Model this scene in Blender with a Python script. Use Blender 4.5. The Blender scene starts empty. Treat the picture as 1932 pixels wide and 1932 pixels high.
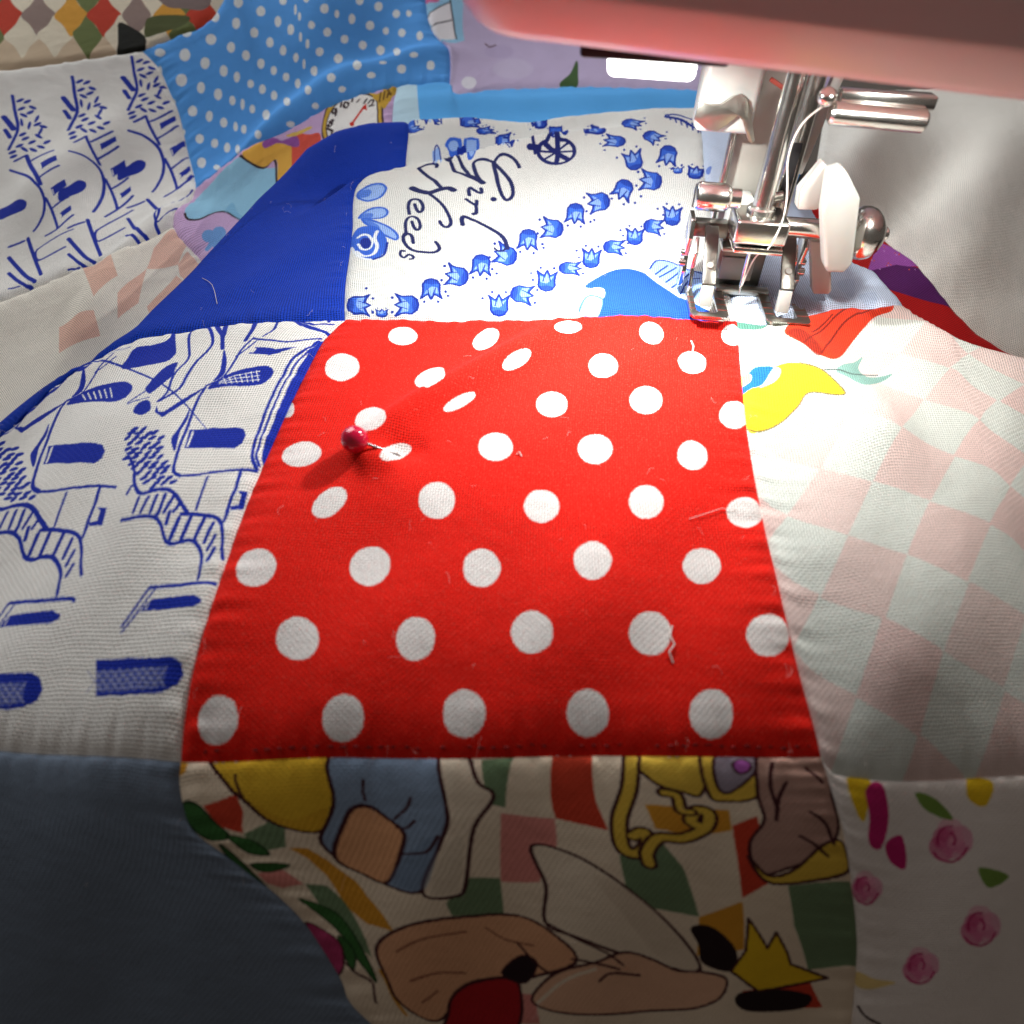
import bpy, bmesh, math, random
import numpy as np
from mathutils import Vector, Matrix

random.seed(7)
MM = 0.001
scene = bpy.context.scene
COL = scene.collection

# ---------------------------------------------------------------- camera
cam_d = bpy.data.cameras.new('camera')
cam = bpy.data.objects.new('camera', cam_d)
COL.objects.link(cam)
cam.location = (0, -0.142, 0.073)
cam.rotation_euler = (math.radians(48), 0, 0)
cam_d.sensor_width = 36
cam_d.lens = 36 * 1390 / 1932
cam_d.clip_start = 0.002
cam_d.clip_end = 20
cam_d.dof.use_dof = True
cam_d.dof.focus_distance = 0.158
cam_d.dof.aperture_fstop = 15
scene.camera = cam

# ---------------------------------------------------------------- room light, lamps, exposure
world = bpy.data.worlds.new('World')
scene.world = world
world.use_nodes = True
bg = world.node_tree.nodes['Background']
bg.inputs[0].default_value = (1.0, 0.86, 0.76, 1)
bg.inputs[1].default_value = 0.085
LAMP_POWER = 0.095
scene.view_settings.view_transform = 'Standard'
scene.view_settings.look = 'None'
scene.view_settings.exposure = 0
scene.view_settings.gamma = 1


def area_light(name, loc, target, sx, sy, power, color, spread=180):
    d = bpy.data.lights.new(name, 'AREA')
    d.shape = 'RECTANGLE'
    d.size, d.size_y = sx, sy
    d.energy = power
    d.color = color
    d.spread = math.radians(spread)
    o = bpy.data.objects.new(name, d)
    COL.objects.link(o)
    o.location = loc
    o.rotation_euler = (Vector(target) - Vector(loc)).to_track_quat('-Z', 'Y').to_euler()
    return o


# daylight from the room, behind and to the left of the machine
area_light('room_window_light', (-0.45, 0.60, 0.80), (0, 0.05, 0), 0.8, 0.8, 10.5, (0.95, 0.98, 1.0))


# ---------------------------------------------------------------- measured data (millimetres)
FOLDS = [(-25.27, -39.08, 4.68, -8.81, 2.5, 2.7, 0.7), (-21.21, -52.57, 3.2, -34.27, 0.7, 5.0, 1.0), (56.81, -8.89, 66.68, -41.71, 3.0, 5.5, 0.8), (-55.23, -27.75, -43.41, -8.22, 1.2, 4.0, 1.0), (-62.7, 7.83, -41.5, 34.3, 0.8, 3.5, 1.0), (18.6, -19.59, 44.44, -7.69, 0.5, 5.0, 1.0), (-28.15, -79.75, -5.23, -71.52, 0.5, 7.0, 1.0), (-31.19, 12.57, 4.32, 33.87, 0.7, 5.0, 1.0), (-41.87, -97.88, -15.61, -93.83, -1.5, 6.0, 1.0), (2.65, -102.41, 40.74, -98.11, 1.2, 7.0, 1.0), (50.06, -56.87, 56.35, -79.85, 1.4, 5.0, 1.0), (-57.54, -65.11, -60.44, -33.28, 1.0, 5.0, 1.0), (-20.83, -42.36, -15.11, -40.65, -0.9, 1.6, 1.0), (-25.5, -44.67, -19.89, -42.75, 1.1, 1.8, 1.0)]
REAR_FOLDS = [(86.23, 60.25, 118.49, 108.58, 4.5, 5.0, 1.0), (91.75, 43.78, 122.49, 79.78, -3.5, 5.0, 1.0), (111.68, 36.29, 142.48, 88.67, 4.0, 7.0, 1.0), (-89.27, 75.81, -68.11, 96.51, 2.6, 3.5, 0.7), (-68.11, 96.51, -22.77, 128.4, 2.6, 3.5, 0.7), (-32.21, 100.5, 54.02, 109.48, 2.0, 4.0, 1.0), (-103.24, 87.21, -83.64, 47.3, 1.5, 5.0, 1.0), (-104.0, 17.46, -91.47, 60.08, 4.0, 5.5, 0.7), (-135.18, 62.14, -113.77, 97.06, 3.5, 7.0, 0.8), (-64.62, 112.49, -54.09, 138.88, 2.0, 6.0, 1.0), (-113.75, 47.33, -139.8, 91.33, 3.0, 8.0, 1.0), (-136.45, 31.33, -102.78, 36.65, 2.5, 7.0, 1.0), (-42.81, 115.36, -35.8, 153.36, -2.0, 6.0, 1.0)]
R1 = [(-55.10,38.87),(-47.20,46.78),(-39.27,53.48),(-30.73,56.30),(-22.83,59.92),(-11.99,64.57),(4.78,69.07),(19.16,74.49),(41.15,79.23)]
R2 = [(-121.65,-55.61),(-98.88,-32.84),(-89.14,-21.64),(-81.95,-15.05),(-77.87,-7.80),(-76.02,-4.24),(-74.73,1.99),(-69.22,23.12),(-61.51,45.67),(-52.34,65.23),(-46.08,71.07),(-38.08,75.15),(-28.33,77.89),(-12.47,79.55),(4.91,78.68),(26.95,82.70),(52.28,82.06),(64.32,62.95),(69.86,36.71),(73.54,26.57),(76.19,19.13),(79.98,16.38),(81.51,8.62),(82.68,0.02),(88.89,-9.37),(105.77,-19.16),(145.16,-32.71)]
REAR = [(-90.77, 20.0, -10.43), (-85.13, 38.0, -5.14), (-78.46, 38.0, -5.69), (-90.86, 56.0, -1.1), (-91.93, 80.0, 0.74), (-111.64, 86.0, 5.9), (-112.31, 118.0, 28.46), (-65.76, 130.0, 38.63), (-76.46, 98.0, 12.72), (-54.37, 100.0, 17.2), (-34.88, 110.0, 20.5), (-19.13, 114.0, 20.52), (-28.86, 150.0, 36.1), (5.38, 102.0, 15.32), (18.71, 116.0, 18.67), (56.57, 116.0, 17.94), (54.87, 104.0, 14.85), (43.82, 165.0, 24.9), (97.2, 112.0, 15.17), (85.33, 48.0, 4.43), (97.8, 44.0, -1.04), (104.78, 72.0, 10.02), (100.32, 92.0, 14.23), (142.9, 42.0, -9.73), (161.9, 100.0, 16.5), (-151.17, 66.0, -2.07), (-163.53, 115.0, 27.33), (-131.45, 8.0, -26.55), (-34.74, 94.0, 15.83), (-55.32, 84.0, 10.04), (-74.54, 60.0, -2.75), (110.79, 160.0, 20.94), (-11.45, 140.0, 25.88), (-187.47, 15.0, -21.96), (-235.36, 115.0, 20.32), (211.67, 25.0, -37.83), (235.84, 110.0, 22.74)]
PATCHES = {}
PATCHES['tulip_print_patch'] = dict(n=(170, 150), dz=0.0,
    bottom=[(-35.20,0.49),(-29.73,1.03),(-20.71,0.45),(-11.80,0.12),(-7.36,0.63),(3.75,-1.04),(10.39,-0.30),(18.33,1.49),(26.33,2.60),(37.23,0.66),(47.47,0.41)],
    right=[(47.47,0.41),(47.81,8.29),(49.23,31.54),(49.47,53.26),(50.92,69.40),(52.12,79.94),(56.36,88.71)],
    top=[(-29.38,85.81),(-18.62,86.95),(-7.99,87.33),(1.60,86.82),(11.01,87.92),(21.42,89.80),(32.13,90.56),(43.84,90.19),(56.36,88.71)],
    left=[(-35.20,0.49),(-36.32,7.50),(-37.63,20.71),(-38.62,35.96),(-39.24,52.03),(-29.31,58.87),(-28.53,69.70),(-28.25,76.90),(-29.38,85.81)],
)
PATCHES['navy_patch'] = dict(n=(130, 120), dz=0.0,
    bottom=[(-126.71,-49.35),(-112.31,-48.84),(-104.27,-37.30),(-93.53,-29.69),(-86.80,-19.26),(-80.82,-12.26),(-75.26,-6.57),(-68.56,-3.65),(-60.22,-1.64),(-51.15,-1.88),(-44.69,-1.33),(-35.20,0.49)],
    right=[(-35.20,0.49),(-36.32,7.50),(-37.63,20.71),(-38.62,35.96),(-39.24,52.03),(-29.31,58.87),(-28.53,69.70),(-28.25,76.90),(-29.38,85.81)],
    top=[(-75.31,30.04),(-71.80,40.29),(-68.10,50.45),(-63.38,60.52),(-58.28,70.32),(-50.65,77.64),(-43.42,81.39),(-36.57,83.88),(-29.38,85.81)],
    left=[(-126.71,-49.35),(-122.05,-44.70),(-117.39,-40.04),(-112.74,-35.39),(-108.13,-30.78),(-103.34,-25.79),(-97.93,-19.56),(-91.87,-13.30),(-87.30,-8.31),(-83.57,-1.38),(-79.91,13.83),(-75.31,30.04)],
)
PATCHES['blue_line_print_patch'] = dict(n=(170, 140), dz=0.0,
    bottom=[(-126.68,-81.66),(-102.20,-82.16),(-74.64,-85.24),(-62.31,-86.32),(-55.05,-86.76),(-47.78,-87.13)],
    right=[(-47.78,-87.13),(-47.48,-82.67),(-46.72,-76.69),(-45.51,-69.86),(-44.45,-61.60),(-43.49,-51.94),(-42.29,-41.82),(-40.60,-29.08),(-39.03,-14.20),(-37.90,-6.17),(-35.20,0.49)],
    top=[(-126.71,-49.35),(-112.31,-48.84),(-104.27,-37.30),(-93.53,-29.69),(-86.80,-19.26),(-80.82,-12.26),(-75.26,-6.57),(-68.56,-3.65),(-60.22,-1.64),(-51.15,-1.88),(-44.69,-1.33),(-35.20,0.49)],
    left=[(-126.68,-81.66),(-123.43,-72.54),(-126.71,-49.35)],
)
PATCHES['slate_blue_patch'] = dict(n=(110, 110), dz=0.0,
    bottom=[(-136.24,-117.30),(-14.39,-116.86)],
    right=[(-14.39,-116.86),(-16.21,-113.95),(-23.83,-109.47),(-25.72,-106.74),(-30.16,-102.18),(-34.06,-99.49),(-37.97,-97.54),(-41.54,-95.81),(-46.19,-93.56),(-47.53,-91.23),(-47.98,-88.82),(-47.78,-87.13)],
    top=[(-126.68,-81.66),(-102.20,-82.16),(-74.64,-85.24),(-62.31,-86.32),(-55.05,-86.76),(-47.78,-87.13)],
    left=[(-136.24,-117.30),(-126.68,-81.66)],
)
PATCHES['checked_picture_patch'] = dict(n=(150, 110), dz=0.0,
    bottom=[(-14.39,-116.86),(51.73,-116.90)],
    right=[(51.73,-116.90),(51.40,-109.54),(51.05,-103.89),(49.63,-99.35),(47.66,-94.36),(45.59,-89.99),(44.39,-86.87)],
    top=[(-47.78,-87.13),(-35.41,-87.00),(-20.22,-86.77),(-5.00,-87.06),(10.19,-86.54),(25.24,-86.95),(44.39,-86.87)],
    left=[(-14.39,-116.86),(-16.21,-113.95),(-23.83,-109.47),(-25.72,-106.74),(-30.16,-102.18),(-34.06,-99.49),(-37.97,-97.54),(-41.54,-95.81),(-46.19,-93.56),(-47.53,-91.23),(-47.98,-88.82),(-47.78,-87.13)],
)
PATCHES['flower_print_patch'] = dict(n=(80, 100), dz=0.0,
    bottom=[(51.73,-116.90),(138.30,-117.05)],
    right=[(138.30,-117.05),(130.15,-82.46)],
    top=[(44.39,-86.87),(45.64,-88.52),(49.80,-89.02),(54.83,-89.21),(67.21,-88.70),(88.63,-87.54),(130.15,-82.46)],
    left=[(51.73,-116.90),(51.40,-109.54),(51.05,-103.89),(49.63,-99.35),(47.66,-94.36),(45.59,-89.99),(44.39,-86.87)],
)
PATCHES['pink_checked_patch'] = dict(n=(110, 150), dz=0.0,
    bottom=[(44.39,-86.87),(45.64,-88.52),(49.80,-89.02),(54.83,-89.21),(67.21,-88.70),(88.63,-87.54),(130.15,-82.46)],
    right=[(130.15,-82.46),(136.18,-62.27),(147.01,-24.89)],
    top=[(47.47,0.41),(53.18,-2.04),(61.28,-0.05),(70.34,3.93),(77.51,4.47),(89.94,5.94),(91.75,0.76),(98.21,-5.55),(106.73,-10.53),(116.53,-14.41),(126.59,-17.86),(136.80,-21.38),(147.01,-24.89)],
    left=[(44.39,-86.87),(43.77,-83.85),(42.52,-78.27),(41.51,-71.52),(40.98,-63.74),(40.71,-55.58),(40.89,-45.45),(41.73,-32.71),(44.26,-16.56),(47.47,0.41)],
)
PATCHES['pale_blue_patch'] = dict(n=(70, 70), dz=0.0,
    bottom=[(47.47,0.41),(53.18,-2.04),(61.28,-0.05),(70.34,3.93),(77.51,4.47),(89.94,5.94)],
    right=[(89.94,5.94),(87.33,19.29),(82.71,24.52),(79.59,33.35),(75.59,48.30)],
    top=[(56.36,88.71),(62.78,80.17),(68.46,71.28),(72.69,61.76),(75.59,48.30)],
    left=[(47.47,0.41),(47.81,8.29),(49.23,31.54),(49.47,53.26),(50.92,69.40),(52.12,79.94),(56.36,88.71)],
)
PATCHES['blue_dotted_patch'] = dict(n=(120, 90), dz=-0.4,
    bottom=[(-90.27,75.98),(-88.09,78.64),(-79.45,86.98),(-68.49,91.04),(-54.15,99.02),(-40.57,105.59),(-34.82,109.59),(-26.72,111.96),(-19.14,114.13)],
    right=[(-19.14,114.13),(-20.17,130.73),(-25.83,139.52),(-28.49,151.52),(-30.35,176.05)],
    top=[(-112.34,118.06),(-101.79,122.43),(-93.21,125.97),(-88.40,134.61),(-87.88,148.62),(-59.07,154.99),(-30.35,176.05)],
    left=[(-90.27,75.98),(-96.39,92.50),(-99.82,101.97),(-103.01,107.40),(-106.38,112.88),(-109.55,115.93),(-112.34,118.06)],
)
PATCHES['lilac_watch_patch'] = dict(n=(100, 60), dz=-0.4,
    bottom=[(-72.09,23.99),(-67.65,36.98),(-62.85,49.87),(-56.91,62.53),(-49.43,72.03),(-41.27,76.88),(-32.92,79.71)],
    right=[(-32.92,79.71),(-34.72,91.93),(-34.82,109.59)],
    top=[(-90.27,75.98),(-88.09,78.64),(-79.45,86.98),(-68.49,91.04),(-54.15,99.02),(-40.57,105.59),(-34.82,109.59)],
    left=[(-72.09,23.99),(-78.99,40.49),(-88.38,50.58),(-90.27,75.98)],
)
PATCHES['building_print_patch'] = dict(n=(100, 90), dz=-0.4,
    bottom=[(-187.57,15.08),(-155.64,30.64),(-130.34,34.03),(-109.68,38.76),(-96.67,41.31),(-88.38,50.58)],
    right=[(-88.38,50.58),(-90.27,75.98),(-96.39,92.50),(-99.82,101.97),(-103.01,107.40),(-106.38,112.88),(-109.55,115.93),(-112.34,118.06)],
    top=[(-233.27,110.56),(-181.63,109.10),(-153.05,110.81),(-130.29,114.93),(-116.08,117.38),(-112.34,118.06)],
    left=[(-187.57,15.08),(-233.27,110.56)],
)
PATCHES['peach_checked_patch'] = dict(n=(90, 40), dz=-0.4,
    bottom=[(-123.47,-53.18),(-118.90,-48.61),(-114.32,-44.04),(-109.75,-39.47),(-105.20,-34.92),(-100.58,-30.22),(-95.23,-24.07),(-89.60,-17.99),(-84.09,-12.82),(-79.67,-4.76),(-76.11,8.59),(-72.09,23.99)],
    right=[(-72.09,23.99),(-78.99,40.49),(-88.38,50.58)],
    top=[(-187.57,15.08),(-155.64,30.64),(-130.34,34.03),(-109.68,38.76),(-96.67,41.31),(-88.38,50.58)],
    left=[(-123.47,-53.18),(-187.57,15.08)],
)
PATCHES['harlequin_patch'] = dict(n=(60, 30), dz=-0.4,
    bottom=[(-233.27,110.56),(-181.63,109.10),(-153.05,110.81),(-130.29,114.93),(-116.08,117.38),(-112.34,118.06)],
    right=[(-112.34,118.06),(-101.79,122.43),(-93.21,125.97),(-88.40,134.61),(-87.88,148.62)],
    top=[(-259.62,170.33),(-146.27,151.82),(-87.88,148.62)],
    left=[(-233.27,110.56),(-259.62,170.33)],
)
PATCHES['sky_blue_patch'] = dict(n=(120, 40), dz=-0.4,
    bottom=[(-32.92,79.71),(-21.01,81.67),(-9.02,82.38),(2.52,81.79),(14.10,83.40),(26.20,85.60),(38.30,85.41),(51.17,84.87),(62.32,71.73),(70.00,50.54)],
    right=[(70.00,50.54),(84.98,80.86),(97.06,111.63)],
    top=[(-34.82,109.59),(-26.72,111.96),(-19.14,114.13),(-16.46,105.65),(-4.24,113.99),(18.76,116.90),(38.63,117.57),(56.61,116.31),(78.37,116.18),(97.06,111.63)],
    left=[(-32.92,79.71),(-34.72,91.93),(-34.82,109.59)],
)
PATCHES['lilac_patch'] = dict(n=(90, 50), dz=-0.4,
    bottom=[(-19.14,114.13),(-16.46,105.65),(-4.24,113.99),(18.76,116.90),(38.63,117.57),(56.61,116.31),(78.37,116.18),(97.06,111.63)],
    right=[(97.06,111.63),(130.75,199.09)],
    top=[(-30.35,176.05),(47.48,206.88),(130.75,199.09)],
    left=[(-19.14,114.13),(-20.17,130.73),(-25.83,139.52),(-28.49,151.52),(-30.35,176.05)],
)
PATCHES['red_purple_patch'] = dict(n=(80, 40), dz=-0.9,
    bottom=[(70.00,50.54),(76.83,26.28),(84.10,10.97),(88.54,-3.42),(95.48,-9.74),(103.22,-14.23),(111.43,-17.94),(119.85,-20.83),(128.33,-23.75),(136.82,-26.67),(145.31,-29.59)],
    right=[(145.31,-29.59),(209.48,19.50)],
    top=[(82.74,70.26),(84.14,57.75),(90.34,52.53),(96.89,49.97),(98.69,45.14),(115.19,22.77),(150.74,16.74),(209.48,19.50)],
    left=[(70.00,50.54),(82.74,70.26)],
)
PATCHES['ivory_patch'] = dict(n=(80, 60), dz=-0.9,
    bottom=[(82.74,70.26),(84.14,57.75),(90.34,52.53),(96.89,49.97),(98.69,45.14),(115.19,22.77),(150.74,16.74),(209.48,19.50)],
    right=[(209.48,19.50),(235.96,110.13)],
    top=[(97.06,111.63),(138.32,119.88),(235.96,110.13)],
    left=[(82.74,70.26),(97.06,111.63)],
)
PATCHES['red_dotted_patch'] = dict(n=(170, 180), dz=0.0,
    bottom=[(-47.78,-87.13),(-35.41,-87.00),(-20.22,-86.77),(-5.00,-87.06),(10.19,-86.54),(25.24,-86.95),(44.39,-86.87)],
    right=[(44.39,-86.87),(43.77,-83.85),(42.52,-78.27),(41.51,-71.52),(40.98,-63.74),(40.71,-55.58),(40.89,-45.45),(41.73,-32.71),(44.26,-16.56),(47.47,0.41)],
    top=[(-35.20,0.49),(-29.73,1.03),(-20.71,0.45),(-11.80,0.12),(-7.36,0.63),(3.75,-1.04),(10.39,-0.30),(18.33,1.49),(26.33,2.60),(37.23,0.66),(47.47,0.41)],
    left=[(-47.78,-87.13),(-47.48,-82.67),(-46.72,-76.69),(-45.51,-69.86),(-44.45,-61.60),(-43.49,-51.94),(-42.29,-41.82),(-40.60,-29.08),(-39.03,-14.20),(-37.90,-6.17),(-35.20,0.49)],
)
PRINTS = {}
PRINTS['red_dotted_patch'] = ([(238,232,228)], '''F 0 1 391 1713 2 -37 -16 -28 -28 -14 -32 5 -29 22 -16 35 -5 37 10 29 26 15 35 -5 32 -27
F 0 1 723 1752 13 -37 0 -48 -15 -44 -25 -23 -25 -6 -21 21 -13 38 1 51 13 41 20 29 26 2
F 0 1 1084 1759 -5 -22 -20 -15 -28 -7 -31 4 -24 12 -14 19 2 29 17 28 27 14 33 -9 30 -28
F 0 1 1439 1647 -15 -39 -25 -13 -27 11 -21 38 -10 51 2 46 14 31 24 20 27 -17 23 -34 12 -46
F 0 1 1780 1733 -16 -60 -25 -36 -25 -2 -19 25 -10 37 3 57 14 38 22 20 27 12 25 -1 7 -43
F 0 1 213 1463 6 -49 -17 -36 -27 -22 -36 5 -35 26 -23 50 -7 49 12 38 28 23 39 -11 37 -28
F 0 1 563 1426 26 -115 -11 -34 -21 -29 -27 -12 -44 68 -21 35 -8 34 8 40 21 34 29 14 30 -5
F 0 1 889 1578 4 -21 -9 -31 -22 -34 -27 -27 -25 -17 -15 3 -3 19 10 31 20 35 26 30 24 16
F 0 1 1266 1425 -5 -40 -22 -22 -29 -3 -32 16 -24 39 -11 46 5 42 20 28 31 3 32 -25 24 -40
F 0 1 1617 1478 -9 -39 -25 -20 -29 -4 -27 15 -16 33 -6 38 11 40 24 28 31 7 27 -19 18 -37
F 0 1 16 1233 18 -43 2 -24 -9 -11 -20 9 -29 33 -28 45 -20 49 11 -1 -2 36 25 -21 31 -40
F 0 1 413 1093 3 -25 -12 -23 -22 -15 -31 1 -39 42 -25 40 -6 34 10 29 23 18 31 2 35 -31
F 0 1 711 1285 1 -18 -14 -31 -24 -35 -27 -28 -23 -15 -13 2 -1 15 15 28 23 33 27 31 23 18
F 0 1 1077 1223 -3 -38 -22 -24 -30 -6 -32 17 -26 32 -13 45 3 43 20 27 31 6 35 -21 27 -38
F 0 1 1446 1234 -8 -41 -23 -30 -31 -12 -31 9 -24 25 -10 37 8 39 22 32 33 16 32 -7 24 -27
F 0 1 1773 1173 -9 -38 -29 -47 -30 -13 -28 6 -18 24 -5 38 11 35 21 32 31 17 31 3 20 -21
F 0 1 198 980 6 -34 -16 -27 -31 -15 -36 0 -32 14 -23 26 -7 35 15 27 29 17 37 2 33 -17
F 0 1 521 995 -2 -17 -15 -19 -19 -32 -23 -21 -21 -1 -13 10 1 18 10 30 19 29 27 13 23 0
F 0 1 890 1003 -4 -35 -22 -23 -29 -10 -32 8 -26 24 -12 35 2 39 21 29 30 10 34 -9 25 -31
F 0 1 1259 974 -10 -35 -23 -25 -31 -8 -33 12 -23 27 -10 36 8 36 24 25 33 7 33 -10 24 -28
F 0 1 1586 915 -22 -25 -28 -8 -26 8 -19 22 -3 34 9 34 20 27 28 9 26 -12 19 -24 5 -33
F 0 1 331 795 11 -25 -5 -30 -17 -27 -26 -21 -27 -4 -22 9 -11 24 4 32 17 30 25 21 29 3
F 0 1 713 760 -5 -36 -19 -28 -31 -9 -32 8 -26 23 -12 34 2 36 20 28 30 12 34 -6 27 -26
F 0 1 1069 729 -7 -32 -22 -20 -30 -8 -31 12 -22 25 -10 32 7 32 20 25 32 5 32 -10 23 -27
F 0 1 1424 740 -11 -34 -24 -26 -30 -10 -29 3 -19 24 -6 33 10 35 23 27 31 11 29 -7 20 -24
F 0 1 1760 719 -19 -30 -32 -24 -30 -1 -26 15 -16 25 0 29 17 26 29 16 33 7 28 -12 17 -20
F 0 1 150 546 17 -30 0 -33 -15 -28 -27 -15 -31 1 -29 18 -15 29 -5 39 14 27 30 11 33 -1
F 0 1 514 562 12 -37 -5 -34 -20 -26 -32 -9 -34 11 -27 24 -14 33 4 35 21 26 32 10 35 -7
F 0 1 881 519 -9 -31 -20 -23 -28 -10 -31 7 -24 22 -8 32 3 34 21 26 31 11 31 -9 22 -26
F 0 1 1235 514 -12 -32 -23 -24 -30 -10 -30 11 -20 26 -7 34 8 34 25 22 31 9 30 -12 20 -26
F 0 1 1588 530 -16 -32 -25 -22 -31 -10 -28 7 -19 20 -6 29 13 32 26 26 33 10 31 -6 18 -23
F 0 1 350 290 -1 -32 -18 -23 -32 -4 -34 10 -29 21 -15 30 0 31 18 24 29 11 36 -10 30 -25
F 0 1 694 281 -10 -30 -23 -19 -29 -7 -27 11 -19 25 -6 31 9 31 22 22 30 4 29 -10 20 -26
F 0 1 1044 295 -7 -30 -25 -18 -30 -6 -31 10 -22 26 -11 32 9 32 23 21 32 6 31 -16 25 -25
F 0 1 1398 306 -12 -32 -25 -25 -33 -9 -30 7 -20 20 -8 29 13 32 26 26 34 10 32 -4 20 -23
F 0 1 1755 310 -19 -33 -29 -23 -36 -10 -30 7 -17 22 -4 29 15 31 30 25 36 9 35 -3 18 -24
F 0 1 154 71 -15 -25 -25 -15 -30 1 -25 13 -12 20 -5 32 13 25 22 18 31 0 27 -12 15 -27
F 0 1 506 69 -12 -26 -27 -13 -30 -3 -26 9 -16 22 -3 28 11 26 23 18 31 4 29 -12 17 -25
F 0 1 845 95 -10 -28 -22 -18 -30 -10 -29 8 -22 19 -6 29 6 31 23 23 31 10 31 -9 22 -24
F 0 1 1188 91 -10 -29 -25 -17 -30 -11 -29 8 -20 18 -5 28 12 29 24 22 31 8 29 -6 18 -22
F 0 1 1532 92 -14 -31 -26 -19 -33 -10 -28 7 -18 21 -3 30 15 32 29 23 33 10 29 -7 17 -24''')
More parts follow.
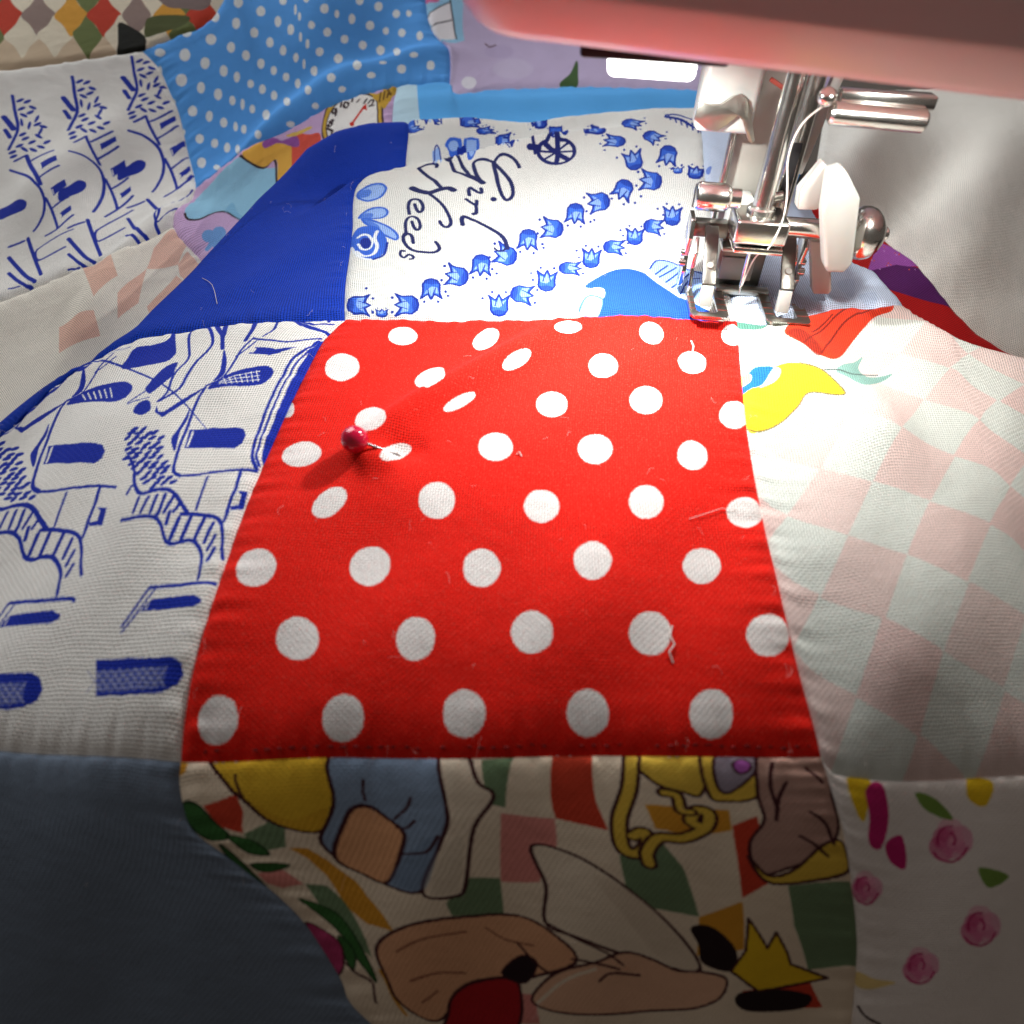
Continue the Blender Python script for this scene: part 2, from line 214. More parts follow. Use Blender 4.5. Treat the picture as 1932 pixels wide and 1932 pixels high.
PRINTS['blue_dotted_patch'] = ([(226,230,232)], '''F 0 1 720 915 -44 21 -84 84 -29 58 2 31 30 -9 70 -82 49 -70
F 0 1 859 729 -14 -17 -24 6 -17 23 -1 25 16 12 23 -1 16 -22
F 0 1 941 618 -16 -19 -17 -2 -11 17 0 26 14 20 17 3 13 -16
F 0 1 1001 529 -16 -20 -18 -2 -12 16 6 27 14 21 18 2 12 -17
F 0 1 1025 465 -14 -20 -11 -5 -2 10 9 22 16 21 11 7 1 -13
F 0 1 1046 414 -14 -17 -13 -5 -5 9 8 19 15 18 14 7 5 -10
F 0 1 1115 364 -15 -17 -23 -7 -15 10 0 17 16 16 22 6 17 -6
F 0 1 1228 322 -17 -30 -23 -11 -18 16 -3 25 17 22 24 12 18 -8
F 0 1 1345 193 -12 -26 -23 -11 -19 13 -7 29 14 80 24 28 17 -66
F 0 1 438 1173 -16 -9 -19 18 -6 50 13 70 20 23 14 -41 0 -75
F 0 1 563 932 -20 -8 -29 23 -21 40 0 36 18 10 27 -24 25 -43
F 0 1 771 652 -20 -5 -35 23 -35 41 -4 28 32 -5 39 -27 21 -31
F 0 1 849 529 -15 -13 -19 7 -12 18 1 22 14 11 20 -2 13 -20
F 0 1 896 440 -16 -13 -17 2 -8 16 6 21 16 13 17 0 9 -17
F 0 1 944 368 -13 -12 -15 -2 -7 12 2 18 14 12 16 2 7 -12
F 0 1 972 323 -8 -15 -10 -5 -4 10 3 17 10 14 10 5 4 -9
F 0 1 1039 261 -12 -26 -18 0 -13 20 -3 23 13 16 18 2 15 -10
F 0 1 1153 127 -11 -17 -24 -2 -21 14 -5 23 13 19 23 1 19 -17
F 0 1 269 1215 -20 -31 -21 0 -9 28 18 83 34 82 30 40 -11 -109
F 0 1 363 1048 -17 -19 -23 6 -16 28 2 40 20 24 21 -7 13 -33
F 0 1 470 854 -15 -15 -24 14 -15 34 -4 35 15 12 23 -13 20 -36
F 0 1 589 668 -23 -5 -31 20 -22 33 -5 31 17 11 28 -19 28 -38
F 0 1 736 488 -21 -4 -28 14 -21 28 -1 24 25 3 32 -20 20 -26
F 0 1 790 393 -14 -8 -18 7 -10 18 5 17 16 7 16 -8 9 -15
F 0 1 849 312 -12 -10 -18 4 -12 16 0 17 12 9 17 -4 13 -15
F 0 1 909 241 -12 -17 -15 -2 -9 19 -1 22 11 12 15 2 11 -14
F 0 1 971 111 -12 -14 -18 -2 -15 16 -1 30 12 37 17 -11 13 -31
F 0 1 80 1134 -18 -10 -21 5 -11 23 4 23 18 17 19 -7 11 -25
F 0 1 191 1032 -18 -25 -25 1 -17 26 5 38 21 27 24 1 13 -29
F 0 1 285 903 -16 -24 -23 -2 -16 26 0 33 15 25 22 2 18 -24
F 0 1 377 763 -13 -20 -21 5 -15 28 0 31 13 23 21 -4 15 -30
F 0 1 462 635 -12 -17 -19 5 -15 26 -4 33 12 17 18 -6 17 -26
F 0 1 570 495 -17 -8 -20 8 -15 21 -4 25 13 12 22 -11 18 -23
F 0 1 653 386 -19 -8 -25 9 -17 24 4 22 18 9 27 -11 16 -24
F 0 1 732 283 -14 -13 -22 8 -18 22 0 23 16 11 23 -8 15 -21
F 0 1 809 118 -12 -16 -18 1 -14 23 1 78 12 20 19 -7 14 -33
F 0 1 121 872 -19 -23 -27 3 -17 28 -1 28 19 27 26 -3 20 -25
F 0 1 208 750 -14 -21 -20 2 -15 22 1 32 15 21 21 0 14 -23
F 0 1 313 633 -12 -24 -21 1 -18 25 -4 32 12 25 22 -1 18 -24
F 0 1 401 514 -11 -19 -18 5 -12 24 -4 29 11 19 17 -6 14 -24
F 0 1 457 433 -12 -22 -13 -3 -8 21 4 30 11 21 14 2 8 -20
F 0 1 521 343 -10 -17 -16 3 -13 19 -2 26 12 15 16 -3 12 -18
F 0 1 637 170 -9 -71 -23 11 -28 114 -6 37 12 18 26 -6 22 -31
F 0 1 124 630 -13 -22 -25 7 -20 24 -4 37 16 13 23 -1 19 -25
F 0 1 224 524 -11 -21 -20 1 -15 24 -3 32 13 18 19 -1 17 -21
F 0 1 312 406 -13 -21 -19 4 -14 23 -3 32 14 20 20 -2 13 -25
F 0 1 377 315 -7 -23 -13 0 -10 20 -2 31 10 22 12 0 8 -21
F 0 1 438 242 -6 -25 -16 3 -14 23 -4 32 8 21 16 -3 14 -21
F 0 1 560 23 -10 -11 -19 1 -17 18 -6 28 7 33 23 -30 16 -22
F 0 1 130 415 -13 -19 -23 4 -17 26 -4 28 15 16 21 -4 19 -21
F 0 1 222 303 -11 -18 -20 5 -18 26 -2 31 12 14 19 -2 18 -26
F 0 1 307 190 -10 -25 -18 3 -16 27 -4 39 12 21 16 -1 15 -26
F 0 1 389 36 -5 -28 -14 -2 -15 38 -10 85 5 31 14 -1 15 -43
F 0 1 111 225 -14 -24 -24 2 -21 39 -4 28 14 22 25 -5 22 -28
F 0 1 7 1032 -12 -16 -14 3 -7 19 5 24 15 14 14 0 6 -18
F 0 1 1011 743 -11 -21 -19 -1 -15 15 -1 24 13 20 19 2 14 -15
F 0 1 1271 638 -13 -25 -24 -12 -18 9 -3 23 14 25 23 12 20 -7
F 0 1 1336 616 -10 -20 -14 -11 -10 5 0 19 10 22 14 9 10 -6
F 0 1 1444 605 -16 -25 -21 -14 -15 6 0 23 14 25 21 16 15 -9
F 0 1 1577 575 -17 -25 -28 -8 -21 8 -2 21 17 24 27 11 22 -7
F 0 1 1675 540 -15 -22 -20 -9 -12 9 0 20 15 22 20 10 14 -7
F 0 1 1794 512 -25 -26 -26 -10 -11 16 7 29 18 26 23 7 16 -14
F 0 1 1897 461 -29 -28 -28 -12 -5 18 15 30 25 26 26 13 8 -18
F 0 1 1158 711 -10 -18 -15 -7 -12 12 -3 22 11 18 16 6 11 -13
F 0 1 1531 762 -12 -29 -23 -17 -17 6 -7 22 15 31 20 18 20 -4
F 0 1 1670 746 -12 -31 -24 -19 -21 6 -6 29 14 34 24 16 21 -5
F 0 1 1797 694 -14 -26 -22 -13 -18 12 -5 26 12 26 21 15 20 -12
F 0 1 1887 684 -10 -22 -17 -5 -13 13 -3 23 8 23 17 4 13 -13
F 0 1 1060 654 -9 -25 -10 -9 -3 13 4 28 10 26 9 9 3 -13
F 0 1 1074 597 -10 -20 -10 -6 -4 11 4 22 9 20 9 7 5 -11
F 0 1 1146 526 -16 -18 -20 -7 -12 10 1 19 14 18 18 5 13 -9
F 0 1 1237 489 -20 -21 -26 -12 -14 8 2 18 19 21 25 11 15 -7
F 0 1 1336 464 -22 -22 -25 -12 -16 4 5 20 21 23 24 10 18 -2
F 0 1 1451 443 -23 -23 -28 -13 -15 9 4 21 23 23 27 10 16 -7
F 0 1 1553 386 -24 -25 -27 -7 -13 22 5 27 24 21 29 7 14 -16
F 0 1 1645 248 -10 -29 -18 -3 -18 20 3 108 19 27 21 7 8 -21
F 0 1 1774 209 -9 -13 -23 -8 -24 5 -8 13 11 13 23 8 22 -6
F 0 1 1216 51 -11 -9 -20 -5 -18 9 -6 13 11 10 19 3 20 -8
F 0 1 1005 22 -11 -5 -19 4 -19 7 -4 6 10 11 21 1 17 -14
F 0 1 807 8 -13 -5 -22 2 -18 8 -8 10 13 5 22 -2 20 -8
F 0 1 1442 116 -11 -14 -24 -7 -23 10 -7 15 10 14 24 6 23 -8
F 0 1 1534 184 -9 -6 -22 3 -21 10 -6 12 7 10 22 -5 21 -12
F 0 1 1682 113 -9 -21 -25 -8 -25 11 -8 23 9 21 25 5 25 -8
F 0 1 1894 147 -8 -26 -22 -11 -23 11 -7 25 8 24 22 10 22 -8
F 0 1 98 -66 -12 -10 -22 8 -20 25 -4 29 11 17 21 -14 19 -30
F 0 1 220 20 -9 -17 -21 17 -22 73 -8 39 10 13 20 -15 20 -55
F 0 1 6 792 -13 -4 -16 6 -11 16 3 20 12 11 16 -9 9 -22
F 0 1 16 559 -11 -9 -17 5 -14 21 -2 21 11 9 17 -8 12 -20''')
PRINTS['tulip_print_patch'] = ([(56,102,210),(150,182,236),(22,46,146),(30,36,88),(28,36,104),(232,236,240),(36,84,200),(240,242,244)], '''f 0 1 13 104 7 33 22 10 27 -1 19 2 20 20 -15 -37 -5 -23 23 -15 -24 -30 5 -24 12 -21 -19 6 -18 5 -28 2 -20 23
f 1 0.85 55 135 33 11 -10 -44 28 -11 -28 -19 8 -43 -22 25 -14 40
f 2 0.55 13 104 7 33 17 0 4 -42 -5 -54 -17 13
c 2 0.44 13 104 7 33 22 10 27 -1 19 2 20 20 -15 -37 -5 -23 23 -15 -24 -30 5 -24 12 -21 -19 6 -18 5 -28 2 -20 23
l 2 0.25 86 105 -26 15
l 2 0.29 85 66 -24 -4
F 2 1 129 146 -3 -9 -6 -1 -3 8 3 8 6 1
F 2 1 127 42 -4 -6 -6 -1 -3 6 4 9 6 1
F 2 1 100 214 -3 -10 -6 -1 -3 9 3 10 6 0
f 0 1 322 103 -9 -44 -23 -20 -29 -5 -19 -3 -23 -13 18 35 7 25 -25 24 25 28 -6 25 -16 38 22 -14 19 -2 30 5 22 -29
f 1 0.85 276 53 -34 -19 11 50 -28 18 29 20 -10 47 25 -27 14 -36
f 2 0.55 322 103 -9 -44 -17 -2 -3 49 5 55 17 -8
c 2 0.51 322 103 -9 -44 -23 -20 -29 -5 -19 -3 -23 -13 18 35 7 25 -25 24 25 28 -6 25 -16 38 22 -14 19 -2 30 5 22 -29
l 2 0.26 246 82 26 -13
l 2 0.28 246 126 25 13
F 2 1 212 38 -4 -9 -6 -1 -3 9 4 9 6 1
F 2 1 213 162 -3 -10 -6 0 -3 9 3 9 6 1
F 2 1 237 -14 -4 -6 -6 -1 -3 7 4 6 6 1
f 0 1 378 318 24 -11 14 -36 -1 -48 1 -32 9 -35 -21 26 -13 10 -13 -43 -12 43 -13 -9 -21 -25 8 36 2 31 -2 47 14 35
f 1 0.85 406 247 8 -56 -27 17 -9 -49 -9 49 -23 -15 14 40 18 23
f 2 0.55 378 318 24 -11 3 -28 -27 -7 -27 8 3 27
c 2 0.49 378 318 24 -11 14 -36 -1 -48 1 -32 9 -35 -21 26 -13 10 -13 -43 -12 43 -13 -9 -21 -25 8 36 2 31 -2 47 14 35
l 2 0.25 389 195 7 45
l 2 0.25 368 195 -6 42
F 2 1 414 130 -3 -10 -6 1 -2 9 3 10 6 -1
F 2 1 353 129 -3 -10 -5 0 -3 11 3 10 6 -1
F 2 1 458 176 -3 -8 -6 0 -3 9 3 9 6 -1
f 0 1 540 307 -12 -40 -25 -13 -27 17 -19 5 -22 -8 20 34 8 21 -22 34 27 13 -3 26 -10 47 18 -26 19 -12 29 -13 18 -39
f 1 0.85 492 282 -34 -2 15 46 -26 29 30 4 -5 48 21 -37 10 -41
f 2 0.55 540 307 -12 -40 -18 4 2 52 11 46 16 -16
c 2 0.48 540 307 -12 -40 -25 -13 -27 17 -19 5 -22 -8 20 34 8 21 -22 34 27 13 -3 26 -10 47 18 -26 19 -12 29 -13 18 -39
l 2 0.26 465 326 24 -25
l 2 0.26 470 366 25 -1
F 2 1 430 305 -3 -10 -6 0 -3 10 3 10 6 0
F 2 1 443 418 -3 -9 -7 0 -3 10 3 9 6 0
F 2 1 448 211 -3 -9 -6 0 -3 10 3 10 6 -1
f 0 1 604 503 23 -12 13 -36 -5 -48 0 -33 7 -35 -20 25 -12 10 -15 -43 -10 43 -13 -9 -23 -24 11 35 3 32 1 49 16 36
f 1 0.85 627 431 6 -57 -26 16 -12 -49 -6 49 -24 -15 16 40 20 23
f 2 0.55 604 503 23 -12 2 -29 -27 -7 -27 9 5 29
c 2 0.45 604 503 23 -12 13 -36 -5 -48 0 -33 7 -35 -20 25 -12 10 -15 -43 -10 43 -13 -9 -23 -24 11 35 3 32 1 49 16 36
l 2 0.24 608 377 10 45
l 2 0.24 587 377 -4 43
F 2 1 630 313 -3 -10 -6 -1 -3 9 3 10 6 1
F 2 1 569 314 -3 -10 -6 0 -3 9 3 9 6 1
F 2 1 676 364 -3 -9 -6 -2 -3 9 3 10 6 1
f 0 1 758 497 -16 -40 -26 -18 -26 15 -19 4 -23 -8 22 33 11 20 -19 33 28 12 0 26 -7 50 17 -29 18 -12 28 -9 15 -33
f 1 0.85 707 464 -35 -3 19 45 -24 28 31 4 0 47 17 -37 7 -37
f 2 0.55 758 497 -16 -40 -17 0 6 50 15 46 15 -12
c 2 0.48 758 497 -16 -40 -26 -18 -26 15 -19 4 -23 -8 22 33 11 20 -19 33 28 12 0 26 -7 50 17 -29 18 -12 28 -9 15 -33
l 2 0.25 683 505 23 -23
l 2 0.25 691 544 26 0
F 2 1 646 487 -4 -10 -6 -1 -3 9 3 10 6 1
F 2 1 669 601 -3 -10 -7 -1 -3 10 3 12 7 0
F 2 1 656 396 -3 -10 -6 -2 -3 10 3 10 6 1
f 0 1 823 748 23 -17 11 -40 -6 -47 0 -31 6 -33 -19 25 -12 9 -16 -39 -9 38 -14 -9 -23 -26 11 34 4 32 2 52 17 42
f 1 0.85 844 668 5 -55 -26 16 -12 -45 -6 45 -24 -16 17 40 20 24
f 2 0.55 823 748 23 -17 1 -31 -28 -6 -27 11 6 33
c 2 0.43 823 748 23 -17 11 -40 -6 -47 0 -31 6 -33 -19 25 -12 9 -16 -39 -9 38 -14 -9 -23 -26 11 34 4 32 2 52 17 42
l 2 0.24 824 617 11 43
l 2 0.24 803 617 -3 41
F 2 1 845 557 -3 -8 -6 -1 -3 8 4 9 5 0
F 2 1 784 557 -3 -9 -5 -2 -3 8 3 9 6 1
F 2 1 892 597 -3 -8 -6 0 -3 8 3 9 6 0
f 0 1 982 738 -13 -41 -25 -20 -28 11 -19 1 -23 -12 20 37 8 22 -21 32 28 17 -2 27 -8 50 17 -27 19 -11 28 -7 18 -34
f 1 0.85 932 700 -35 -8 16 48 -27 26 31 9 -2 49 19 -37 9 -38
f 2 0.55 982 738 -13 -41 -18 -1 2 50 12 49 16 -12
c 2 0.5 982 738 -13 -41 -25 -20 -28 11 -19 1 -23 -12 20 37 8 22 -21 32 28 17 -2 27 -8 50 17 -27 19 -11 28 -7 18 -34
l 2 0.25 905 739 25 -21
l 2 0.26 910 781 26 2
F 2 1 868 711 -3 -10 -6 0 -3 10 3 10 7 0
F 2 1 885 835 -4 -10 -7 1 -2 11 4 11 6 -2
F 2 1 888 627 -4 -9 -6 0 -3 9 4 9 6 0
f 0 1 1063 939 22 -16 10 -38 -9 -44 -2 -30 4 -37 -18 31 -11 13 -18 -36 -8 43 -14 -6 -25 -19 14 32 6 29 5 46 19 29
f 1 0.85 1081 866 1 -55 -25 23 -15 -43 -3 48 -25 -9 19 34 22 17
f 2 0.55 1063 939 22 -16 0 -27 -28 -1 -26 16 7 25
c 2 0.45 1063 939 22 -16 10 -38 -9 -44 -2 -30 4 -37 -18 31 -11 13 -18 -36 -8 43 -14 -6 -25 -19 14 32 6 29 5 46 19 29
l 2 0.24 1057 821 14 40
l 2 0.24 1036 827 0 41
F 2 1 1075 754 -4 -9 -5 1 -3 9 4 9 6 -1
F 2 1 1014 771 -4 -9 -6 1 -2 9 3 8 6 0
F 2 1 1124 787 -4 -8 -6 1 -2 9 4 8 6 0
f 0 1 1223 950 -7 -44 -22 -31 -30 -2 -19 -6 -22 -20 15 41 6 23 -26 17 25 27 -7 20 -18 34 23 -12 20 1 30 10 24 -19
f 1 0.85 1179 892 -34 -22 9 49 -30 11 29 20 -11 38 25 -19 16 -28
f 2 0.55 1223 950 -7 -44 -17 -10 -6 47 4 48 18 -2
c 2 0.47 1223 950 -7 -44 -22 -31 -30 -2 -19 -6 -22 -20 15 41 6 23 -26 17 25 27 -7 20 -18 34 23 -12 20 1 30 10 24 -19
l 2 0.25 1146 915 28 -8
l 2 0.25 1145 952 25 14
F 2 1 1113 873 -4 -9 -6 0 -2 10 4 8 6 0
F 2 1 1110 978 -3 -8 -7 0 -2 9 3 9 7 -1
F 2 1 1143 798 -4 -9 -6 2 -2 10 4 8 6 -1
f 0 1 1316 1119 21 -26 4 -45 -17 -46 -9 -33 -4 -42 -10 42 -8 19 -24 -30 2 47 -14 -1 -28 -7 19 24 11 28 10 45 21 27
f 1 0.85 1324 1031 -10 -60 -19 34 -23 -39 7 51 -26 1 25 27 23 11
f 2 0.55 1316 1119 21 -26 -4 -30 -27 9 -25 23 9 26
c 2 0.46 1316 1119 21 -26 4 -45 -17 -46 -9 -33 -4 -42 -10 42 -8 19 -24 -30 2 47 -14 -1 -28 -7 19 24 11 28 10 45 21 27
l 2 0.25 1293 992 20 38
l 2 0.24 1274 1006 7 42
F 2 1 1294 915 -4 -9 -6 0 -2 10 5 9 6 0
F 2 1 1242 963 -4 -9 -6 0 -2 9 3 8 6 0
F 2 1 1348 927 -5 -10 -6 0 -1 10 4 11 6 0
f 0 1 1480 1124 -12 -50 -26 -25 -28 11 -20 0 -23 -15 20 41 8 26 -25 28 26 25 -8 28 -20 49 25 -21 22 -6 32 0 24 -38
f 1 0.85 1431 1075 -36 -12 14 55 -29 22 30 16 -12 53 27 -35 15 -42
f 2 0.55 1480 1124 -12 -50 -18 -3 0 59 6 59 19 -12
c 2 0.51 1480 1124 -12 -50 -26 -25 -28 11 -20 0 -23 -15 20 41 8 26 -25 28 26 25 -8 28 -20 49 25 -21 22 -6 32 0 24 -38
l 2 0.27 1401 1115 27 -20
l 2 0.29 1402 1161 26 9
F 2 1 1366 1080 -4 -10 -6 -1 -3 9 3 11 6 1
F 2 1 1365 1208 -2 -11 -7 -2 -5 10 2 12 7 2
F 2 1 1382 988 -4 -11 -6 0 -3 10 5 11 6 0
f 0 1 1345 1225 -26 -7 -27 29 -17 53 -14 33 -21 32 31 -14 16 -2 3 49 24 -33 12 18 19 38 -3 -39 6 -32 17 -46 -2 -50
f 1 0.85 1293 1281 -30 53 33 1 -4 53 23 -41 21 32 -5 -49 -9 -38
f 2 0.55 1345 1225 -26 -7 -14 28 23 29 29 13 6 -34
c 2 0.5 1345 1225 -26 -7 -27 29 -17 53 -14 33 -21 32 31 -14 16 -2 3 49 24 -33 12 18 19 38 -3 -39 6 -32 17 -46 -2 -50
l 2 0.28 1290 1347 9 -51
l 2 0.27 1313 1361 18 -37
F 2 1 1258 1400 -2 -10 -7 0 -4 9 3 10 7 0
F 2 1 1328 1436 -3 -9 -7 -2 -4 9 4 10 7 1
F 2 1 1226 1326 -1 -10 -7 0 -5 10 1 11 7 0
f 0 1 1255 1468 -13 -26 -29 -13 -34 11 -23 5 -27 -3 23 20 9 13 -26 23 33 6 -4 16 -12 26 22 -14 23 -7 34 -6 22 -21
f 1 0.85 1198 1446 -42 1 18 29 -32 20 36 1 -5 29 24 -23 13 -26
f 2 0.55 1255 1468 -13 -26 -21 -1 0 34 13 31 19 -8
c 2 0.54 1255 1468 -13 -26 -29 -13 -34 11 -23 5 -27 -3 23 20 9 13 -26 23 33 6 -4 16 -12 26 22 -14 23 -7 34 -6 22 -21
l 2 0.29 1164 1476 30 -17
l 2 0.29 1170 1501 30 -1
F 2 1 1121 1466 -3 -6 -8 1 -4 7 4 6 8 -2
F 2 1 1137 1533 -4 -5 -8 1 -3 5 4 5 7 0
F 2 1 1147 1404 -3 -6 -8 1 -4 7 4 6 7 -2
f 0 1 1139 1565 -15 -12 -26 -4 -26 7 -18 3 -24 -1 25 76 10 11 -21 -70 29 90 -1 10 -9 17 18 -13 18 -9 28 -66 15 -23
f 1 0.85 1089 1558 -35 2 21 77 -26 -69 30 9 0 99 18 -89 6 -14
f 2 0.55 1139 1565 -15 -12 -17 2 5 16 15 16 15 -6
c 2 0.77 1139 1565 -15 -12 -26 -4 -26 7 -18 3 -24 -1 25 76 10 11 -21 -70 29 90 -1 10 -9 17 18 -13 18 -9 28 -66 15 -23
l 2 0.22 1065 1574 23 -9
l 2 0.2 1074 1662 24 -79
F 2 1 1030 1654 -3 -5 -7 3 -3 8 2 -90 6 1
F 2 1 1050 1688 -3 -2 -7 1 -3 4 3 2 6 -1
F 2 1 1039 1542 -3 -3 -6 0 -3 2 3 3 6 0
f 0 1 1513 1471 25 -18 11 -43 -9 -52 -1 -34 7 -44 -22 39 -14 16 -16 -42 -13 50 -15 -6 -26 -22 12 36 5 33 4 49 23 33
f 1 0.85 1533 1389 4 -64 -29 28 -14 -49 -7 55 -29 -10 21 38 24 20
f 2 0.55 1513 1471 25 -18 0 -30 -33 0 -30 15 9 28
c 2 0.52 1513 1471 25 -18 11 -43 -9 -52 -1 -34 7 -44 -22 39 -14 16 -16 -42 -13 50 -15 -6 -26 -22 12 36 5 33 4 49 23 33
l 2 0.28 1509 1338 13 46
l 2 0.27 1484 1346 -2 46
F 2 1 1533 1256 -3 -10 -6 0 -4 11 3 11 6 0
F 2 1 1465 1283 -2 -11 -7 -1 -4 10 2 11 7 1
F 2 1 1585 1289 -3 -9 -7 0 -3 11 3 9 6 0
f 0 1 1374 1558 24 18 29 1 22 -17 16 -8 24 -2 -29 -13 -14 -9 10 -25 -30 2 -5 -15 -4 -29 -10 20 -14 12 -25 13 -7 26
f 1 0.85 1430 1560 34 -9 -29 -21 16 -24 -30 7 -10 -27 -9 26 3 25
f 2 0.55 1374 1558 24 18 17 -6 -18 -28 -25 -23 -11 13
c 2 0.46 1374 1558 24 18 29 1 22 -17 16 -8 24 -2 -29 -13 -14 -9 10 -25 -30 2 -5 -15 -4 -29 -10 20 -14 12 -25 13 -7 26
l 2 0.25 1443 1528 -16 21
l 2 0.25 1426 1507 -24 8
F 2 1 1496 1527 -4 -6 -7 -1 -3 5 4 6 7 1
F 2 1 1449 1470 -4 -6 -6 -1 -4 5 4 6 7 1
F 2 1 1506 1582 -3 -6 -7 -1 -3 5 3 6 7 0
f 0 1 1247 1676 18 12 30 -4 30 -18 20 -9 27 -2 -27 -13 -12 -8 19 -19 -32 -3 0 -12 4 -23 -17 14 -19 8 -30 6 -15 46
f 1 0.85 1305 1667 40 -12 -24 -20 25 -18 -34 2 -2 -23 -17 20 -6 31
f 2 0.55 1247 1676 18 12 20 -9 -7 -24 -19 -29 -16 25
c 2 0.49 1247 1676 18 12 30 -4 30 -18 20 -9 27 -2 -27 -13 -12 -8 19 -19 -32 -3 0 -12 4 -23 -17 14 -19 8 -30 6 -15 46
l 2 0.31 1330 1633 -24 24
l 2 0.27 1319 1614 -28 5
F 2 1 1387 1637 -4 -4 -7 0 -3 3 3 5 7 0
F 2 1 1355 1587 -3 -4 -7 -1 -4 4 4 5 7 1
F 2 1 1377 1681 -3 -4 -7 1 -4 5 3 3 7 0
f 0 1 1640 1161 -20 8 -8 29 6 33 1 16 -4 34 17 -31 11 -7 18 38 5 -40 14 8 28 43 -16 -39 -6 -22 -4 -27 -19 -35
f 1 0.85 1624 1216 -3 31 23 -14 15 35 2 -36 25 16 -18 -22 -19 -15
f 2 0.55 1640 1161 -20 8 0 20 26 5 24 -6 -7 -19
c 2 0.62 1640 1161 -20 8 -8 29 6 33 1 16 -4 34 17 -31 11 -7 18 38 5 -40 14 8 28 43 -16 -39 -6 -22 -4 -27 -19 -35
l 2 0.25 1644 1241 -10 -20
l 2 0.2 1664 1239 2 -16
F 2 1 1639 1295 -3 -7 -6 0 -3 6 3 5 6 0
F 2 1 1700 1307 -3 -10 -6 -2 -3 2 3 7 6 6
F 2 1 1593 1269 -3 -7 -6 1 -2 9 2 6 6 0
f 0 1 1560 1208 -14 6 -9 14 1 17 -2 12 -6 16 13 -12 8 -5 7 17 8 -20 7 3 13 9 -5 -14 -1 -12 1 -15 -8 -12
f 1 0.85 1543 1235 -6 22 16 -8 5 20 6 -21 13 3 -8 -13 -10 -6
f 2 0.55 1560 1208 -14 6 -2 10 15 2 16 -4 -2 -10
c 2 0.3 1560 1208 -14 6 -9 14 1 17 -2 12 -6 16 13 -12 8 -5 7 17 8 -20 7 3 13 9 -5 -14 -1 -12 1 -15 -8 -12
l 2 0.14 1552 1254 -4 -16
l 2 0.13 1565 1252 3 -16
F 2 1 1543 1282 -2 -3 -3 0 -2 4 1 3 4 0
F 2 1 1580 1278 -2 -3 -4 0 -1 4 1 3 4 0
F 2 1 1518 1263 -2 -3 -3 0 -2 3 1 4 4 0
f 0 1 666 19 -21 12 -12 35 5 47 0 34 -8 34 20 -24 12 -9 14 45 11 -42 13 11 23 29 -11 -39 -3 -39 -2 -54 -17 -31
f 1 0.85 645 88 -6 59 26 -17 11 54 7 -52 24 20 -17 -47 -19 -27
f 2 0.55 666 19 -21 12 -2 26 27 4 26 -8 -6 -25
c 2 0.46 666 19 -21 12 -12 35 5 47 0 34 -8 34 20 -24 12 -9 14 45 11 -42 13 11 23 29 -11 -39 -3 -39 -2 -54 -17 -31
l 2 0.24 664 145 -9 -50
l 2 0.25 685 147 3 -47
F 2 1 652 210 -3 -10 -6 -1 -2 9 3 10 6 0
F 2 1 713 218 -3 -10 -6 -1 -2 10 3 9 6 1
F 2 1 608 155 -3 -10 -6 -1 -2 9 3 9 5 1
f 0 1 731 216 12 42 24 21 27 -12 19 -4 22 8 -20 -35 -8 -21 19 -37 -26 -10 2 -26 7 -49 -16 26 -17 11 -28 9 -17 33
f 1 0.85 779 255 34 5 -16 -48 24 -30 -29 -3 3 -49 -19 37 -9 39
f 2 0.55 731 216 12 42 17 2 -2 -51 -11 -48 -16 11
c 2 0.5 731 216 12 42 24 21 27 -12 19 -4 22 8 -20 -35 -8 -21 19 -37 -26 -10 2 -26 7 -49 -16 26 -17 11 -28 9 -17 33
l 2 0.27 804 213 -23 24
l 2 0.27 799 172 -25 0
F 2 1 851 230 -3 -10 -6 2 -3 10 4 10 6 -1
F 2 1 834 110 -4 -9 -6 2 -2 10 4 10 6 -2
F 2 1 835 329 -3 -10 -6 1 -3 10 4 10 6 0
f 0 1 883 208 -21 22 -11 48 6 56 0 38 -6 41 19 -33 12 -16 15 45 9 -54 14 7 23 23 -12 -40 -5 -38 -2 -59 -17 -36
f 1 0.85 864 303 -5 68 25 -27 13 54 5 -61 24 10 -18 -43 -19 -21
f 2 0.55 883 208 -21 22 -1 35 27 -1 25 -21 -6 -31
c 2 0.49 883 208 -21 22 -11 48 6 56 0 38 -6 41 19 -33 12 -16 15 45 9 -54 14 7 23 23 -12 -40 -5 -38 -2 -59 -17 -36
l 2 0.26 883 360 -10 -51
l 2 0.26 904 352 2 -53
F 2 1 874 438 -3 -10 -6 1 -2 10 3 9 6 0
F 2 1 935 420 -4 -10 -5 1 -3 12 4 10 5 -2
F 2 1 829 392 -3 -10 -6 0 -2 10 3 10 5 0
f 0 1 953 424 10 30 24 12 27 -14 19 -6 22 4 -18 -24 -8 -15 22 -29 -26 -8 3 -20 11 -38 -19 22 -18 10 -28 10 -18 30
f 1 0.85 999 445 34 -1 -14 -34 26 -26 -29 0 5 -39 -20 32 -11 32
f 2 0.55 953 424 10 30 17 -1 1 -40 -9 -37 -16 12
c 2 0.52 953 424 10 30 24 12 27 -14 19 -6 22 4 -18 -24 -8 -15 22 -29 -26 -8 3 -20 11 -38 -19 22 -18 10 -28 10 -18 30
l 2 0.28 1027 409 -25 22
l 2 0.28 1023 378 -25 3
F 2 1 1073 419 -3 -6 -6 1 -3 9 3 6 6 -2
F 2 1 1062 332 -3 -6 -6 1 -3 8 4 7 6 -2
F 2 1 1053 490 -4 -6 -6 2 -3 8 4 6 6 -2
f 0 1 1094 378 -20 21 -10 46 6 51 2 34 -6 39 18 -34 11 -15 15 37 8 -48 13 5 22 16 -11 -32 -5 -32 -3 -50 -17 -34
f 1 0.85 1076 467 -3 62 24 -28 13 46 3 -53 24 7 -18 -36 -19 -18
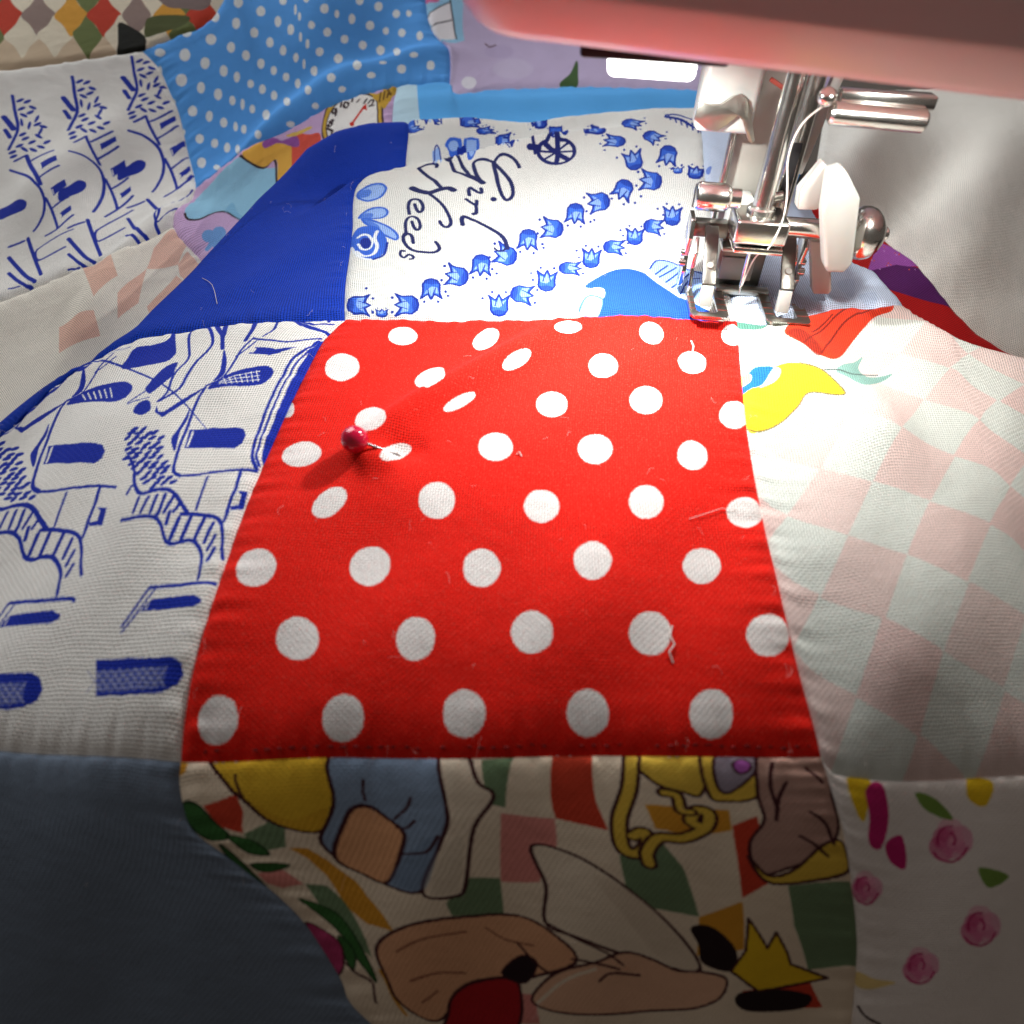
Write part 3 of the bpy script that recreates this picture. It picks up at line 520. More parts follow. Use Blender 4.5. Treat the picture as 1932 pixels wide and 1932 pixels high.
f 2 0.55 1094 378 -20 21 -1 33 26 -2 24 -18 -6 -30
c 2 0.45 1094 378 -20 21 -10 46 6 51 2 34 -6 39 18 -34 11 -15 15 37 8 -48 13 5 22 16 -11 -32 -5 -32 -3 -50 -17 -34
l 2 0.24 1096 516 -11 -44
l 2 0.24 1116 507 1 -46
F 2 1 1089 587 -3 -8 -5 1 -3 10 3 8 6 -1
F 2 1 1146 561 -3 -8 -6 2 -2 10 3 9 6 -2
F 2 1 1045 556 -4 -9 -5 2 -3 9 4 9 5 -2
f 0 1 1165 562 12 30 23 9 26 -14 17 -5 22 7 -19 -26 -8 -15 20 -23 -26 -11 3 -18 9 -32 -17 17 -17 8 -27 8 -17 29
f 1 0.85 1211 580 32 0 -15 -34 24 -20 -28 -4 4 -34 -19 26 -9 31
f 2 0.55 1165 562 12 30 16 -4 -1 -39 -11 -35 -15 12
c 2 0.45 1165 562 12 30 23 9 26 -14 17 -5 22 7 -19 -26 -8 -15 20 -23 -26 -11 3 -18 9 -32 -17 17 -17 8 -27 8 -17 29
l 2 0.25 1236 546 -23 19
l 2 0.25 1231 517 -24 1
F 2 1 1281 564 -4 -7 -6 0 -2 7 3 6 6 0
F 2 1 1267 483 -3 -7 -6 0 -2 7 3 7 6 0
F 2 1 1264 629 -3 -7 -6 1 -2 8 3 7 6 -1
f 0 1 1304 553 -20 9 -10 31 5 40 2 28 -5 33 17 -26 10 -10 15 35 7 -36 12 8 22 21 -11 -29 -5 -26 -2 -38 -16 -30
f 1 0.85 1285 612 -3 49 23 -17 12 41 4 -42 22 14 -16 -33 -18 -20
f 2 0.55 1304 553 -20 9 -1 23 24 6 24 -5 -6 -23
c 2 0.42 1304 553 -20 9 -10 31 5 40 2 28 -5 33 17 -26 10 -10 15 35 7 -36 12 8 22 21 -11 -29 -5 -26 -2 -38 -16 -30
l 2 0.22 1304 655 -10 -37
l 2 0.21 1323 654 2 -34
F 2 1 1298 713 -3 -7 -5 0 -2 8 3 8 5 0
F 2 1 1352 708 -3 -7 -5 -1 -2 8 3 8 5 0
F 2 1 1255 679 -3 -7 -5 1 -2 8 3 8 6 -1
f 0 1 1361 724 14 34 24 18 23 -8 17 0 22 12 -21 -31 -9 -18 17 -20 -26 -16 1 -18 7 -30 -15 13 -16 4 -26 0 -14 24
f 1 0.85 1407 756 32 9 -18 -38 22 -15 -28 -11 1 -33 -16 21 -6 28
f 2 0.55 1361 724 14 34 16 2 -6 -42 -12 -38 -14 8
c 2 0.42 1361 724 14 34 24 18 23 -8 17 0 22 12 -21 -31 -9 -18 17 -20 -26 -16 1 -18 7 -30 -15 13 -16 4 -26 0 -14 24
l 2 0.23 1428 729 -20 13
l 2 0.22 1421 698 -23 -6
F 2 1 1474 756 -4 -8 -5 -2 -3 7 4 8 6 1
F 2 1 1454 670 -4 -7 -5 -2 -2 6 3 8 6 1
F 2 1 1465 822 -4 -8 -6 -1 -1 7 3 9 6 1
f 0 1 1490 743 -21 7 -8 33 8 47 3 32 -3 36 17 -25 10 -9 18 42 6 -39 13 11 25 26 -14 -34 -6 -31 -6 -44 -18 -38
f 1 0.85 1474 807 0 55 23 -13 16 48 1 -46 25 18 -20 -41 -21 -25
f 2 0.55 1490 743 -21 7 1 27 26 11 25 -3 -7 -28
c 2 0.43 1490 743 -21 7 -8 33 8 47 3 32 -3 36 17 -25 10 -9 18 42 6 -39 13 11 25 26 -14 -34 -6 -31 -6 -44 -18 -38
l 2 0.22 1497 861 -13 -45
l 2 0.23 1518 863 -1 -40
F 2 1 1494 925 -4 -10 -5 -1 -2 9 4 10 5 1
F 2 1 1552 928 -4 -9 -6 -1 -1 8 4 11 5 1
F 2 1 1446 875 -4 -10 -5 0 -2 9 4 10 6 0
f 0 1 -4 1728 -9 18 6 99 20 1 12 -2 9 -16 3 -76 3 -11 24 -1 -9 -13 11 -4 23 -8 -19 -1 -14 -5 -17 -8 -24 10
f 1 0.85 9 1750 17 9 10 -23 24 2 -14 -11 21 -10 -25 4 -20 8
f 2 0.55 -4 1728 -9 18 9 4 19 -22 14 -20 -14 3
c 2 0.31 -4 1728 -9 18 6 99 20 1 12 -2 9 -16 3 -76 3 -11 24 -1 -9 -13 11 -4 23 -8 -19 -1 -14 -5 -17 -8 -24 10
l 2 0.16 40 1739 -22 2
l 2 0.19 53 1728 -14 -7
F 2 1 58 1836 -2 -77 -6 82 -2 -7 3 -66 5 -1
F 2 1 95 1726 -3 -3 -5 1 -3 3 3 3 5 0
F 2 1 16 1795 -3 -12 -6 26 -2 34 3 8 5 -25
f 0 1 73 1827 8 -45 22 43 29 1 20 -20 21 20 -15 -46 -7 45 27 -63 -26 -4 6 -6 16 -11 -22 5 -21 104 -28 -103 -23 99
f 1 0.85 118 1775 34 23 -10 -27 28 63 -29 3 9 15 -22 -95 -15 10
f 2 0.55 73 1827 8 -45 18 24 3 23 -4 -76 -18 93
c 2 0.36 73 1827 8 -45 22 43 29 1 20 -20 21 20 -15 -46 -7 45 27 -63 -26 -4 6 -6 16 -11 -22 5 -21 104 -28 -103 -23 99
l 2 0.23 150 1772 -28 44
l 2 0.21 150 1759 -27 78
F 2 1 195 1821 -3 4 -7 -4 -2 -41 3 4 7 -2
F 2 1 196 1747 -3 -2 -7 0 -3 3 1 105 9 -104
F 2 1 164 1826 -3 0 -6 0 -4 0 3 0 6 0
f 0 1 288 1862 12 -98 23 80 33 0 25 -69 23 39 -19 34 -7 12 33 -103 -29 -10 7 -5 18 -9 -24 2 -23 -1 -34 -2 -26 6
f 1 0.85 342 1767 39 6 -10 -15 33 -1 -33 -9 11 -11 -28 6 -17 9
f 2 0.55 288 1862 12 -98 20 2 6 -15 -6 -14 -20 1
c 2 0.4 288 1862 12 -98 23 80 33 0 25 -69 23 39 -19 34 -7 12 33 -103 -29 -10 7 -5 18 -9 -24 2 -23 -1 -34 -2 -26 6
l 2 0.49 379 1760 -35 98
l 2 0.22 380 1748 -29 -4
F 2 1 431 1777 -6 60 -5 -63 -6 58 6 -51 5 45
F 2 1 432 1742 -3 -3 -7 0 -4 2 3 3 8 1
F 2 1 410 1775 -8 0 5 0 0 0 0 0 2 0
f 0 1 394 1709 -2 9 14 8 27 5 17 5 16 8 -6 -11 0 -6 27 2 -18 -9 10 -3 23 -3 -23 -2 -18 -3 -26 -6 -26 0
f 1 0.85 424 1725 27 10 1 -11 30 4 -23 -9 18 -5 -28 -1 -20 3
f 2 0.55 394 1709 -2 9 14 4 15 -8 5 -9 -17 -2
c 2 0.33 394 1709 -2 9 14 8 27 5 17 5 16 8 -6 -11 0 -6 27 2 -18 -9 10 -3 23 -3 -23 -2 -18 -3 -26 -6 -26 0
l 2 0.17 459 1726 -28 -3
l 2 0.17 467 1720 -21 -7
F 2 1 492 1743 -3 -3 -6 -1 -3 2 3 2 6 1
F 2 1 516 1723 -3 -2 -6 -1 -4 1 3 3 6 0
F 2 1 450 1751 -3 -3 -6 -1 -3 2 3 3 6 0
f 0 1 505 1680 -1 12 18 11 29 5 18 4 18 9 -8 -14 -2 -8 38 -203 -20 7 9 -34 21 55 -23 -35 -20 1 -27 10 -26 -23
f 1 0.85 539 1700 31 12 -1 -16 41 -202 -26 -21 16 56 -27 -37 -19 -18
f 2 0.55 505 1680 -1 12 16 5 24 -228 3 7 -18 1
c 2 0.45 505 1680 -1 12 18 11 29 5 18 4 18 9 -8 -14 -2 -8 38 -203 -20 7 9 -34 21 55 -23 -35 -20 1 -27 10 -26 -23
l 2 0.43 576 1698 -29 -1
l 2 0.27 592 1465 -23 25
F 2 1 614 1714 -3 -3 -6 0 -4 3 3 3 7 0
F 2 1 642 1501 -4 -5 -6 25 -3 -18 3 20 7 -3
F 2 1 571 1733 -3 -3 -6 0 -3 2 3 3 6 1
f 0 1 790 1743 -12 -8 -23 1 -24 8 -26 123 -19 -8 27 -105 9 4 -18 15 19 59 1 -17 -11 11 20 -15 14 7 29 -51 6 87
f 1 0.85 746 1744 -40 122 25 -109 -27 73 32 -64 -3 28 11 43 14 -84
f 2 0.55 790 1743 -12 -8 -16 4 -6 119 14 -13 12 9
c 2 0.67 790 1743 -12 -8 -23 1 -24 8 -26 123 -19 -8 27 -105 9 4 -18 15 19 59 1 -17 -11 11 20 -15 14 7 29 -51 6 87
l 2 0.36 724 1759 11 104
l 2 0.36 724 1835 22 5
F 2 1 685 1843 -3 4 2 -89 -10 86 9 -81 0 76
F 2 1 703 1826 -2 0 -6 0 -5 0 1 0 6 0
F 2 1 704 1734 -3 -2 -5 1 -3 3 2 2 6 -1
f 0 1 924 1556 -1 32 -21 -44 -27 32 -19 -2 -19 -5 11 -6 3 -16 -27 -11 21 -6 -8 -1 -25 203 23 -7 20 -4 29 -3 28 -176
f 1 0.85 886 1541 -30 31 3 -37 -30 4 26 -10 -19 194 30 -194 15 0
f 2 0.55 924 1556 -1 32 -17 -16 -11 -10 -4 150 21 -170
c 2 0.44 924 1556 -1 32 -21 -44 -27 32 -19 -2 -19 -5 11 -6 3 -16 -27 -11 21 -6 -8 -1 -25 203 23 -7 20 -4 29 -3 28 -176
l 2 0.39 852 1545 26 -16
l 2 0 847 1532 21 -3
F 2 1 825 1555 -3 0 -7 -38 -4 0 3 0 8 32
F 2 1 806 1727 -3 -1 -6 1 -3 2 3 1 6 -1
F 2 1 862 1575 -3 1 -6 -4 -3 -4 3 -1 4 -33
f 0 1 158 15 -14 2 -8 9 2 13 0 10 -5 15 12 -12 8 -3 8 17 7 -14 8 3 13 6 -6 -11 -2 -11 1 -14 -10 -7
f 1 0.85 143 32 -4 17 16 -5 6 19 4 -18 15 5 -10 -11 -11 -8
f 2 0.55 158 15 -14 2 -1 7 16 3 16 -2 -3 -7
c 2 0.28 158 15 -14 2 -8 9 2 13 0 10 -5 15 12 -12 8 -3 8 17 7 -14 8 3 13 6 -6 -11 -2 -11 1 -14 -10 -7
l 2 0.12 154 48 -5 -14
l 2 0.13 167 51 2 -14
F 2 1 146 72 -2 -4 -3 0 -2 4 2 3 4 1
F 2 1 183 73 -2 -4 -3 1 -2 4 2 3 3 0
F 2 1 120 55 -2 -4 -3 -1 -2 3 2 3 3 3
L 3 0.91 677 1325 -43 57 -33 29 -38 11 -30 -14 -12 -40 23 -29 66 -61 73 -74 50 -64 24 -58 -4 -44 -23 -22 -20 28 -28 65 -63 104 -79 109 -24 40
L 3 0.85 519 1368 -47 20 -33 3 -28 -12 -2 -24 45 -63 93 -113 49 -51
L 3 1.46 596 1128 -55 40 -84 59
L 3 0.82 533 1168 -118 83 -81 52 -95 115 -6 -11 33 -30 23 53 59 -79 77 -78 37 -40
L 3 0.92 554 1014 -7 40 4 22 23 -18 25 -14 11 9 -8 25
L 3 0.86 539 978 23 -22 23 -13 4 34
L 3 0.87 583 949 2 -38 -4 -34 -14 -11
L 3 1.09 515 770 -4 39 11 27 30 -14 37 -19 49 -45 45 -61 22 -48 11 -49 4 -32
L 3 0.59 718 574 -21 -29 -23 -1 -13 18
L 3 0.87 226 1323 -10 19 -18 4 -32 -13 -8 -41 32 -28 80 -58 77 -57 58 -63
L 3 1.63 271 1075 26 -16 30 -14 37 -9 43 27 38 10 29 -19
L 3 0.85 365 1021 34 -48 30 -60 20 -68 11 -58 -6 -34 -18 -16 -19 16 -8 25
L 3 0.83 268 847 -4 63 6 52 19 20 28 -10 15 -47 -1 -47 -16 -22 -13 33 -7 48
L 3 0.77 254 684 -5 80 11 44 23 13 23 -26 12 -51 -3 -34 -15 -7 -14 35 -7 37
L 3 0.84 256 684 -12 -34 5 -47 22 -43 31 -24 44 -6 41 2 22 22 -2 30 -14 31
L 3 0.84 246 650 18 20 19 -20 8 -51
L 3 0.64 254 533 -17 -1 -1 -33 16 -19 21 25 19 -9 2 -19 -13 -8
F 3 1 685 1014 -8 -16 -15 -4 -8 13 7 17 16 3
C 4 1.07 965 1429 -3 -36 -14 -29 -23 -18 -32 -5 -39 10 -38 17 -32 24 -22 28 -8 28 6 25 18 20 27 17 37 72 34 -63 35 -8 28 -18 19 -28
l 4 0.69 958 1430 -197 18
l 4 1.46 936 1365 -147 130
l 4 1.46 871 1352 -10 240
l 4 0.71 795 1390 133 105
F 4 1 883 1443 -11 -19 -25 3 -13 21 12 17 24 -2
l 4 1.72 757 1467 -51 3
l 4 0.9 719 1542 19 -107
F 1 1 18 1022 43 43 60 17 29 -28 -25 -62 -59 -23
C 0 0.55 18 1022 43 43 60 17 29 -28 -25 -62 -59 -23
F 0 0.7 18 1022 22 21 33 3 13 -18 -14 -24 -30 -5
F 1 1 31 840 46 58 69 13 18 -43 -39 -45
C 0 0.58 31 840 46 58 69 13 18 -43 -39 -45
F 0 0.7 31 840 23 28 34 3 9 -23 -19 -23
F 1 1 44 820 81 -34 65 -73 28 -63 -16 -24 -78 82
C 0 0.6 44 820 81 -34 65 -73 28 -63 -16 -24 -78 82
F 0 0.7 44 820 40 -18 32 -30 14 -35 -8 -12 -40 44
F 0 1 172 599 -36 -128 -84 8 -57 179 39 95 87 -13
L 5 0.89 119 708 -8 -61 16 -76 -14 -63 -39 -16 -42 62
L 5 0.71 30 679 23 13 30 -15 19 -71 -13 -50 -32 10 -20 46
F 2 1 99 603 -11 -37 -27 8 -16 45 11 41 27 -8
L 2 0.54 172 599 -12 -103 -46 -37
L 5 0.63 2 611 53 -126 49 -26
F 0 1 312 1643 -5 -233 -64 189 -27 34 21 38 48 5
F 1 1 293 1641 -13 -23 -28 -4 -17 21 13 24 28 3
F 0 1 412 1653 -9 -217 -41 -34 -42 244 21 33 46 3
F 1 1 395 1652 0 -216 -28 -2 -30 214 13 22 29 1
F 2 1 365 1444 -17 -1 -30 -19 -32 193 16 13 34 3
F 1 1 228 1370 -21 21 -8 -41 -50 226 11 25 26 3
L 2 0.34 221 1408 -32 196 -30 -3 30 -251
F 6 1 1057 210 94 103 90 45 94 -12 79 -78 62 -107 112 -113 -7 -68 -461 -24 -103 15 109 140 11 70
F 7 1 1030 113 55 81 57 -5 -10 -77 -64 -9
F 1 1 1014 25 35 86 36 28 43 -28 -32 -110
L 0 0.39 1014 25 35 86 36 28 43 -28
F 7 1 1336 351 46 -17 63 -118 30 -64 -47 72
F 1 1 1362 387 39 74 66 1 70 -58 86 -64 -22 -197 -106 27 -63 101 -49 77
L 2 0.37 1362 387 39 74 66 1 70 -58 86 -64
l 2 0.38 1383 348 63 85
l 2 0.39 1400 329 83 93
l 2 0.4 1425 289 84 116
l 2 0.38 1448 245 86 122
L 2 0.39 1479 189 49 120 47 13
L 2 0.78 1489 1695 86 -12 87 -53 39 -23
L 2 0.49 1487 1707 60 11 75 -24 80 -27
l 2 0.39 1506 1706 15 -30
l 2 0.39 1541 1696 13 -33
l 2 0.43 1576 1683 10 -36
l 2 0.44 1611 1671 6 -43
l 2 0.49 1646 1664 2 -56
l 2 0.44 1681 1660 -3 -72''')
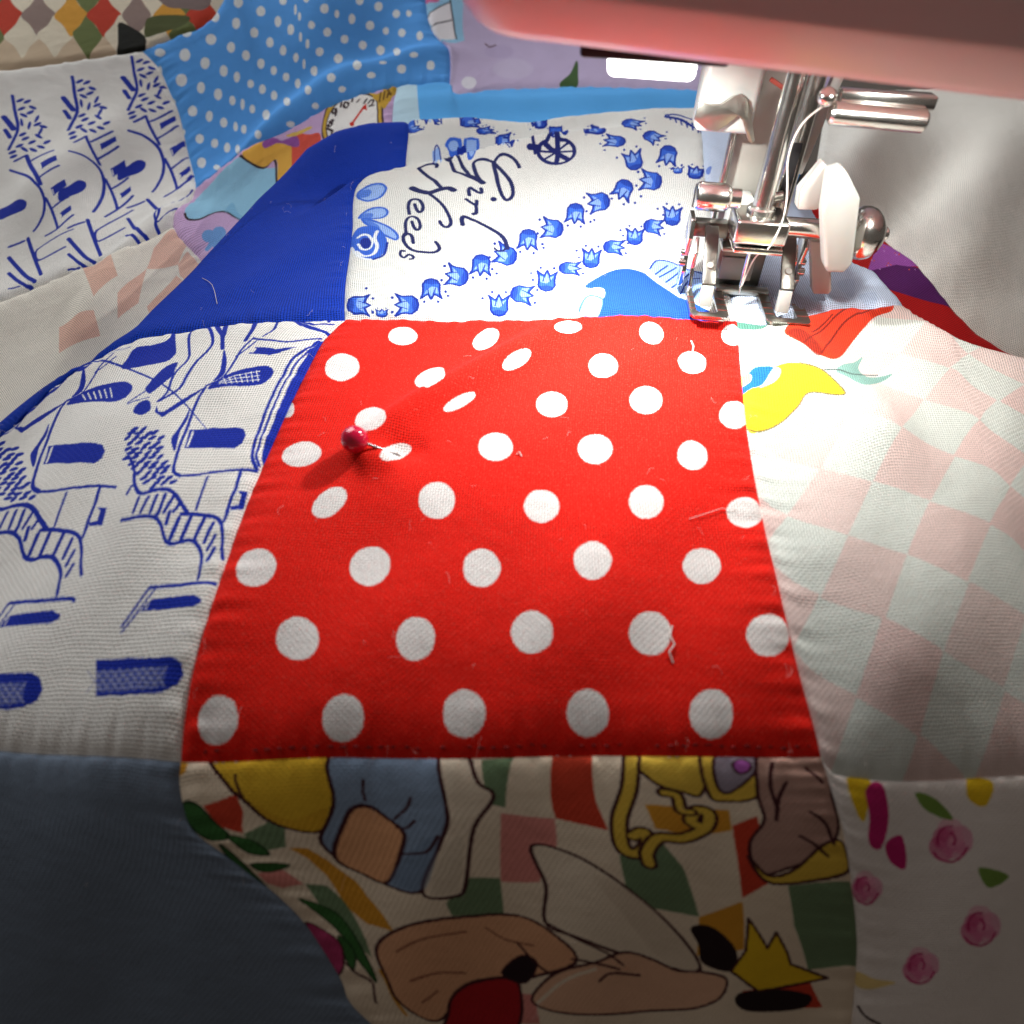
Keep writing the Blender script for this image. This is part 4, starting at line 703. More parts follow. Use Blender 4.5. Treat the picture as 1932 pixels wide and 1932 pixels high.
PRINTS['blue_line_print_patch'] = ([(26,46,158),(236,232,226),(84,96,172),(168,170,200)], '''F 0 1 1375 1332 11 41 11 55 88 0 18 42 -35 74 33 -38 76 -143 4 -49 -30 -22 -142 14
F 0 1 1546 1125 -4 26 27 94 48 23 8 -48 5 -36 -23 -40 -26 -40 -10 -6
l 0 0.37 1497 1071 56 52
L 0 0.23 1500 1063 23 8 56 5
L 0 0.49 1560 1518 26 -65 58 -126 13 -57 -16 -48 -7 -48 10 -82 -20 -46
L 0 0.59 1612 1518 52 -55 55 -85 4 -54 -24 -75 -7 -72 -6 -73 -55 -54
L 0 0.82 1540 1674 143 -194 62 -73 36 -81
L 0 0.89 1676 1575 -111 177 183 -149 39 -41 63 -114 10 -76
L 0 0.5 1861 1585 83 -145 -18 -52
L 0 0.47 1888 1381 -23 -67 -3 -63 -7 -73 -12 -35 -47 -30
L 0 0.38 1908 1361 -25 -50 -26 -35
L 0 0.46 1890 1378 82 -27 70 -19 57 12 58 27
L 0 0.6 1796 1102 -8 -36 0 -78 11 -70 8 -62 14 -71 18 -62 35 -20
L 0 0.45 1874 703 58 7 79 14 81 4 65 0
L 0 0.61 2156 1353 -24 -65 -35 -48 -8 -86 -4 -101 7 -97 8 -70 6 -61 17 -53 32 -37
L 0 0.44 2165 1351 -17 -64 -26 -58 -9 -83 -4 -95 7 -99 4 -66 6 -61 8 -44 24 -32
L 0 0.91 1838 1623 161 -132 101 -63 72 -20
L 0 0.68 1974 1529 104 -65 68 9
l 0 0.44 1980 704 5 -114
L 0 0.63 2099 719 11 -57 -3 -52 4 -39
L 0 0.65 1668 732 21 -42 36 -41 32 -10 49 11 46 1 37 -17 32 -26 36 -29
L 0 0.46 1604 810 33 -33 31 -45
l 0 0.64 1742 624 -1 -45
l 0 0.63 1783 625 -9 -49
l 0 0.65 1816 630 -2 -54
l 0 0.67 1848 633 0 -56
l 0 0.66 1883 629 -15 -51
l 0 0.62 1914 604 -10 -24
l 0 0.63 1683 676 -6 -26
F 0 1 1746 1403 -61 114 -3 38 69 -128 9 -37
F 0 1 1790 1319 40 -76 16 -76 -31 -33 8 47 -14 63
F 0 1 1538 1022 8 32 30 9 26 -29 6 -32 -24 -13 -35 15
f 0 1 1800 1114 -51 -41 -38 -35 -40 -47 -24 3 -20 33 8 -34 41 -29 51 56 42 50
f 0 1 1918 1322 96 -31 81 6 -42 -20 -54 -16 -97 22 26 13
l 1 0.32 1925 1309 -5 -23
F 0 1 1807 1097 33 52 45 31 57 17 56 7 28 -11 17 -22 -3 -31 -19 -26 -47 -9 -103 -3
l 1 0.22 1854 1147 25 -31
l 1 0.22 1875 1152 25 -35
l 1 0.21 1895 1157 25 -38
l 1 0.21 1915 1162 25 -41
l 1 0.21 1935 1168 25 -45
l 1 0.21 1955 1173 24 -48
l 1 0.21 1974 1179 25 -52
l 1 0.22 1844 1129 53 30 90 18
l 1 0.22 1846 1124 57 18 90 14
l 1 0.21 1847 1119 63 6 91 10
F 0 1 1769 1007 13 -54 -1 -62 22 -78 -11 0 -31 48 4 45 4 57
F 0 1 2166 1360 -11 -48 -12 -61 -8 -97 -2 -107 6 -95 1 -64 4 -57 9 -46 21 -27 11 77 4 108 4 127 -6 180 -3 113
f 0 1 1814 903 89 11 94 -5 35 -12 23 -29 2 -34 -22 -17 -105 4 -95 -3 -7 39
l 1 0.45 1832 896 12 -67
F 0 1 1983 1555 13 -29 -7 -3 -29 36 -9 23 7 3
F 0 1 2028 1567 22 -41 -11 2 -41 53 -27 48 22 -17
F 0 1 2120 1507 8 -20 -6 -5 -19 22 -28 47 18 -11
f 0 1 2124 648 34 2 6 -54 -42 -9 -10 13 29 6 0 29
F 0 1 1597 932 -2 -9 -16 -5 -13 4 3 9 15 5
F 0 1 1629 930 1 -12 -9 -12 -11 0 -2 12 10 11
F 0 1 1591 916 -4 -8 -17 -3 -13 6 4 8 17 3
F 0 1 1625 906 -5 -8 -18 -1 -14 6 5 7 18 2
F 0 1 1663 904 0 -12 -11 -10 -12 2 -1 11 12 10
F 0 1 1688 905 0 -11 -13 -10 -12 2 0 11 13 9
F 0 1 1577 905 1 -11 -11 -10 -12 1 0 11 11 10
F 0 1 1614 895 1 -11 -11 -11 -12 2 -1 11 11 10
F 0 1 1655 881 -5 -8 -18 -1 -14 6 5 7 18 2
F 0 1 1691 878 -2 -10 -15 -6 -13 3 2 10 15 6
F 0 1 1727 877 0 -11 -12 -11 -12 2 0 11 12 10
F 0 1 1600 877 0 -10 -11 -10 -12 2 -1 11 12 9
F 0 1 1641 868 -1 -10 -15 -5 -13 3 2 10 14 6
F 0 1 1680 854 -1 -10 -14 -7 -14 3 2 10 14 7
F 0 1 1722 851 0 -11 -13 -9 -13 2 1 11 13 8
F 0 1 1604 850 -2 -9 -14 -6 -13 3 1 10 15 6
F 0 1 1641 836 -5 -7 -19 0 -14 6 5 7 19 1
F 0 1 1669 844 1 -11 -11 -10 -12 1 -1 11 11 10
F 0 1 1713 832 -3 -9 -17 -3 -14 5 3 8 17 4
F 0 1 1749 826 -4 -9 -17 -4 -14 5 4 8 17 4
F 0 1 1629 825 -5 -8 -19 -1 -14 7 5 7 19 1
F 0 1 1663 815 -4 -7 -18 -2 -14 6 4 7 18 2
F 0 1 1700 816 1 -11 -12 -10 -12 2 -1 10 12 10
F 0 1 1739 811 -1 -11 -13 -8 -13 3 1 9 13 8
F 0 1 1613 812 -1 -9 -15 -6 -13 4 1 9 15 6
F 0 1 1655 802 -4 -8 -17 -2 -15 5 4 8 18 3
F 0 1 1696 795 1 -11 -11 -9 -13 1 -1 11 12 9
F 0 1 1734 791 -3 -10 -16 -5 -14 4 3 9 16 5
F 0 1 1763 793 2 -11 -10 -12 -12 0 -1 11 10 11
F 0 1 1650 783 -1 -10 -15 -6 -14 4 1 9 15 6
F 0 1 1689 777 -3 -9 -16 -4 -15 5 3 9 17 4
F 0 1 1723 769 -1 -9 -15 -6 -14 3 1 9 16 6
F 0 1 1760 762 -1 -9 -15 -8 -13 3 1 10 15 7
F 0 1 1796 766 1 -11 -11 -11 -12 0 -1 11 11 10
F 0 1 1671 764 -1 -10 -13 -7 -14 3 0 10 14 7
F 0 1 1717 754 0 -10 -13 -8 -13 2 0 10 13 8
F 0 1 1758 744 -4 -8 -18 -4 -14 5 4 8 18 3
F 0 1 1793 740 -3 -9 -16 -6 -13 3 3 8 16 7
F 0 1 1817 747 1 -10 -11 -11 -12 0 0 10 11 11
F 0 1 1700 738 2 -11 -10 -10 -13 1 -2 11 11 10
F 0 1 1747 728 1 -11 -11 -10 -12 0 -1 11 11 10
F 0 1 1781 724 0 -10 -12 -10 -12 1 0 10 12 9
F 0 1 1813 727 0 -10 -13 -9 -12 0 1 10 12 9
F 0 1 1741 706 -2 -9 -15 -6 -14 3 2 9 15 6
F 0 1 1781 704 -1 -9 -14 -8 -13 1 2 10 14 7
F 0 1 1816 701 -2 -9 -15 -7 -13 2 3 9 15 6
F 0 1 1847 703 0 -10 -12 -9 -11 0 0 9 12 10
F 0 1 1760 690 -1 -9 -14 -8 -13 2 1 9 14 8
F 0 1 1807 685 -1 -9 -13 -9 -12 1 1 9 13 8
F 0 1 1834 686 0 -10 -11 -10 -11 0 0 9 11 10
F 0 1 1872 687 -2 -9 -14 -7 -12 2 3 8 14 7
F 0 1 1795 671 1 -10 -11 -10 -11 -1 -1 9 11 11
L 0 0.59 1935 574 39 3 51 -5 40 -6 31 -16 28 -40 16 -45 15 -26
L 0 0.57 1699 558 29 0 53 3 48 0 37 -17 25 -31 22 -24 31 -5 33 8 32 2 33 -17 30 -33 11 -33 5 -30
l 0 0.81 1932 560 -7 -61
l 0 0.78 1975 565 -8 -68
l 0 0.81 2029 562 -10 -62
l 0 0.75 2071 544 -9 -56
l 0 0.64 2097 505 -12 -40
l 0 0.74 2110 465 -9 -32
l 0 0.72 1889 578 2 -36
l 0 0.74 1847 579 -3 -13
l 0 0.59 2113 580 -4 -30
L 0 0.48 1905 364 123 2 103 3 30 -1
L 0 0.44 1903 364 -54 -74 -17 -20
L 0 0.34 1926 357 -58 -70 -29 -30
f 0 1 1923 331 77 5 95 0 34 -11 2 -11 -29 -9 -86 0 -123 -1 9 12
l 1 0.25 1920 325 -8 -16
f 0 1 1766 193 135 1 90 -3 96 -1 38 -11 18 -22 -13 -22 -60 -17 -130 -5 -135 0
f 2 1 1779 168 134 2 161 2 1 -43 -139 -8 -135 0
l 3 0.15 2074 171 -49 -48
l 3 0.15 2083 129 -73 40
l 3 0.15 2042 171 -48 -49
l 3 0.16 2052 128 -75 41
l 3 0.15 2009 171 -47 -49
l 3 0.16 2019 128 -74 41
l 3 0.16 1977 171 -48 -49
l 3 0.16 1988 127 -77 43
l 3 0.16 1944 171 -49 -49
l 3 0.16 1956 126 -78 43
l 3 0.16 1910 171 -47 -50
l 3 0.16 1922 126 -78 43
l 3 0.16 1877 171 -48 -50
l 3 0.16 1890 126 -80 43
l 3 0.16 1843 171 -48 -50
l 3 0.16 1856 125 -80 43
l 3 0.16 1809 171 -47 -51
l 3 0.16 1822 125 -80 43
F 0 1 880 1463 32 17 32 -17 38 44 77 -44 0 0 0 0 -12 0 -65 44 26 -54 -77 0
F 0 1 880 1463 -13 33 128 -43 -13 54 39 -54 -26 0 -51 10 -77 22 13 -22
l 0 0 764 1507 116 -44
L 0 0 764 1507 64 -44 52 0
L 0 0 1098 1507 13 -44 -52 0 0 0 -25 -10 -39 0 -83 27 -20 -17
L 0 1.46 1175 1463 0 0 -13 0 -77 44 -13 -44 -38 -10 -74 8 -106 35
L 0 0 1175 1463 13 0 0 0 -13 0
L 0 0 437 1752 854 -289 38 0 0 0 -13 0 -51 0
L 0 0.53 1295 1444 -31 -45 -12 -44 -20 -50 -22 -18 -63 14
L 0 0.39 1321 1412 -33 -28 -38 -7
L 0 0.82 1145 1291 -13 -29 -1 -91 9 -86 5 -71 19 -94 25 -86 50 -48
L 0 0.48 1239 785 85 -33 103 -20 94 -14 87 -27
l 0 0.51 1386 723 -5 -112
L 0 0.73 1530 706 7 -55 -3 -54 2 -39
L 0 0.84 911 1040 45 -97 65 -102 48 -40 68 -22 66 -32 51 -42 42 -46 48 -48
L 0 0.73 802 1253 51 -94 58 -119
l 0 0.86 1049 792 2 -62
l 0 0.81 1105 764 -10 -56
l 0 0.81 1151 748 -3 -64
l 0 0.84 1196 729 -3 -62
l 0 0.83 1245 703 -24 -47
l 0 0.77 1287 659 -16 -21
l 0 0.97 949 926 -2 -39
F 0 1 1188 1463 38 0 739 -625 -752 625 -12 0
F 0 1 1160 1472 50 -98 8 -71 -45 0 18 31 -7 57
F 0 1 764 1507 77 -44 26 0 0 0 -13 0 -26 0 -13 0
f 0 1 1152 1298 -74 16 -65 21 -86 37 -55 66 8 25 -31 -2 81 -122 106 -46 68 -5
l 1 0.33 1337 1363 -7 -17
F 0 1 1159 1275 49 19 64 -13 79 -29 70 -28 35 -28 23 -35 2 -37 -21 -22 -57 13 -154 102
l 1 0.28 1226 1279 34 -55
l 1 0.28 1256 1264 36 -61
l 1 0.28 1285 1250 38 -67
l 1 0.27 1314 1236 39 -71
l 1 0.26 1342 1224 39 -74
l 1 0.26 1369 1215 38 -78
F 0 1 1102 1219 16 -76 -12 -58 29 -112 -19 14 -48 97 14 39 16 48
f 0 1 1164 1049 145 -92 122 -53 37 -18 21 -28 -1 -31 -24 -14 -128 42 -148 83 -7 50
l 1 0.6 1192 1020 12 -80
f 0 1 1555 633 49 -15 9 -59 -62 11 -11 15 39 -4 -3 35
F 0 1 713 1518 -7 0 -15 0 -42 100 38 -100 13 0
F 0 1 790 1440 -1 -11 -22 12 -15 15 33 -52 -29 88
F 0 1 836 1398 -3 -10 -19 8 -17 17 1 12 18 -4
F 0 1 781 1421 -5 -7 -21 12 -16 18 2 13 18 -7
F 0 1 837 1364 -2 -12 -19 6 -15 14 2 12 16 -2
F 0 1 900 1289 -5 -6 -28 21 -20 25 5 8 26 -19
F 0 1 958 1231 -7 -4 -31 25 -24 29 7 5 31 -25
F 0 1 817 1361 -5 -8 -22 13 -16 20 5 7 22 -14
F 0 1 868 1309 -2 -12 -21 9 -18 21 1 13 21 -9
F 0 1 944 1213 -5 -7 -30 22 -24 29 6 7 29 -23
F 0 1 1016 1139 -7 -4 -32 25 -26 30 9 3 32 -26
F 0 1 811 1336 -5 -7 -22 14 -17 21 5 7 22 -14
F 0 1 852 1296 -2 -12 -22 10 -17 20 2 12 20 -8
F 0 1 927 1207 -7 -4 -32 27 -23 30 7 5 31 -27
F 0 1 977 1164 2 -18 -18 1 -21 20 -3 19 18 -3
F 0 1 792 1337 -1 -13 -17 2 -15 15 1 14 16 0
F 0 1 859 1249 -8 -4 -27 23 -19 26 6 6 26 -22
F 0 1 912 1198 2 -18 -19 3 -21 21 -2 18 18 -3
F 0 1 969 1136 -6 -7 -30 22 -25 29 5 7 31 -22
F 0 1 1041 1070 -4 -8 -27 15 -25 27 5 8 29 -18
F 0 1 826 1264 -2 -13 -21 9 -17 20 2 12 19 -7
F 0 1 891 1198 1 -16 -21 7 -20 22 -1 16 20 -6
F 0 1 951 1133 0 -14 -24 10 -23 25 0 14 24 -10
F 0 1 1026 1050 -6 -7 -30 20 -26 28 6 7 31 -22
F 0 1 1086 998 -1 -12 -22 7 -22 19 1 12 23 -7
F 0 1 821 1242 -4 -11 -22 12 -17 22 3 10 21 -10
F 0 1 888 1161 -2 -12 -24 13 -22 26 2 12 24 -13
F 0 1 944 1112 -2 -12 -26 15 -24 27 2 12 26 -15
F 0 1 1020 1030 0 -13 -24 8 -24 24 1 13 24 -10
F 0 1 1073 987 -1 -12 -23 7 -22 20 1 12 23 -8
F 0 1 853 1185 3 -20 -16 0 -18 18 -3 19 15 2
F 0 1 928 1090 0 -14 -24 10 -24 25 1 15 23 -11
F 0 1 1006 1020 -2 -12 -26 12 -24 26 1 12 27 -14
F 0 1 1069 964 -4 -9 -26 12 -24 23 4 9 27 -14
F 0 1 1115 935 2 -14 -16 -3 -19 13 -2 15 17 2
F 0 1 925 1063 -4 -9 -30 19 -24 28 4 10 29 -20
F 0 1 999 996 -3 -10 -28 16 -26 27 3 10 29 -17
F 0 1 1062 941 -7 -6 -30 18 -25 26 7 5 31 -20
F 0 1 1102 916 3 -15 -15 -4 -19 12 -3 16 16 3
F 0 1 1165 869 0 -12 -17 -1 -18 10 0 13 17 1
F 0 1 974 988 -1 -12 -27 12 -24 25 1 13 26 -13
F 0 1 1038 943 5 -18 -14 -6 -20 14 -5 19 14 5
F 0 1 1104 884 -3 -10 -23 7 -21 18 3 9 24 -8
F 0 1 1149 862 -3 -10 -22 5 -19 14 3 10 22 -6
F 0 1 1034 905 -6 -6 -31 19 -26 26 7 5 32 -20
F 0 1 1098 865 -4 -9 -24 7 -20 18 3 9 24 -9
F 0 1 1144 832 -6 -5 -25 9 -21 17 7 6 26 -12
F 0 1 1195 810 -3 -8 -20 1 -17 11 3 9 20 -2
F 0 1 1094 841 -6 -5 -27 12 -21 19 6 6 28 -14
F 0 1 1123 829 2 -14 -15 -5 -16 8 -2 14 14 5
F 0 1 1183 795 -5 -7 -21 3 -18 12 5 7 21 -4
F 0 1 1230 777 -1 -9 -17 -3 -16 7 1 10 17 3
L 0 0.64 1313 616 53 -14 65 -21 48 -16 39 -24 31 -44 23 -53 19 -31
L 0 0.71 998 725 38 -17 69 -25 63 -25 48 -38 33 -48 30 -37 43 -20 45 -4 42 -9 40 -26 38 -40 11 -34 9 -36
l 0 1.02 1309 603 -13 -63
l 0 0.96 1367 589 -14 -69
l 0 0.93 1435 569 -14 -62
l 0 0.84 1485 541 -11 -56
l 0 0.75 1515 497 -13 -41
l 0 0.73 1534 450 -13 -29
l 0 0.9 1249 645 2 -41
l 0 0.93 1191 670 -4 -14
l 0 0.64 1539 567 -5 -30
L 0 0.53 1280 383 156 -25 122 -8 39 -8
L 0 0.56 1277 383 -53 -85 -16 -23
L 0 0.43 1309 368 -60 -78 -30 -33
f 0 1 1310 336 96 -8 107 -7 40 -14 1 -11 -32 -8 -95 3 -150 16 9 15
l 1 0.32 1308 329 -8 -18
f 0 1 1143 184 161 -12 99 -5 101 0 43 -14 23 -26 -14 -24 -64 -17 -142 -7 -146 0
f 2 1 1164 150 156 -7 172 3 5 -49 -150 -9 -147 0
l 3 0.16 1493 144 -50 -53
l 3 0.17 1504 98 -79 44
l 3 0.16 1459 144 -48 -55
l 3 0.17 1473 96 -82 45
l 3 0.16 1424 144 -47 -56
l 3 0.18 1437 96 -82 46
l 3 0.18 1390 143 -51 -54
l 3 0.18 1404 94 -86 49
l 3 0.17 1354 144 -48 -57
l 3 0.19 1370 93 -90 51
l 3 0.18 1317 145 -49 -58
l 3 0.2 1332 93 -91 53
l 3 0.19 1279 146 -50 -57
l 3 0.19 1299 91 -98 57
l 3 0.19 1239 148 -47 -60
l 3 0.2 1262 92 -101 59
l 3 0.19 1199 150 -45 -61
l 3 0.22 1221 93 -102 61
F 0 1 482 1453 0 0 64 0 13 10 38 0 0 0 64 0 -64 0 -13 0 -25 -10 -77 0
F 0 1 482 1453 0 0 64 0 38 10 -25 0 0 -10 -13 0 -64 0 0 0
l 0 0 404 1496 78 -43
L 0 0 404 1496 65 -43 13 0
L 0 0 713 1463 -13 0 -39 0 -64 0 -13 0 -25 -10 -13 0 -64 10
L 0 0 713 1463 0 0 0 0 0 0 -52 0 -77 0 -25 -10 -77 43
L 0 0 828 1463 0 0 -128 55 13 -55
L 0 0 828 1463 84 17 0 0 0 0 0 0 -84 -17
L 0 0 931 1453 -103 10 -128 55 13 -55 -13 0 -39 0
L 0 0 931 1453 -103 10 -128 55
L 0 0 597 1507 0 -44 -38 0 -13 -10 -64 10 -78 33 26 -43 16 -78
L 0 0.64 446 1373 83 -95 86 -50 106 -84 111 -114
l 0 0.69 583 1215 15 -223
L 0 1.07 734 1114 22 -113 14 -105 14 -76
L 0 1.03 315 1463 -13 0 0 0 -25 55 71 -100 64 -94 59 -118 49 -114 49 -102
L 0 0 315 1463 0 0 0 0
l 0 0.94 287 1434 3 -111
l 0 1.01 325 1395 -5 -108
l 0 1.16 361 1358 7 -136
l 0 1.24 408 1291 8 -136
l 0 1.21 463 1204 -15 -89
l 0 1.06 511 1094 -10 -38
F 0 1 700 1518 128 -55 0 0 0 0 -128 55
F 0 1 713 1463 0 0 0 0 -52 0 39 0 13 0
F 0 1 404 1496 78 -43 0 0 0 0 0 0 -13 0 -65 43
f 0 1 661 1463 -141 44 26 -54 -64 10 0 -10 0 0 0 0 0 0 64 0 38 10
l 1 0 841 1463 -13 0
F 0 1 597 1507 103 -44 13 0 51 44 64 -44 13 0 0 0 -13 0 -64 44 -64 11 0 -55
l 1 0 700 1463 0 0
l 1 0 713 1463 0 0
l 1 0 713 1463 0 0
l 1 0 661 1518 52 -55
l 1 0 700 1518 0 0
l 1 0 764 1507 -64 11
F 0 1 559 1453 -13 0 -64 10 -65 33 52 -43 13 0 0 10 64 -10
f 0 1 546 1453 38 10 13 44 34 -4 42 -94 -1 -46 -26 -7 -131 139 -33 -32 -13 33
l 1 0 546 1453 -52 10
f 0 1 782 955 68 -63 31 -114 -82 57 -19 35 50 -31 -16 69
F 0 1 430 1453 -64 43 13 -33 -13 0 13 0 51 -10
F 0 1 404 1496 0 0 26 -43 -64 43 64 -43 -26 43
F 0 1 366 1463 0 0 -64 44 0 0 0 0 64 -44
F 0 1 430 1453 -64 43 13 -33 -13 0 13 0 -13 33
F 0 1 404 1496 0 0 26 -43 -64 43 64 -43 -26 43
F 0 1 469 1453 0 0 -65 43 -12 0 12 0 65 -43
F 0 1 366 1463 -64 44 0 0 0 0 0 0 0 0
F 0 1 379 1463 -13 0 -64 44 0 0 64 -44 0 0
F 0 1 430 1453 -64 43 13 -33 -13 0 13 0 -13 33
F 0 1 404 1496 0 0 26 -43 0 0 0 0 -26 43
F 0 1 469 1453 0 0 -65 43 0 0 0 0 65 -43
F 0 1 366 1463 -64 44 0 0 0 0 0 0 64 -44
F 0 1 379 1463 0 0 -13 0 0 0 0 0 13 0
F 0 1 430 1453 -64 43 13 -33 0 0 0 0 51 -10
F 0 1 404 1496 0 0 26 -43 0 0 0 0 -26 43
F 0 1 302 1507 0 0 13 -44 -555 289 0 0 542 -245
F 0 1 366 1463 0 0 -64 44 0 0 0 0 64 -44
F 0 1 379 1463 0 0 -13 0 -64 44 64 -44 13 0
F 0 1 430 1453 -64 43 13 -33 0 0 0 0 51 -10
F 0 1 404 1496 -12 0 38 -43 -64 43 64 -43 -38 43
F 0 1 302 1507 0 0 13 -44 0 0 0 0 -13 44
F 0 1 366 1463 0 0 -64 44 0 0 0 0 64 -44
F 0 1 379 1463 0 0 -13 0 0 0 0 0 13 0
F 0 1 430 1453 -64 43 -13 0 26 -33 -26 33 77 -43
F 0 1 302 1507 13 -44 -555 289 0 0 0 0 555 -289
F 0 1 302 1507 0 0 0 0 13 -44 -13 44 0 0
F 0 1 379 1463 -64 44 -13 0 0 0 0 0 64 -44
F 0 1 366 1496 -13 0 26 -33 -13 0 13 0 0 0
F 0 1 430 1453 0 0 -77 43 26 -33 -13 33 64 -43
F 0 1 302 1507 25 -44 -12 0 -555 289 555 -289 0 0
F 0 1 302 1507 0 0 19 -27 -6 -17 -13 44 0 0
F 0 1 379 1463 0 0 -13 0 -64 44 64 -44 13 0
F 0 1 353 1496 39 -33 -13 0 -64 44 64 -44 0 0
F 0 1 430 1453 -64 43 -13 0 0 0 0 0 77 -43
F 0 1 302 1507 19 -27 -6 -17 0 0 0 0 -13 44
F 0 1 366 1463 -64 44 0 0 19 -27 -19 27 0 0
F 0 1 379 1463 0 0 -13 0 -64 44 0 0 13 0
F 0 1 417 1453 -64 43 26 -33 0 0 0 0 -26 33
F 0 1 443 1442 -13 11 -13 0 -64 43 64 -43 13 0
F 0 1 302 1507 19 -27 -6 -17 0 0 0 0 6 17
F 0 1 366 1463 0 0 -64 44 19 -27 -19 27 64 -44
F 0 1 379 1463 0 0 -13 0 0 0 0 0 13 0
F 0 1 417 1453 -64 43 -26 11 52 -44 -52 44 26 -11
F 0 1 302 1507 19 -27 6 -17 -12 0 12 0 -6 17
F 0 1 315 1507 51 -44 -64 33 19 -16 -19 27 64 -44
F 0 1 392 1463 -13 0 -64 44 37 -44 14 0 13 0
F 0 1 417 1453 -31 7 -15 1 -20 35 37 -33 -35 22
F 0 1 302 1507 51 -44 -77 44 51 -44 13 0 -38 33
F 0 1 365 1463 -31 33 -5 -11 5 -22 -32 44 58 -44
F 0 1 392 1429 -4 -12 -24 29 -17 30 10 -4 16 -9
F 0 1 440 1348 -5 -8 -24 27 -19 31 6 8 24 -26
F 0 1 341 1455 -4 -10 -26 38 -35 24 64 -44 -6 0
L 0 0.9 543 1002 45 -29 71 -63 59 -53 51 -62 47 -92 40 -98 27 -56
L 0 0.87 261 1281 21 -7 49 -40 61 -83 59 -113 44 -114 36 -83 40 -39 39 -9 48 -31 52 -62 50 -81 17 -60 15 -59
l 0 1.31 542 976 3 -126
l 0 1.17 591 948 4 -135
l 0 1.33 668 884 3 -118
l 0 1.17 732 808 3 -99
l 0 1.01 778 716 -5 -67
l 0 0.97 809 629 -9 -45
l 0 1.25 478 1078 11 -88
l 0 1.37 414 1164 -1 -29
l 0 0.91 785 836 3 -55
L 0 0.7 557 560 159 -60 135 -38 47 -24
L 0 0.7 555 561 -42 -141 -13 -37
L 0 0.52 582 536 -45 -131 -25 -53
f 0 1 585 484 101 -28 117 -29 48 -31 3 -18 -37 -4 -104 19 -153 41 6 24
l 1 0.37 584 471 -5 -31
f 0 1 453 234 147 -21 105 -14 117 -12 55 -27 42 -45 -10 -35 -78 -18 -156 -4 -133 -6
f 2 1 483 173 138 -6 192 -11 20 -76 -166 -7 -131 -6
l 3 0.27 814 154 -41 -81
l 3 0.23 844 79 -108 78
l 3 0.22 774 157 -39 -84
l 3 0.22 806 79 -109 81
l 3 0.2 735 160 -39 -86
l 3 0.25 764 82 -108 82
l 3 0.25 695 163 -37 -88
l 3 0.22 725 83 -105 83
l 3 0.22 655 167 -27 -96
l 3 0.23 688 82 -102 84
l 3 0.23 619 169 -28 -97
l 3 0.24 650 83 -97 84
l 3 0.21 585 169 -23 -101
l 3 0.24 620 79 -102 90
l 3 0.21 552 170 -21 -104
l 3 0.26 584 79 -104 95
l 3 0.25 516 173 -21 -106
l 3 0.27 554 76 -112 103''')
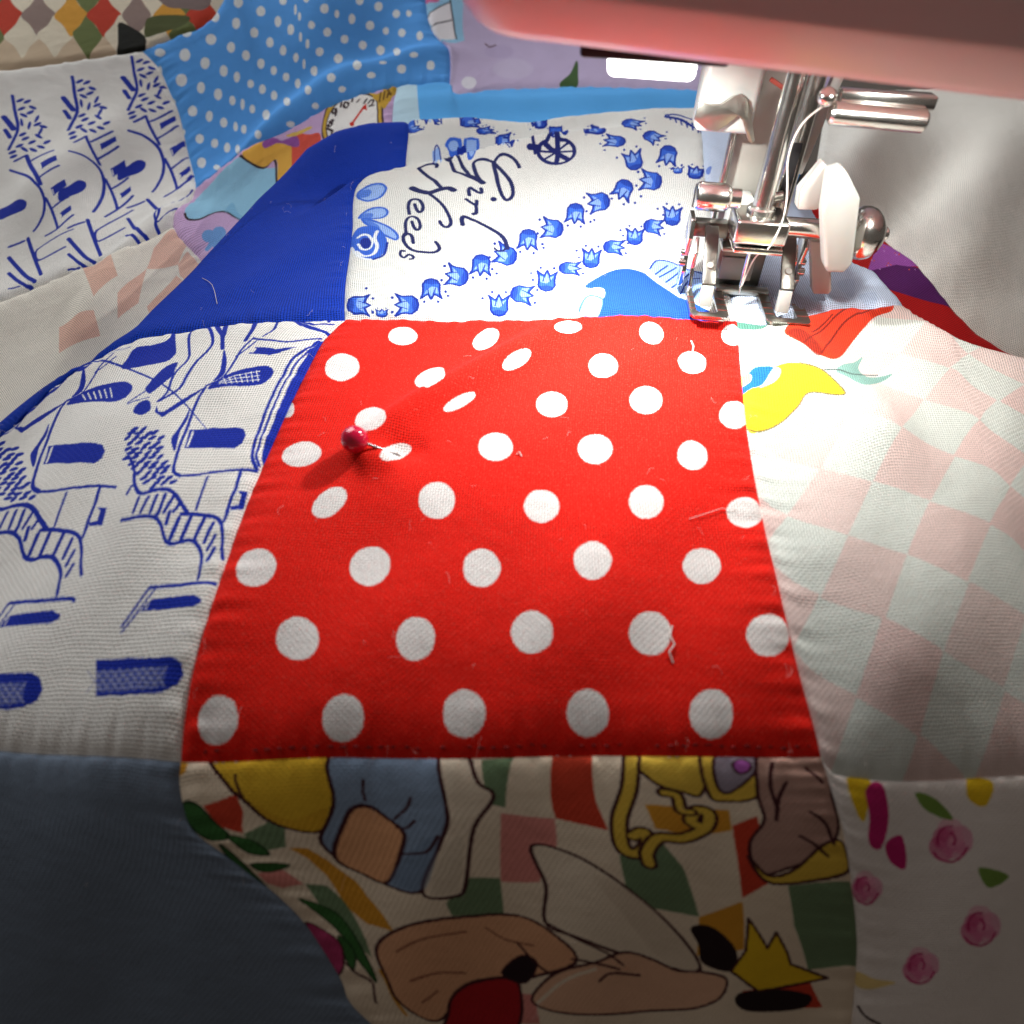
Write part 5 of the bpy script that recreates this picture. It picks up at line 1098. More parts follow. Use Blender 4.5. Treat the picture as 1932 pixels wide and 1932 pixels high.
PRINTS['building_print_patch'] = ([(26,46,158),(236,232,226)], '''L 0 0.82 2243 1888 -51 -132 -28 -135 -60 -103 -35 -63
l 0 0.76 2080 1359 71 48
L 0 0.84 2149 1398 10 -81 28 -132
l 0 0.67 2168 1366 131 49
l 0 0.63 2184 1232 127 68
L 0 0.93 2044 1288 62 -24 48 -56 28 -71 0 -102 -26 -104 -41 -88 -32 -51
L 0 0.86 2195 1064 12 -117 12 -208
l 0 0.69 2217 965 105 88
L 0 1.04 2150 680 69 50 99 147
L 0 0.94 2048 724 155 -472 7 -166 38 -101
l 0 0.98 1949 653 80 52
l 0 0.52 2185 260 131 392
L 0 0.68 2185 260 2 -72 47 -102 109 171
L 0 0.94 1962 508 127 -366 67 -127 53 -54
L 0 0.82 1991 252 130 -259 67 -60
l 0 1.57 2120 1726 22 -101
l 0 1.23 2096 1625 8 -64
F 0 1 2285 1840 -14 -10 -27 -9 -11 7 16 12 26 9
F 0 1 2319 1831 -16 -16 -29 -17 -11 7 17 18 27 10
F 0 1 2258 1770 -15 -17 -25 -4 -11 7 14 15 26 6
F 0 1 2292 1725 -13 -10 -24 -6 -12 7 12 9 25 3
F 0 1 2242 1691 -14 2 -16 19 -2 16 14 -2 16 -17
F 0 1 2193 1632 -5 15 6 33 11 14 4 -16 -6 -32
F 0 1 2247 1655 -2 -18 -15 -27 -13 -6 1 16 15 26
F 0 1 2307 1695 -6 -20 -21 -33 -14 -3 6 23 20 24
F 0 1 2302 1634 -13 -16 -24 -6 -12 6 12 13 24 5
F 0 1 2201 1581 -13 -13 -24 -9 -12 6 12 15 25 8
F 0 1 2207 1545 -13 -13 -25 -8 -12 6 13 14 25 8
F 0 1 2232 1511 -13 -12 -25 -8 -12 6 13 14 25 7
F 0 1 2262 1442 -14 -2 -20 14 -5 15 14 2 20 -13
F 0 1 2214 1428 -14 0 -19 14 -4 17 14 1 19 -15
F 0 1 2157 1497 -13 -17 -24 -12 -12 4 13 17 24 12
F 0 1 2165 1436 -14 0 -15 18 -1 19 13 -1 15 -18
F 0 1 2105 1444 -12 -17 -23 -14 -12 2 11 18 24 15
F 0 1 2104 1411 -12 -17 -22 -15 -12 2 10 18 23 14
F 0 1 2298 1602 -6 -27 -21 -24 -14 -6 5 19 21 30
F 0 1 2270 1520 -13 2 -14 19 -1 18 13 -4 14 -20
F 0 1 2311 1499 -14 -22 -25 -8 -12 7 13 19 25 6
F 0 1 2325 1602 -14 -6 -21 7 -8 5 15 7 22 0
F 0 1 2310 1739 -15 -4 -17 15 0 23 16 6 15 -20
f 0 1 2213 1342 95 41 0 -34 -96 -56
f 0 1 2237 1135 91 58 1 -45 -88 -77
f 0 1 2247 909 73 60 -5 -40 -68 -76
l 1 0.31 2210 1336 1 -36
l 1 0.33 2245 1124 1 -39
l 1 0.38 2250 896 0 -34
F 0 1 1935 1002 56 45 44 35 33 6 18 -32 -29 -49 -83 -41 -54 -38
L 0 0.9 1865 1796 -29 -125 -23 -147 -53 -117 -27 -71
l 0 0.87 1756 1172 65 54
L 0 0.8 1820 1214 12 -92 19 -109
l 0 0.64 1840 1175 120 92
l 0 0.53 1852 1053 120 117
L 0 0.8 1722 1074 59 -22 41 -35 23 -48 0 -85 -18 -107 -26 -116 -19 -78
L 0 0.8 1856 915 15 -91 24 -187
l 0 0.53 1879 848 94 108
L 0 0.76 1844 531 52 99 79 161
L 0 1 1760 491 29 -120 40 -144 53 -165
l 0 0.88 1668 428 76 38
l 0 0.6 1819 368 157 250
L 0 0.73 1819 368 -5 -50 31 -69 115 132
L 0 1.1 1674 328 63 -129 63 -124 50 -55
L 0 0.87 1687 180 84 -144 63 -58
l 0 0.53 1704 23 61 -10
l 0 1.6 1769 1632 23 -105
l 0 1.24 1747 1522 9 -67
F 0 1 1913 1756 -13 -14 -24 -9 -12 7 13 14 25 9
F 0 1 1946 1740 -13 -14 -24 -9 -12 6 13 14 25 9
F 0 1 1899 1691 -12 -14 -24 -8 -12 5 12 15 24 8
F 0 1 1937 1656 -12 -15 -24 -8 -12 6 12 14 24 8
F 0 1 1889 1613 -13 0 -16 17 -3 18 13 0 17 -17
F 0 1 1842 1539 -4 18 5 35 10 18 5 -16 -6 -36
F 0 1 1895 1576 -2 -21 -15 -35 -14 -13 2 22 16 35
F 0 1 1952 1616 -5 -21 -19 -28 -14 -7 5 21 19 28
F 0 1 1948 1549 -13 -16 -24 -8 -11 8 12 16 24 8
F 0 1 1848 1479 -12 -17 -23 -10 -12 8 12 17 24 10
F 0 1 1855 1431 -11 -19 -23 -8 -12 10 11 18 23 9
F 0 1 1884 1370 -10 -20 -23 -7 -13 14 10 20 23 6
F 0 1 1923 1281 -13 -6 -20 12 -7 21 13 4 20 -14
F 0 1 1879 1255 -13 -3 -19 20 -7 26 14 -1 19 -22
F 0 1 1814 1366 -10 -20 -22 -9 -12 10 9 21 23 10
F 0 1 1831 1266 -13 4 -18 37 -4 31 13 -6 18 -38
F 0 1 1771 1305 -9 -23 -22 -12 -12 11 9 23 21 12
F 0 1 1774 1248 -9 -24 -21 -12 -13 11 9 25 22 11
F 0 1 1941 1498 -6 -27 -19 -36 -13 -8 4 29 19 35
F 0 1 1919 1380 -13 5 -16 36 -2 28 13 -6 15 -34
F 0 1 1961 1348 -10 -19 -22 -14 -12 6 9 19 23 13
F 0 1 1967 1491 -14 -5 -20 16 -5 21 14 5 20 -16
F 0 1 1953 1666 -14 -1 -18 15 -3 16 14 2 17 -15
f 0 1 1882 1165 87 70 0 -31 -89 -81
f 0 1 1896 1002 87 84 -2 -45 -82 -93
f 0 1 1910 806 63 79 -3 -45 -58 -83
l 1 0.28 1879 1158 0 -30
l 1 0.29 1903 996 0 -33
l 1 0.35 1912 794 2 -28
F 0 1 1623 740 49 45 38 49 29 21 19 -18 -24 -65 -70 -69 -47 -33
L 0 0.91 1511 1701 -17 -134 -18 -168 -43 -100 -27 -48
l 0 0.85 1425 1141 71 10
L 0 1.18 1495 1141 13 -134 32 -214
l 0 0.94 1515 1082 124 24
l 0 0.59 1537 843 114 92
L 0 0.74 1389 1086 65 -99 55 -162 28 -74 8 -81 -13 -73 -30 -59 -29 -30
L 0 0.71 1554 692 23 -84 31 -152
l 0 0.51 1584 623 80 80
L 0 0.67 1541 432 67 19 77 97
L 0 1.01 1437 474 21 -95 36 -138 49 -162
l 0 0.77 1325 474 90 -5
l 0 0.51 1494 354 200 52
L 0 0.73 1494 354 -11 -31 32 -76 144 15
L 0 1.13 1325 391 63 -131 64 -131 60 -93
L 0 1.05 1334 246 91 -164 66 -75
l 0 0.57 1357 69 65 -20
l 0 1.66 1426 1529 28 -121
l 0 1.22 1409 1415 16 -70
F 0 1 1566 1664 -12 -16 -24 -10 -12 7 12 15 24 10
F 0 1 1600 1646 -12 -17 -23 -9 -12 6 11 17 24 9
F 0 1 1556 1589 -12 -17 -24 -9 -12 7 12 16 24 10
F 0 1 1594 1546 -12 -18 -24 -11 -11 8 11 17 24 10
F 0 1 1546 1493 -13 0 -16 23 -2 22 13 -1 16 -22
F 0 1 1503 1412 -6 20 4 40 9 20 5 -20 -3 -41
F 0 1 1553 1449 0 -23 -12 -38 -11 -13 -1 24 11 37
F 0 1 1608 1499 -5 -25 -17 -33 -14 -9 4 24 18 33
F 0 1 1606 1426 -10 -19 -23 -11 -12 7 11 17 22 12
F 0 1 1517 1349 -10 -16 -22 -6 -13 10 10 14 23 7
F 0 1 1528 1306 -9 -16 -23 -5 -13 9 10 14 23 6
F 0 1 1559 1261 -9 -16 -23 -7 -12 10 9 15 23 7
F 0 1 1600 1165 -13 -1 -21 23 -7 22 13 2 21 -21
F 0 1 1556 1153 -14 3 -20 25 -6 23 14 -2 20 -25
F 0 1 1490 1255 -10 -13 -23 -3 -13 10 11 13 22 3
F 0 1 1507 1180 -14 7 -17 28 -4 22 13 -6 18 -28
F 0 1 1445 1220 -10 -13 -23 -1 -13 10 10 12 23 2
F 0 1 1447 1183 -10 -12 -23 -1 -13 10 10 12 23 1
F 0 1 1605 1377 -2 -25 -15 -34 -12 -8 2 24 15 33
F 0 1 1594 1273 -13 3 -18 25 -4 23 14 -2 17 -25
F 0 1 1636 1238 -9 -21 -22 -10 -12 10 9 19 22 11
F 0 1 1631 1377 -13 -8 -20 10 -8 17 13 8 21 -10
F 0 1 1610 1559 -14 -3 -17 19 -4 20 13 1 18 -17
f 0 1 1561 995 89 40 -1 -52 -87 -66
f 0 1 1586 758 76 76 2 -47 -70 -83
f 0 1 1619 576 53 60 3 -42 -50 -59
l 1 0.37 1559 986 2 -59
l 1 0.27 1593 750 4 -33
l 1 0.32 1622 565 4 -23
F 0 1 1285 784 60 -12 47 -7 36 -24 23 -41 -26 -32 -86 17 -59 17''')
PRINTS['harlequin_patch'] = ([(222,160,60),(110,120,70),(196,62,40),(232,220,196),(150,128,120),(86,92,52),(28,28,22),(130,112,108)], '''F 0 1 1376 1002 63 100 31 128 59 -133 61 -102 -55 -110 -35 -93 -60 107
F 1 1 1496 818 51 87 37 96 54 -104 61 -94 -38 -106 -22 -93 -73 103
F 0 1 1433 626 37 86 29 93 65 -101 68 -94 -17 -115 -7 -117 -95 131
F 1 1 1605 387 16 131 15 98 81 -106 97 -120 -3 -138 0 -117 -107 135
F 2 1 1591 1001 47 105 33 120 56 -127 47 -100 -41 -109 -34 -93 -58 103
F 3 1 1713 784 32 126 36 97 52 -103 46 -91 -23 -104 -21 -94 -71 100
F 2 1 1626 618 45 99 27 92 63 -97 82 -90 -27 -117 2 -125 -100 135
F 3 1 1808 375 13 154 11 99 80 -103 118 -127 -3 -151 23 -143 -130 162
F 4 1 1780 1009 55 96 30 129 55 -129 53 -96 -48 -109 -33 -92 -56 100
F 3 1 1889 799 48 121 35 96 51 -100 62 -91 -40 -103 -18 -93 -72 100
F 4 1 1826 623 39 105 25 92 63 -94 79 -89 -23 -116 12 -132 -107 140
F 3 1 1999 417 15 127 9 98 83 -105 128 -146 21 -171 35 -150 -152 186
F 0 1 1966 987 57 133 31 123 56 -139 56 -86 -53 -108 -32 -91 -55 100
F 1 1 2089 840 36 89 34 96 51 -102 46 -93 -23 -101 -16 -92 -73 102
F 0 1 2023 628 31 113 25 90 62 -95 78 -93 -16 -116 25 -144 -121 158
F 1 1 2213 432 -6 119 6 99 88 -112 134 -174 70 -199 58 -165 -192 218
F 2 1 2150 995 59 133 30 125 54 -134 61 -99 -55 -106 -31 -90 -56 102
F 3 1 2254 849 56 84 34 94 51 -104 67 -95 -40 -100 -13 -93 -78 107
F 2 1 2208 646 34 101 24 89 64 -98 82 -96 -10 -119 51 -174 -151 193
F 3 1 2438 382 -34 165 0 102 96 -119 174 -207 107 -233 81 -175 -231 239
F 4 1 2339 1025 54 103 28 126 55 -143 56 -95 -48 -104 -30 -90 -57 104
F 3 1 2457 849 37 81 33 94 52 -106 51 -95 -19 -100 -9 -93 -82 108
F 4 1 2416 645 14 101 22 89 66 -100 70 -98 17 -127 83 -203 -187 227
F 3 1 2678 314 -75 224 -7 106 107 -126 220 -237 101 -219 63 -148 -174 164
F 0 1 2517 999 58 121 26 129 55 -138 64 -104 -52 -103 -28 -88 -59 105
F 1 1 2630 821 48 102 31 91 54 -107 75 -105 -36 -90 -4 -95 -89 113
F 0 1 2602 627 17 114 19 88 69 -102 89 -103 19 -135 113 -222 -225 256
F 1 1 2892 312 -86 212 -14 108 119 -132 146 -148 138 -289 0 -209 -81 228
F 2 1 2708 1010 46 107 26 122 57 -143 55 -98 -39 -110 -22 -92 -66 114
F 3 1 2827 808 36 99 27 97 55 -101 63 -91 -20 -102 -3 -92 -86 103
F 2 1 2797 619 13 109 15 86 73 -96 85 -94 15 -121 82 -182 -169 184
F 4 1 2882 981 50 138 22 140 57 -139 65 -103 -46 -120 -21 -91 -62 101
F 4 1 2973 631 22 98 9 92 71 -96 84 -88 -5 -106 16 -106 -94 106
F 5 1 2577 603 213 22 57 -80 -35 -178 -56 -78
F 6 1 2435 535 134 -57 249 -266 183 -285 -164 -9
F 7 1 2593 809 274 -5 14 -137 -119 26 -106 21''')
PRINTS['lilac_watch_patch'] = ([(222,84,66),(190,40,40),(150,200,226),(58,42,46),(120,178,214),(236,178,74),(150,84,160),(226,190,96),(206,166,62),(240,236,230),(198,156,52),(110,78,24),(206,40,28),(112,158,212)], '''F 0 1 713 809 162 -59 103 -143 50 -540 -131 37 97 -344
F 1 1 922 59 90 -30 61 46 -118 92
F 2 1 78 570 -19 252 139 60 161 22 179 -130 105 -84 132 -157 -135 -485 -191 25 -74 395 -106 114 -99 -59 -71 -1
L 3 0.68 78 570 22 -46 70 -1 99 59 107 -111 73 -398
L 3 0.67 359 904 179 -130 96 -48 143 -736
F 4 0.6 317 558 64 26 122 -597 -77 70 -51 411
F 5 1 370 911 128 33 99 -48 140 -133 136 -771 -95 -55 -128 774 -113 70
F 6 1 498 936 54 18 95 -69 107 -43 44 -124 -115 114 -73 58 -82 4
F 7 1 668 905 172 -59 20 -35 -134 49
F 3 1 1340 741 16 -749 -188 261 -170 316 -58 331 61 291
F 8 1 1333 734 17 -742 -175 148 -170 432 -55 318 107 301
F 3 1 1319 716 19 -724 -158 122 -154 450 -47 296 128 185
F 9 1 1314 711 19 -823 -152 218 -150 459 -44 285 132 109
F 10 1 1270 841 65 38 -14 80 106 -4 -8 -196 -41 -186 -56 139
l 11 0.59 1321 879 13 -177
l 11 0.64 1349 879 9 -168
l 11 0.72 1378 879 3 -152
l 11 0.86 1353 959 48 -182
l 3 0.78 1233 826 -9 -48
L 3 0.74 1255 751 11 44 22 -37 -5 -43 -16 -8 30 -19
l 3 0.72 1111 1001 18 -132
l 3 0.71 1180 855 -10 -23
l 3 0.69 1047 928 9 -66
L 3 0.72 1075 913 32 -47 -3 -46 -29 42 0 51
L 3 0.7 1019 870 -20 10 7 -40 30 -22 -17 52 18 -82
L 3 0.74 1020 761 -17 -4 29 -56 -11 -17 -22 41 17 2 16 3 -12 31
L 3 0.74 995 692 56 -88 -1 -58
l 12 1 1180 563 55 178
F 12 1 1195 544 -4 -20 -15 14 -11 35 4 19 16 -14
f 12 1 1225 709 12 58 23 -108
F 13 1 182 379 -49 -22 -35 17 16 37 48 26 37 -13
F 13 1 249 374 -49 -26 -31 21 17 41 47 30 35 -16
F 13 1 190 46 -37 8 -46 -77 1 369 51 21 35 -22
l 13 1.23 143 356 -75 -23''')
PRINTS['peach_checked_patch'] = ([(232,186,166)], '''f 0 0.9 1936 1410 152 116 -9 -289 -105 -161 -142 125
f 0 0.9 1974 1076 87 77 35 -1074 -86 62 -67 781
f 0 0.9 1607 980 160 149 65 72 -162 -366 -139 -39
f 0 0.9 1700 760 228 193 82 -812 -212 -61 -193 -54
f 0 0.9 1599 1527 144 -45 -76 -350 -172 -111
f 0 0.9 1298 1101 156 -168 -41 -166 -197 119''')
PRINTS['sky_blue_patch'] = ([(188,218,232)], '''f 0 1 -211 1241 308 0 91 -1154 -321 -261''')
PRINTS['lilac_patch'] = ([(150,198,228),(236,232,236),(50,46,56),(214,110,160),(230,230,234),(206,196,220),(176,160,196),(64,92,50),(90,60,60)], '''f 0 1 -68 1170 363 115 16 -576 -477 -237
f 1 1 -18 847 226 276 26 -192 18 -198 -485 -307 252 334
l 2 0.49 -18 847 226 272
l 2 0.53 13 745 216 183
l 2 0.5 207 1142 34 -237 11 -178
F 3 1 128 1103 -37 -51 -80 -21 -37 22 40 41 76 18
F 4 0.8 361 133 -22 -67 -73 31 -44 86 22 71 65 -23
F 5 0.5 788 257 -56 -131 -154 9 -107 155 71 118 155 -12
F 6 0.5 642 520 -68 -82 -120 22 -40 94 84 66 111 -12
F 7 1 1013 19 54 148 27 217 38 -246 9 -133
l 8 0.63 460 650 18 -49 53 21''')
PRINTS['pink_checked_patch'] = ([(232,180,174),(214,56,30),(130,34,22),(120,34,24),(240,206,44),(110,100,60),(38,112,208),(222,226,226),(238,206,140),(128,166,156),(80,96,92),(92,146,128)], '''f 0 0.45 45 2076 192 -96 -138 -196 -195 103
f 0 0.45 379 2125 193 -49 -142 -184 -196 87
f 0 0.4 89 1786 193 -94 -132 -180 -204 88
f 0 0.45 429 1887 196 -90 -148 -196 -192 92
f 0 0.48 770 1986 184 -96 -140 -185 -187 89
f 0 0.52 1105 2085 189 -92 -140 -193 -192 94
f 0 0.55 -194 1412 189 -94 -136 -191 -99 90
f 0 0.5 149 1502 181 -85 -133 -194 -198 96
f 0 0.43 476 1601 197 -91 -149 -186 -182 87
f 0 0.51 814 1708 195 -101 -149 -194 -189 97
f 0 0.43 1150 1799 197 -95 -141 -187 -197 93
f 0 0.53 1492 1901 187 -91 -138 -196 -194 101
f 0 0.47 1820 1994 199 -86 -141 -189 -202 84
f 0 0.44 2155 2099 202 -90 -153 -192 -191 87
f 0 0.48 -150 1124 195 -89 -139 -194 -146 94
f 0 0.49 187 1228 199 -104 -141 -190 -200 101
f 0 0.49 528 1323 191 -98 -148 -194 -185 102
f 0 0.48 867 1417 185 -92 -135 -196 -197 95
f 0 0.52 1197 1515 193 -90 -139 -194 -191 90
f 0 0.44 1530 1610 201 -84 -152 -199 -189 101
f 0 0.52 1875 1715 184 -95 -144 -190 -186 89
f 0 0.44 2212 1806 192 -81 -142 -198 -198 95
f 0 0.53 -95 846 193 -95 -149 -190 -184 93
f 0 0.47 243 938 183 -99 -145 -189 -190 97
f 0 0.5 576 1036 194 -95 -147 -185 -193 85
f 0 0.53 915 1133 187 -90 -141 -196 -200 93
f 0 0.52 1243 1233 192 -97 -144 -188 -192 88
f 0 0.42 1579 1332 190 -100 -138 -186 -189 88
f 0 0.46 1918 1423 200 -90 -156 -187 -191 95
f 0 0.45 2250 1522 185 -90 -127 -188 -190 90
f 0 0.51 -45 561 189 -92 -147 -198 -193 98
f 0 0.47 284 650 199 -87 -145 -194 -195 89
f 0 0.51 617 752 202 -90 -153 -197 -182 99
f 0 0.53 965 850 192 -89 -152 -196 -196 93
f 0 0.54 1290 950 192 -99 -136 -189 -201 91
f 0 0.5 1633 1041 187 -80 -144 -197 -190 96
f 0 0.49 1972 1146 183 -97 -145 -183 -192 82
f 0 0.54 2299 1250 136 -99 -87 -186 -187 90
f 0 0.48 -2 278 199 -92 -150 -194 -193 96
f 0 0.54 333 377 190 -105 -136 -189 -195 98
f 0 0.41 675 466 188 -92 -140 -186 -199 84
f 0 0.44 1006 561 189 -83 -137 -188 -188 91
f 0 0.46 1339 663 196 -90 -143 -194 -188 92
f 0 0.47 1685 768 184 -101 -137 -194 -202 100
f 0 0.48 2011 856 193 -83 -141 -189 -187 93
f 0 0.41 2347 953 88 -88 -42 -188 -191 89
f 0 0.45 47 -8 192 -90 -148 -142 -187 36
f 0 0.53 388 92 189 -105 -144 -184 -194 89
f 0 0.51 725 179 189 -89 -146 -184 -186 89
f 0 0.43 1061 278 185 -83 -145 -199 -183 102
f 0 0.45 1390 378 188 -93 -132 -194 -202 95
f 0 0.41 1728 483 196 -95 -144 -199 -199 106
f 0 0.41 2060 578 192 -92 -147 -196 -179 92
f 0 0.49 1101 -1 193 -96 -144 -143 -184 54
f 0 0.53 1444 94 194 -93 -156 -188 -183 91
f 0 0.5 1773 202 194 -100 -143 -185 -186 88
f 0 0.47 2113 288 190 -82 -139 -203 -191 98
f 0 0.53 2163 5 183 -89 -141 -156 -184 54
F 1 1 176 1746 112 143 157 52 161 96 91 -95 -4 -111 -80 -33 -51 -73 -67 -111 -109 -154 -79 42 -59 86
L 2 0.6 249 1606 167 183 200 186
L 2 0.58 319 1513 146 233 149 125
l 2 0.61 297 1699 123 126
F 3 0.7 185 1730 67 -1 69 -199 -26 -28 -56 108
F 4 1 1 1307 126 195 96 -8 87 -83 73 -155 -17 -16 -111 79 -53 -61 -84 -93 -68 -54 -46 -6
L 5 0.28 4 1105 46 6 68 54 84 93 53 61 111 -79 17 16 -73 155 -87 83
F 6 1 -9 1305 50 163 58 41 23 -22 -46 -104 -69 -75
F 7 1 123 1495 28 -11 -17 -57 -67 -67 19 42
F 8 1 -8 1413 46 24 -7 -53 -43 -42
F 9 1 368 1386 95 58 60 57 -42 -103 26 -64 112 50 -104 -111 -52 -16 -53 60
L 10 0.4 320 1406 63 -29 64 -43 110 34
F 11 1 18 2083 124 36 -31 -285 -108 -9''')
PRINTS['pale_blue_patch'] = ([(70,100,190),(170,186,212)], '''F 0 0.7 9 951 40 37 -13 -49 -18 -14
F 1 0.5 591 182 109 48 -63 -174
F 1 0.5 675 83 103 31 -47 -125''')
PRINTS['red_purple_patch'] = ([(168,88,178),(92,34,100),(92,30,96),(232,90,60),(206,150,214)], '''f 0 1 551 1209 209 396 91 -13 -130 -509 -62 -438
f 1 1 662 662 49 450 187 493 112 -265 -229 -597
f 2 0.8 217 1594 87 11 63 -5 20 -485 -79 98
F 3 1 678 1295 3 -20 -2 -15 -4 6 -2 20 1 14
F 4 1 728 1256 -1 0 -3 -7 -3 3 2 -6 1 14
F 3 1 599 1241 0 -8 -2 -12 -4 2 -1 13 3 7
F 4 1 595 1031 2 -15 -2 -15 -4 1 -2 15 3 14
F 3 1 692 998 1 -11 -2 -11 -4 1 -1 11 3 11
F 4 1 599 891 1 -14 -2 -15 -3 0 -2 14 2 14
F 3 1 585 1199 -6 40 -2 -12 -5 -5 -1 14 10 -35
F 4 1 672 1253 1 -13 -3 -4 -4 3 0 8 3 9
F 3 1 620 872 1 -14 -2 -13 -3 0 -1 13 2 14
F 4 1 792 1273 -1 -1 -3 -9 -3 1 0 10 4 0
F 3 1 635 883 1 -13 -2 -14 -3 0 -2 14 3 13
F 4 1 688 857 1 -11 -3 -11 -3 0 -1 12 2 11
F 3 1 772 1216 1 -10 -2 -9 -4 1 0 9 2 9
F 3 1 771 1356 2 -14 -2 -14 -3 1 -2 15 2 13
F 3 1 632 1365 3 -22 -2 -18 -4 6 -3 23 2 17
F 3 1 685 1044 1 -12 -2 -11 -3 1 -2 13 3 11
F 4 1 626 854 1 -13 -2 -13 -4 -1 -1 14 2 13
F 3 1 699 1053 1 -12 -3 -11 -3 1 -1 12 2 11
F 4 1 604 1014 1 -15 -2 -14 -4 0 -1 15 2 14
F 4 1 615 1175 2 -13 -3 -13 -4 17 -1 14 3 12
F 4 1 694 1018 1 -12 -2 -11 -3 1 -1 12 2 11
F 4 1 639 1355 3 -23 -1 -17 -4 5 -3 23 1 17
F 3 1 660 1269 1 -13 -3 -5 -1 -10 -3 23 2 8''')
PRINTS['flower_print_patch'] = ([(238,196,40),(196,40,110),(226,120,160),(212,74,128),(238,160,184),(186,48,104),(120,150,70),(60,40,40),(232,190,80)], '''F 0 1 86 1150 68 14 -53 -184 -22 51
F 1 1 129 1102 52 46 0 -136 -51 -133 -35 15 25 105
F 1 1 149 899 57 39 -9 -123 -44 18
F 2 0.55 79 683 -21 15 5 41 29 29 20 -19 -6 -42
F 3 0.55 5 696 33 20 21 -19 -7 -29 -33 -20 -22 16
F 4 0.55 93 757 -22 -27 -33 -10 -12 19 28 39 29 2
F 2 0.55 39 669 2 27 27 28 23 -3 -3 -28 -25 -23
F 3 0.55 44 748 11 -16 -8 -31 -23 -22 -16 10 9 32
F 4 0.55 81 713 -21 -4 -10 20 13 28 20 3 8 -24
F 2 0.55 23 690 19 22 22 1 5 -17 -15 -15 -24 -6
F 3 0.55 70 747 -6 -21 -19 -16 -17 -1 6 21 23 24
F 4 0.55 55 696 -7 10 7 19 17 12 7 -12 -9 -21
L 5 0.31 95 706 -13 -24 -18 -17 -20 -8 -21 -3 -15 11
L 5 0.31 21 689 1 16 6 18 12 18 16 15 12 3
L 5 0.28 58 735 6 -1 4 -4 1 -7 -2 -8 -4 -9
F 2 0.55 371 859 -24 30 10 58 34 26 23 -32 -10 -57
F 3 0.55 294 926 34 3 20 -42 -13 -43 -35 -2 -21 41
F 4 0.55 392 958 -26 -29 -37 7 -9 37 27 30 36 -7
F 2 0.55 323 858 6 38 32 26 26 -13 -6 -39 -32 -25
F 3 0.55 336 969 13 -27 -13 -42 -27 -15 -14 27 13 43
F 4 0.55 375 900 -24 5 -9 35 14 30 24 -5 9 -35
F 2 0.55 311 903 21 17 24 -11 3 -29 -20 -17 -25 11
F 3 0.55 366 954 -9 -27 -24 -13 -16 13 9 27 24 13
F 4 0.55 343 885 -7 21 13 26 18 6 6 -21 -12 -27
L 5 0.36 391 885 -18 -29 -23 -18 -24 -3 -22 12 -13 26
L 5 0.36 309 903 2 23 9 22 13 16 15 8 15 -2
L 5 0.36 352 945 6 -5 4 -9 0 -11 -3 -12 -6 -9
F 2 0.55 422 542 -27 25 4 49 30 25 26 -26 -3 -49
F 3 0.55 340 597 33 3 24 -35 -9 -38 -33 -4 -24 35
F 4 0.55 432 628 -23 -27 -36 5 -12 32 23 27 35 -6
F 2 0.55 375 538 2 34 29 24 27 -10 -2 -33 -29 -24
F 3 0.55 376 635 16 -23 -9 -37 -24 -14 -16 24 9 37
F 4 0.55 422 578 -24 2 -13 30 11 26 23 -3 13 -29
F 2 0.55 359 576 18 16 25 -8 6 -25 -18 -15 -25 8
F 3 0.55 407 623 -6 -23 -22 -13 -16 11 5 23 22 12
F 4 0.55 391 563 -8 17 9 23 18 6 8 -18 -9 -23
L 5 0.33 439 566 -14 -27 -21 -16 -24 -4 -22 9 -16 22
L 5 0.33 357 577 0 20 6 19 11 14 14 8 15 -2
L 5 0.33 395 614 6 -4 4 -7 2 -10 -2 -10 -5 -8
F 2 0.55 233 405 -26 22 0 45 26 22 24 -23 1 -44
F 3 0.55 154 451 30 5 25 -31 -5 -34 -29 -4 -25 30
F 4 0.55 235 483 -18 -25 -33 4 -14 28 20 25 32 -4
F 2 0.55 191 401 -1 30 24 22 25 -8 1 -31 -23 -22
F 3 0.55 185 488 15 -21 -4 -33 -21 -13 -17 20 5 33
F 4 0.55 230 437 -22 2 -14 26 8 25 22 -2 13 -27
F 2 0.55 173 435 16 15 23 -7 7 -22 -15 -15 -23 7
F 3 0.55 213 478 -3 -21 -19 -12 -16 9 3 21 19 12
F 4 0.55 204 423 -9 16 6 21 15 5 9 -15 -6 -21
L 5 0.3 246 426 -10 -24 -17 -15 -21 -4 -21 8 -16 19
L 5 0.3 172 435 -2 17 4 18 9 13 12 8 14 -1
L 5 0.3 203 470 6 -3 4 -7 2 -9 -1 -9 -3 -7
F 6 1 280 1109 58 -34 33 -79 -74 43
F 6 1 413 805 85 -34 -65 -42
F 0 1 456 1173 55 -41 -40 -92 -45 42
L 7 0.4 16 285 26 -31 44 -23
F 8 0.6 3 400 63 -8 62 -11 -115 -33''')
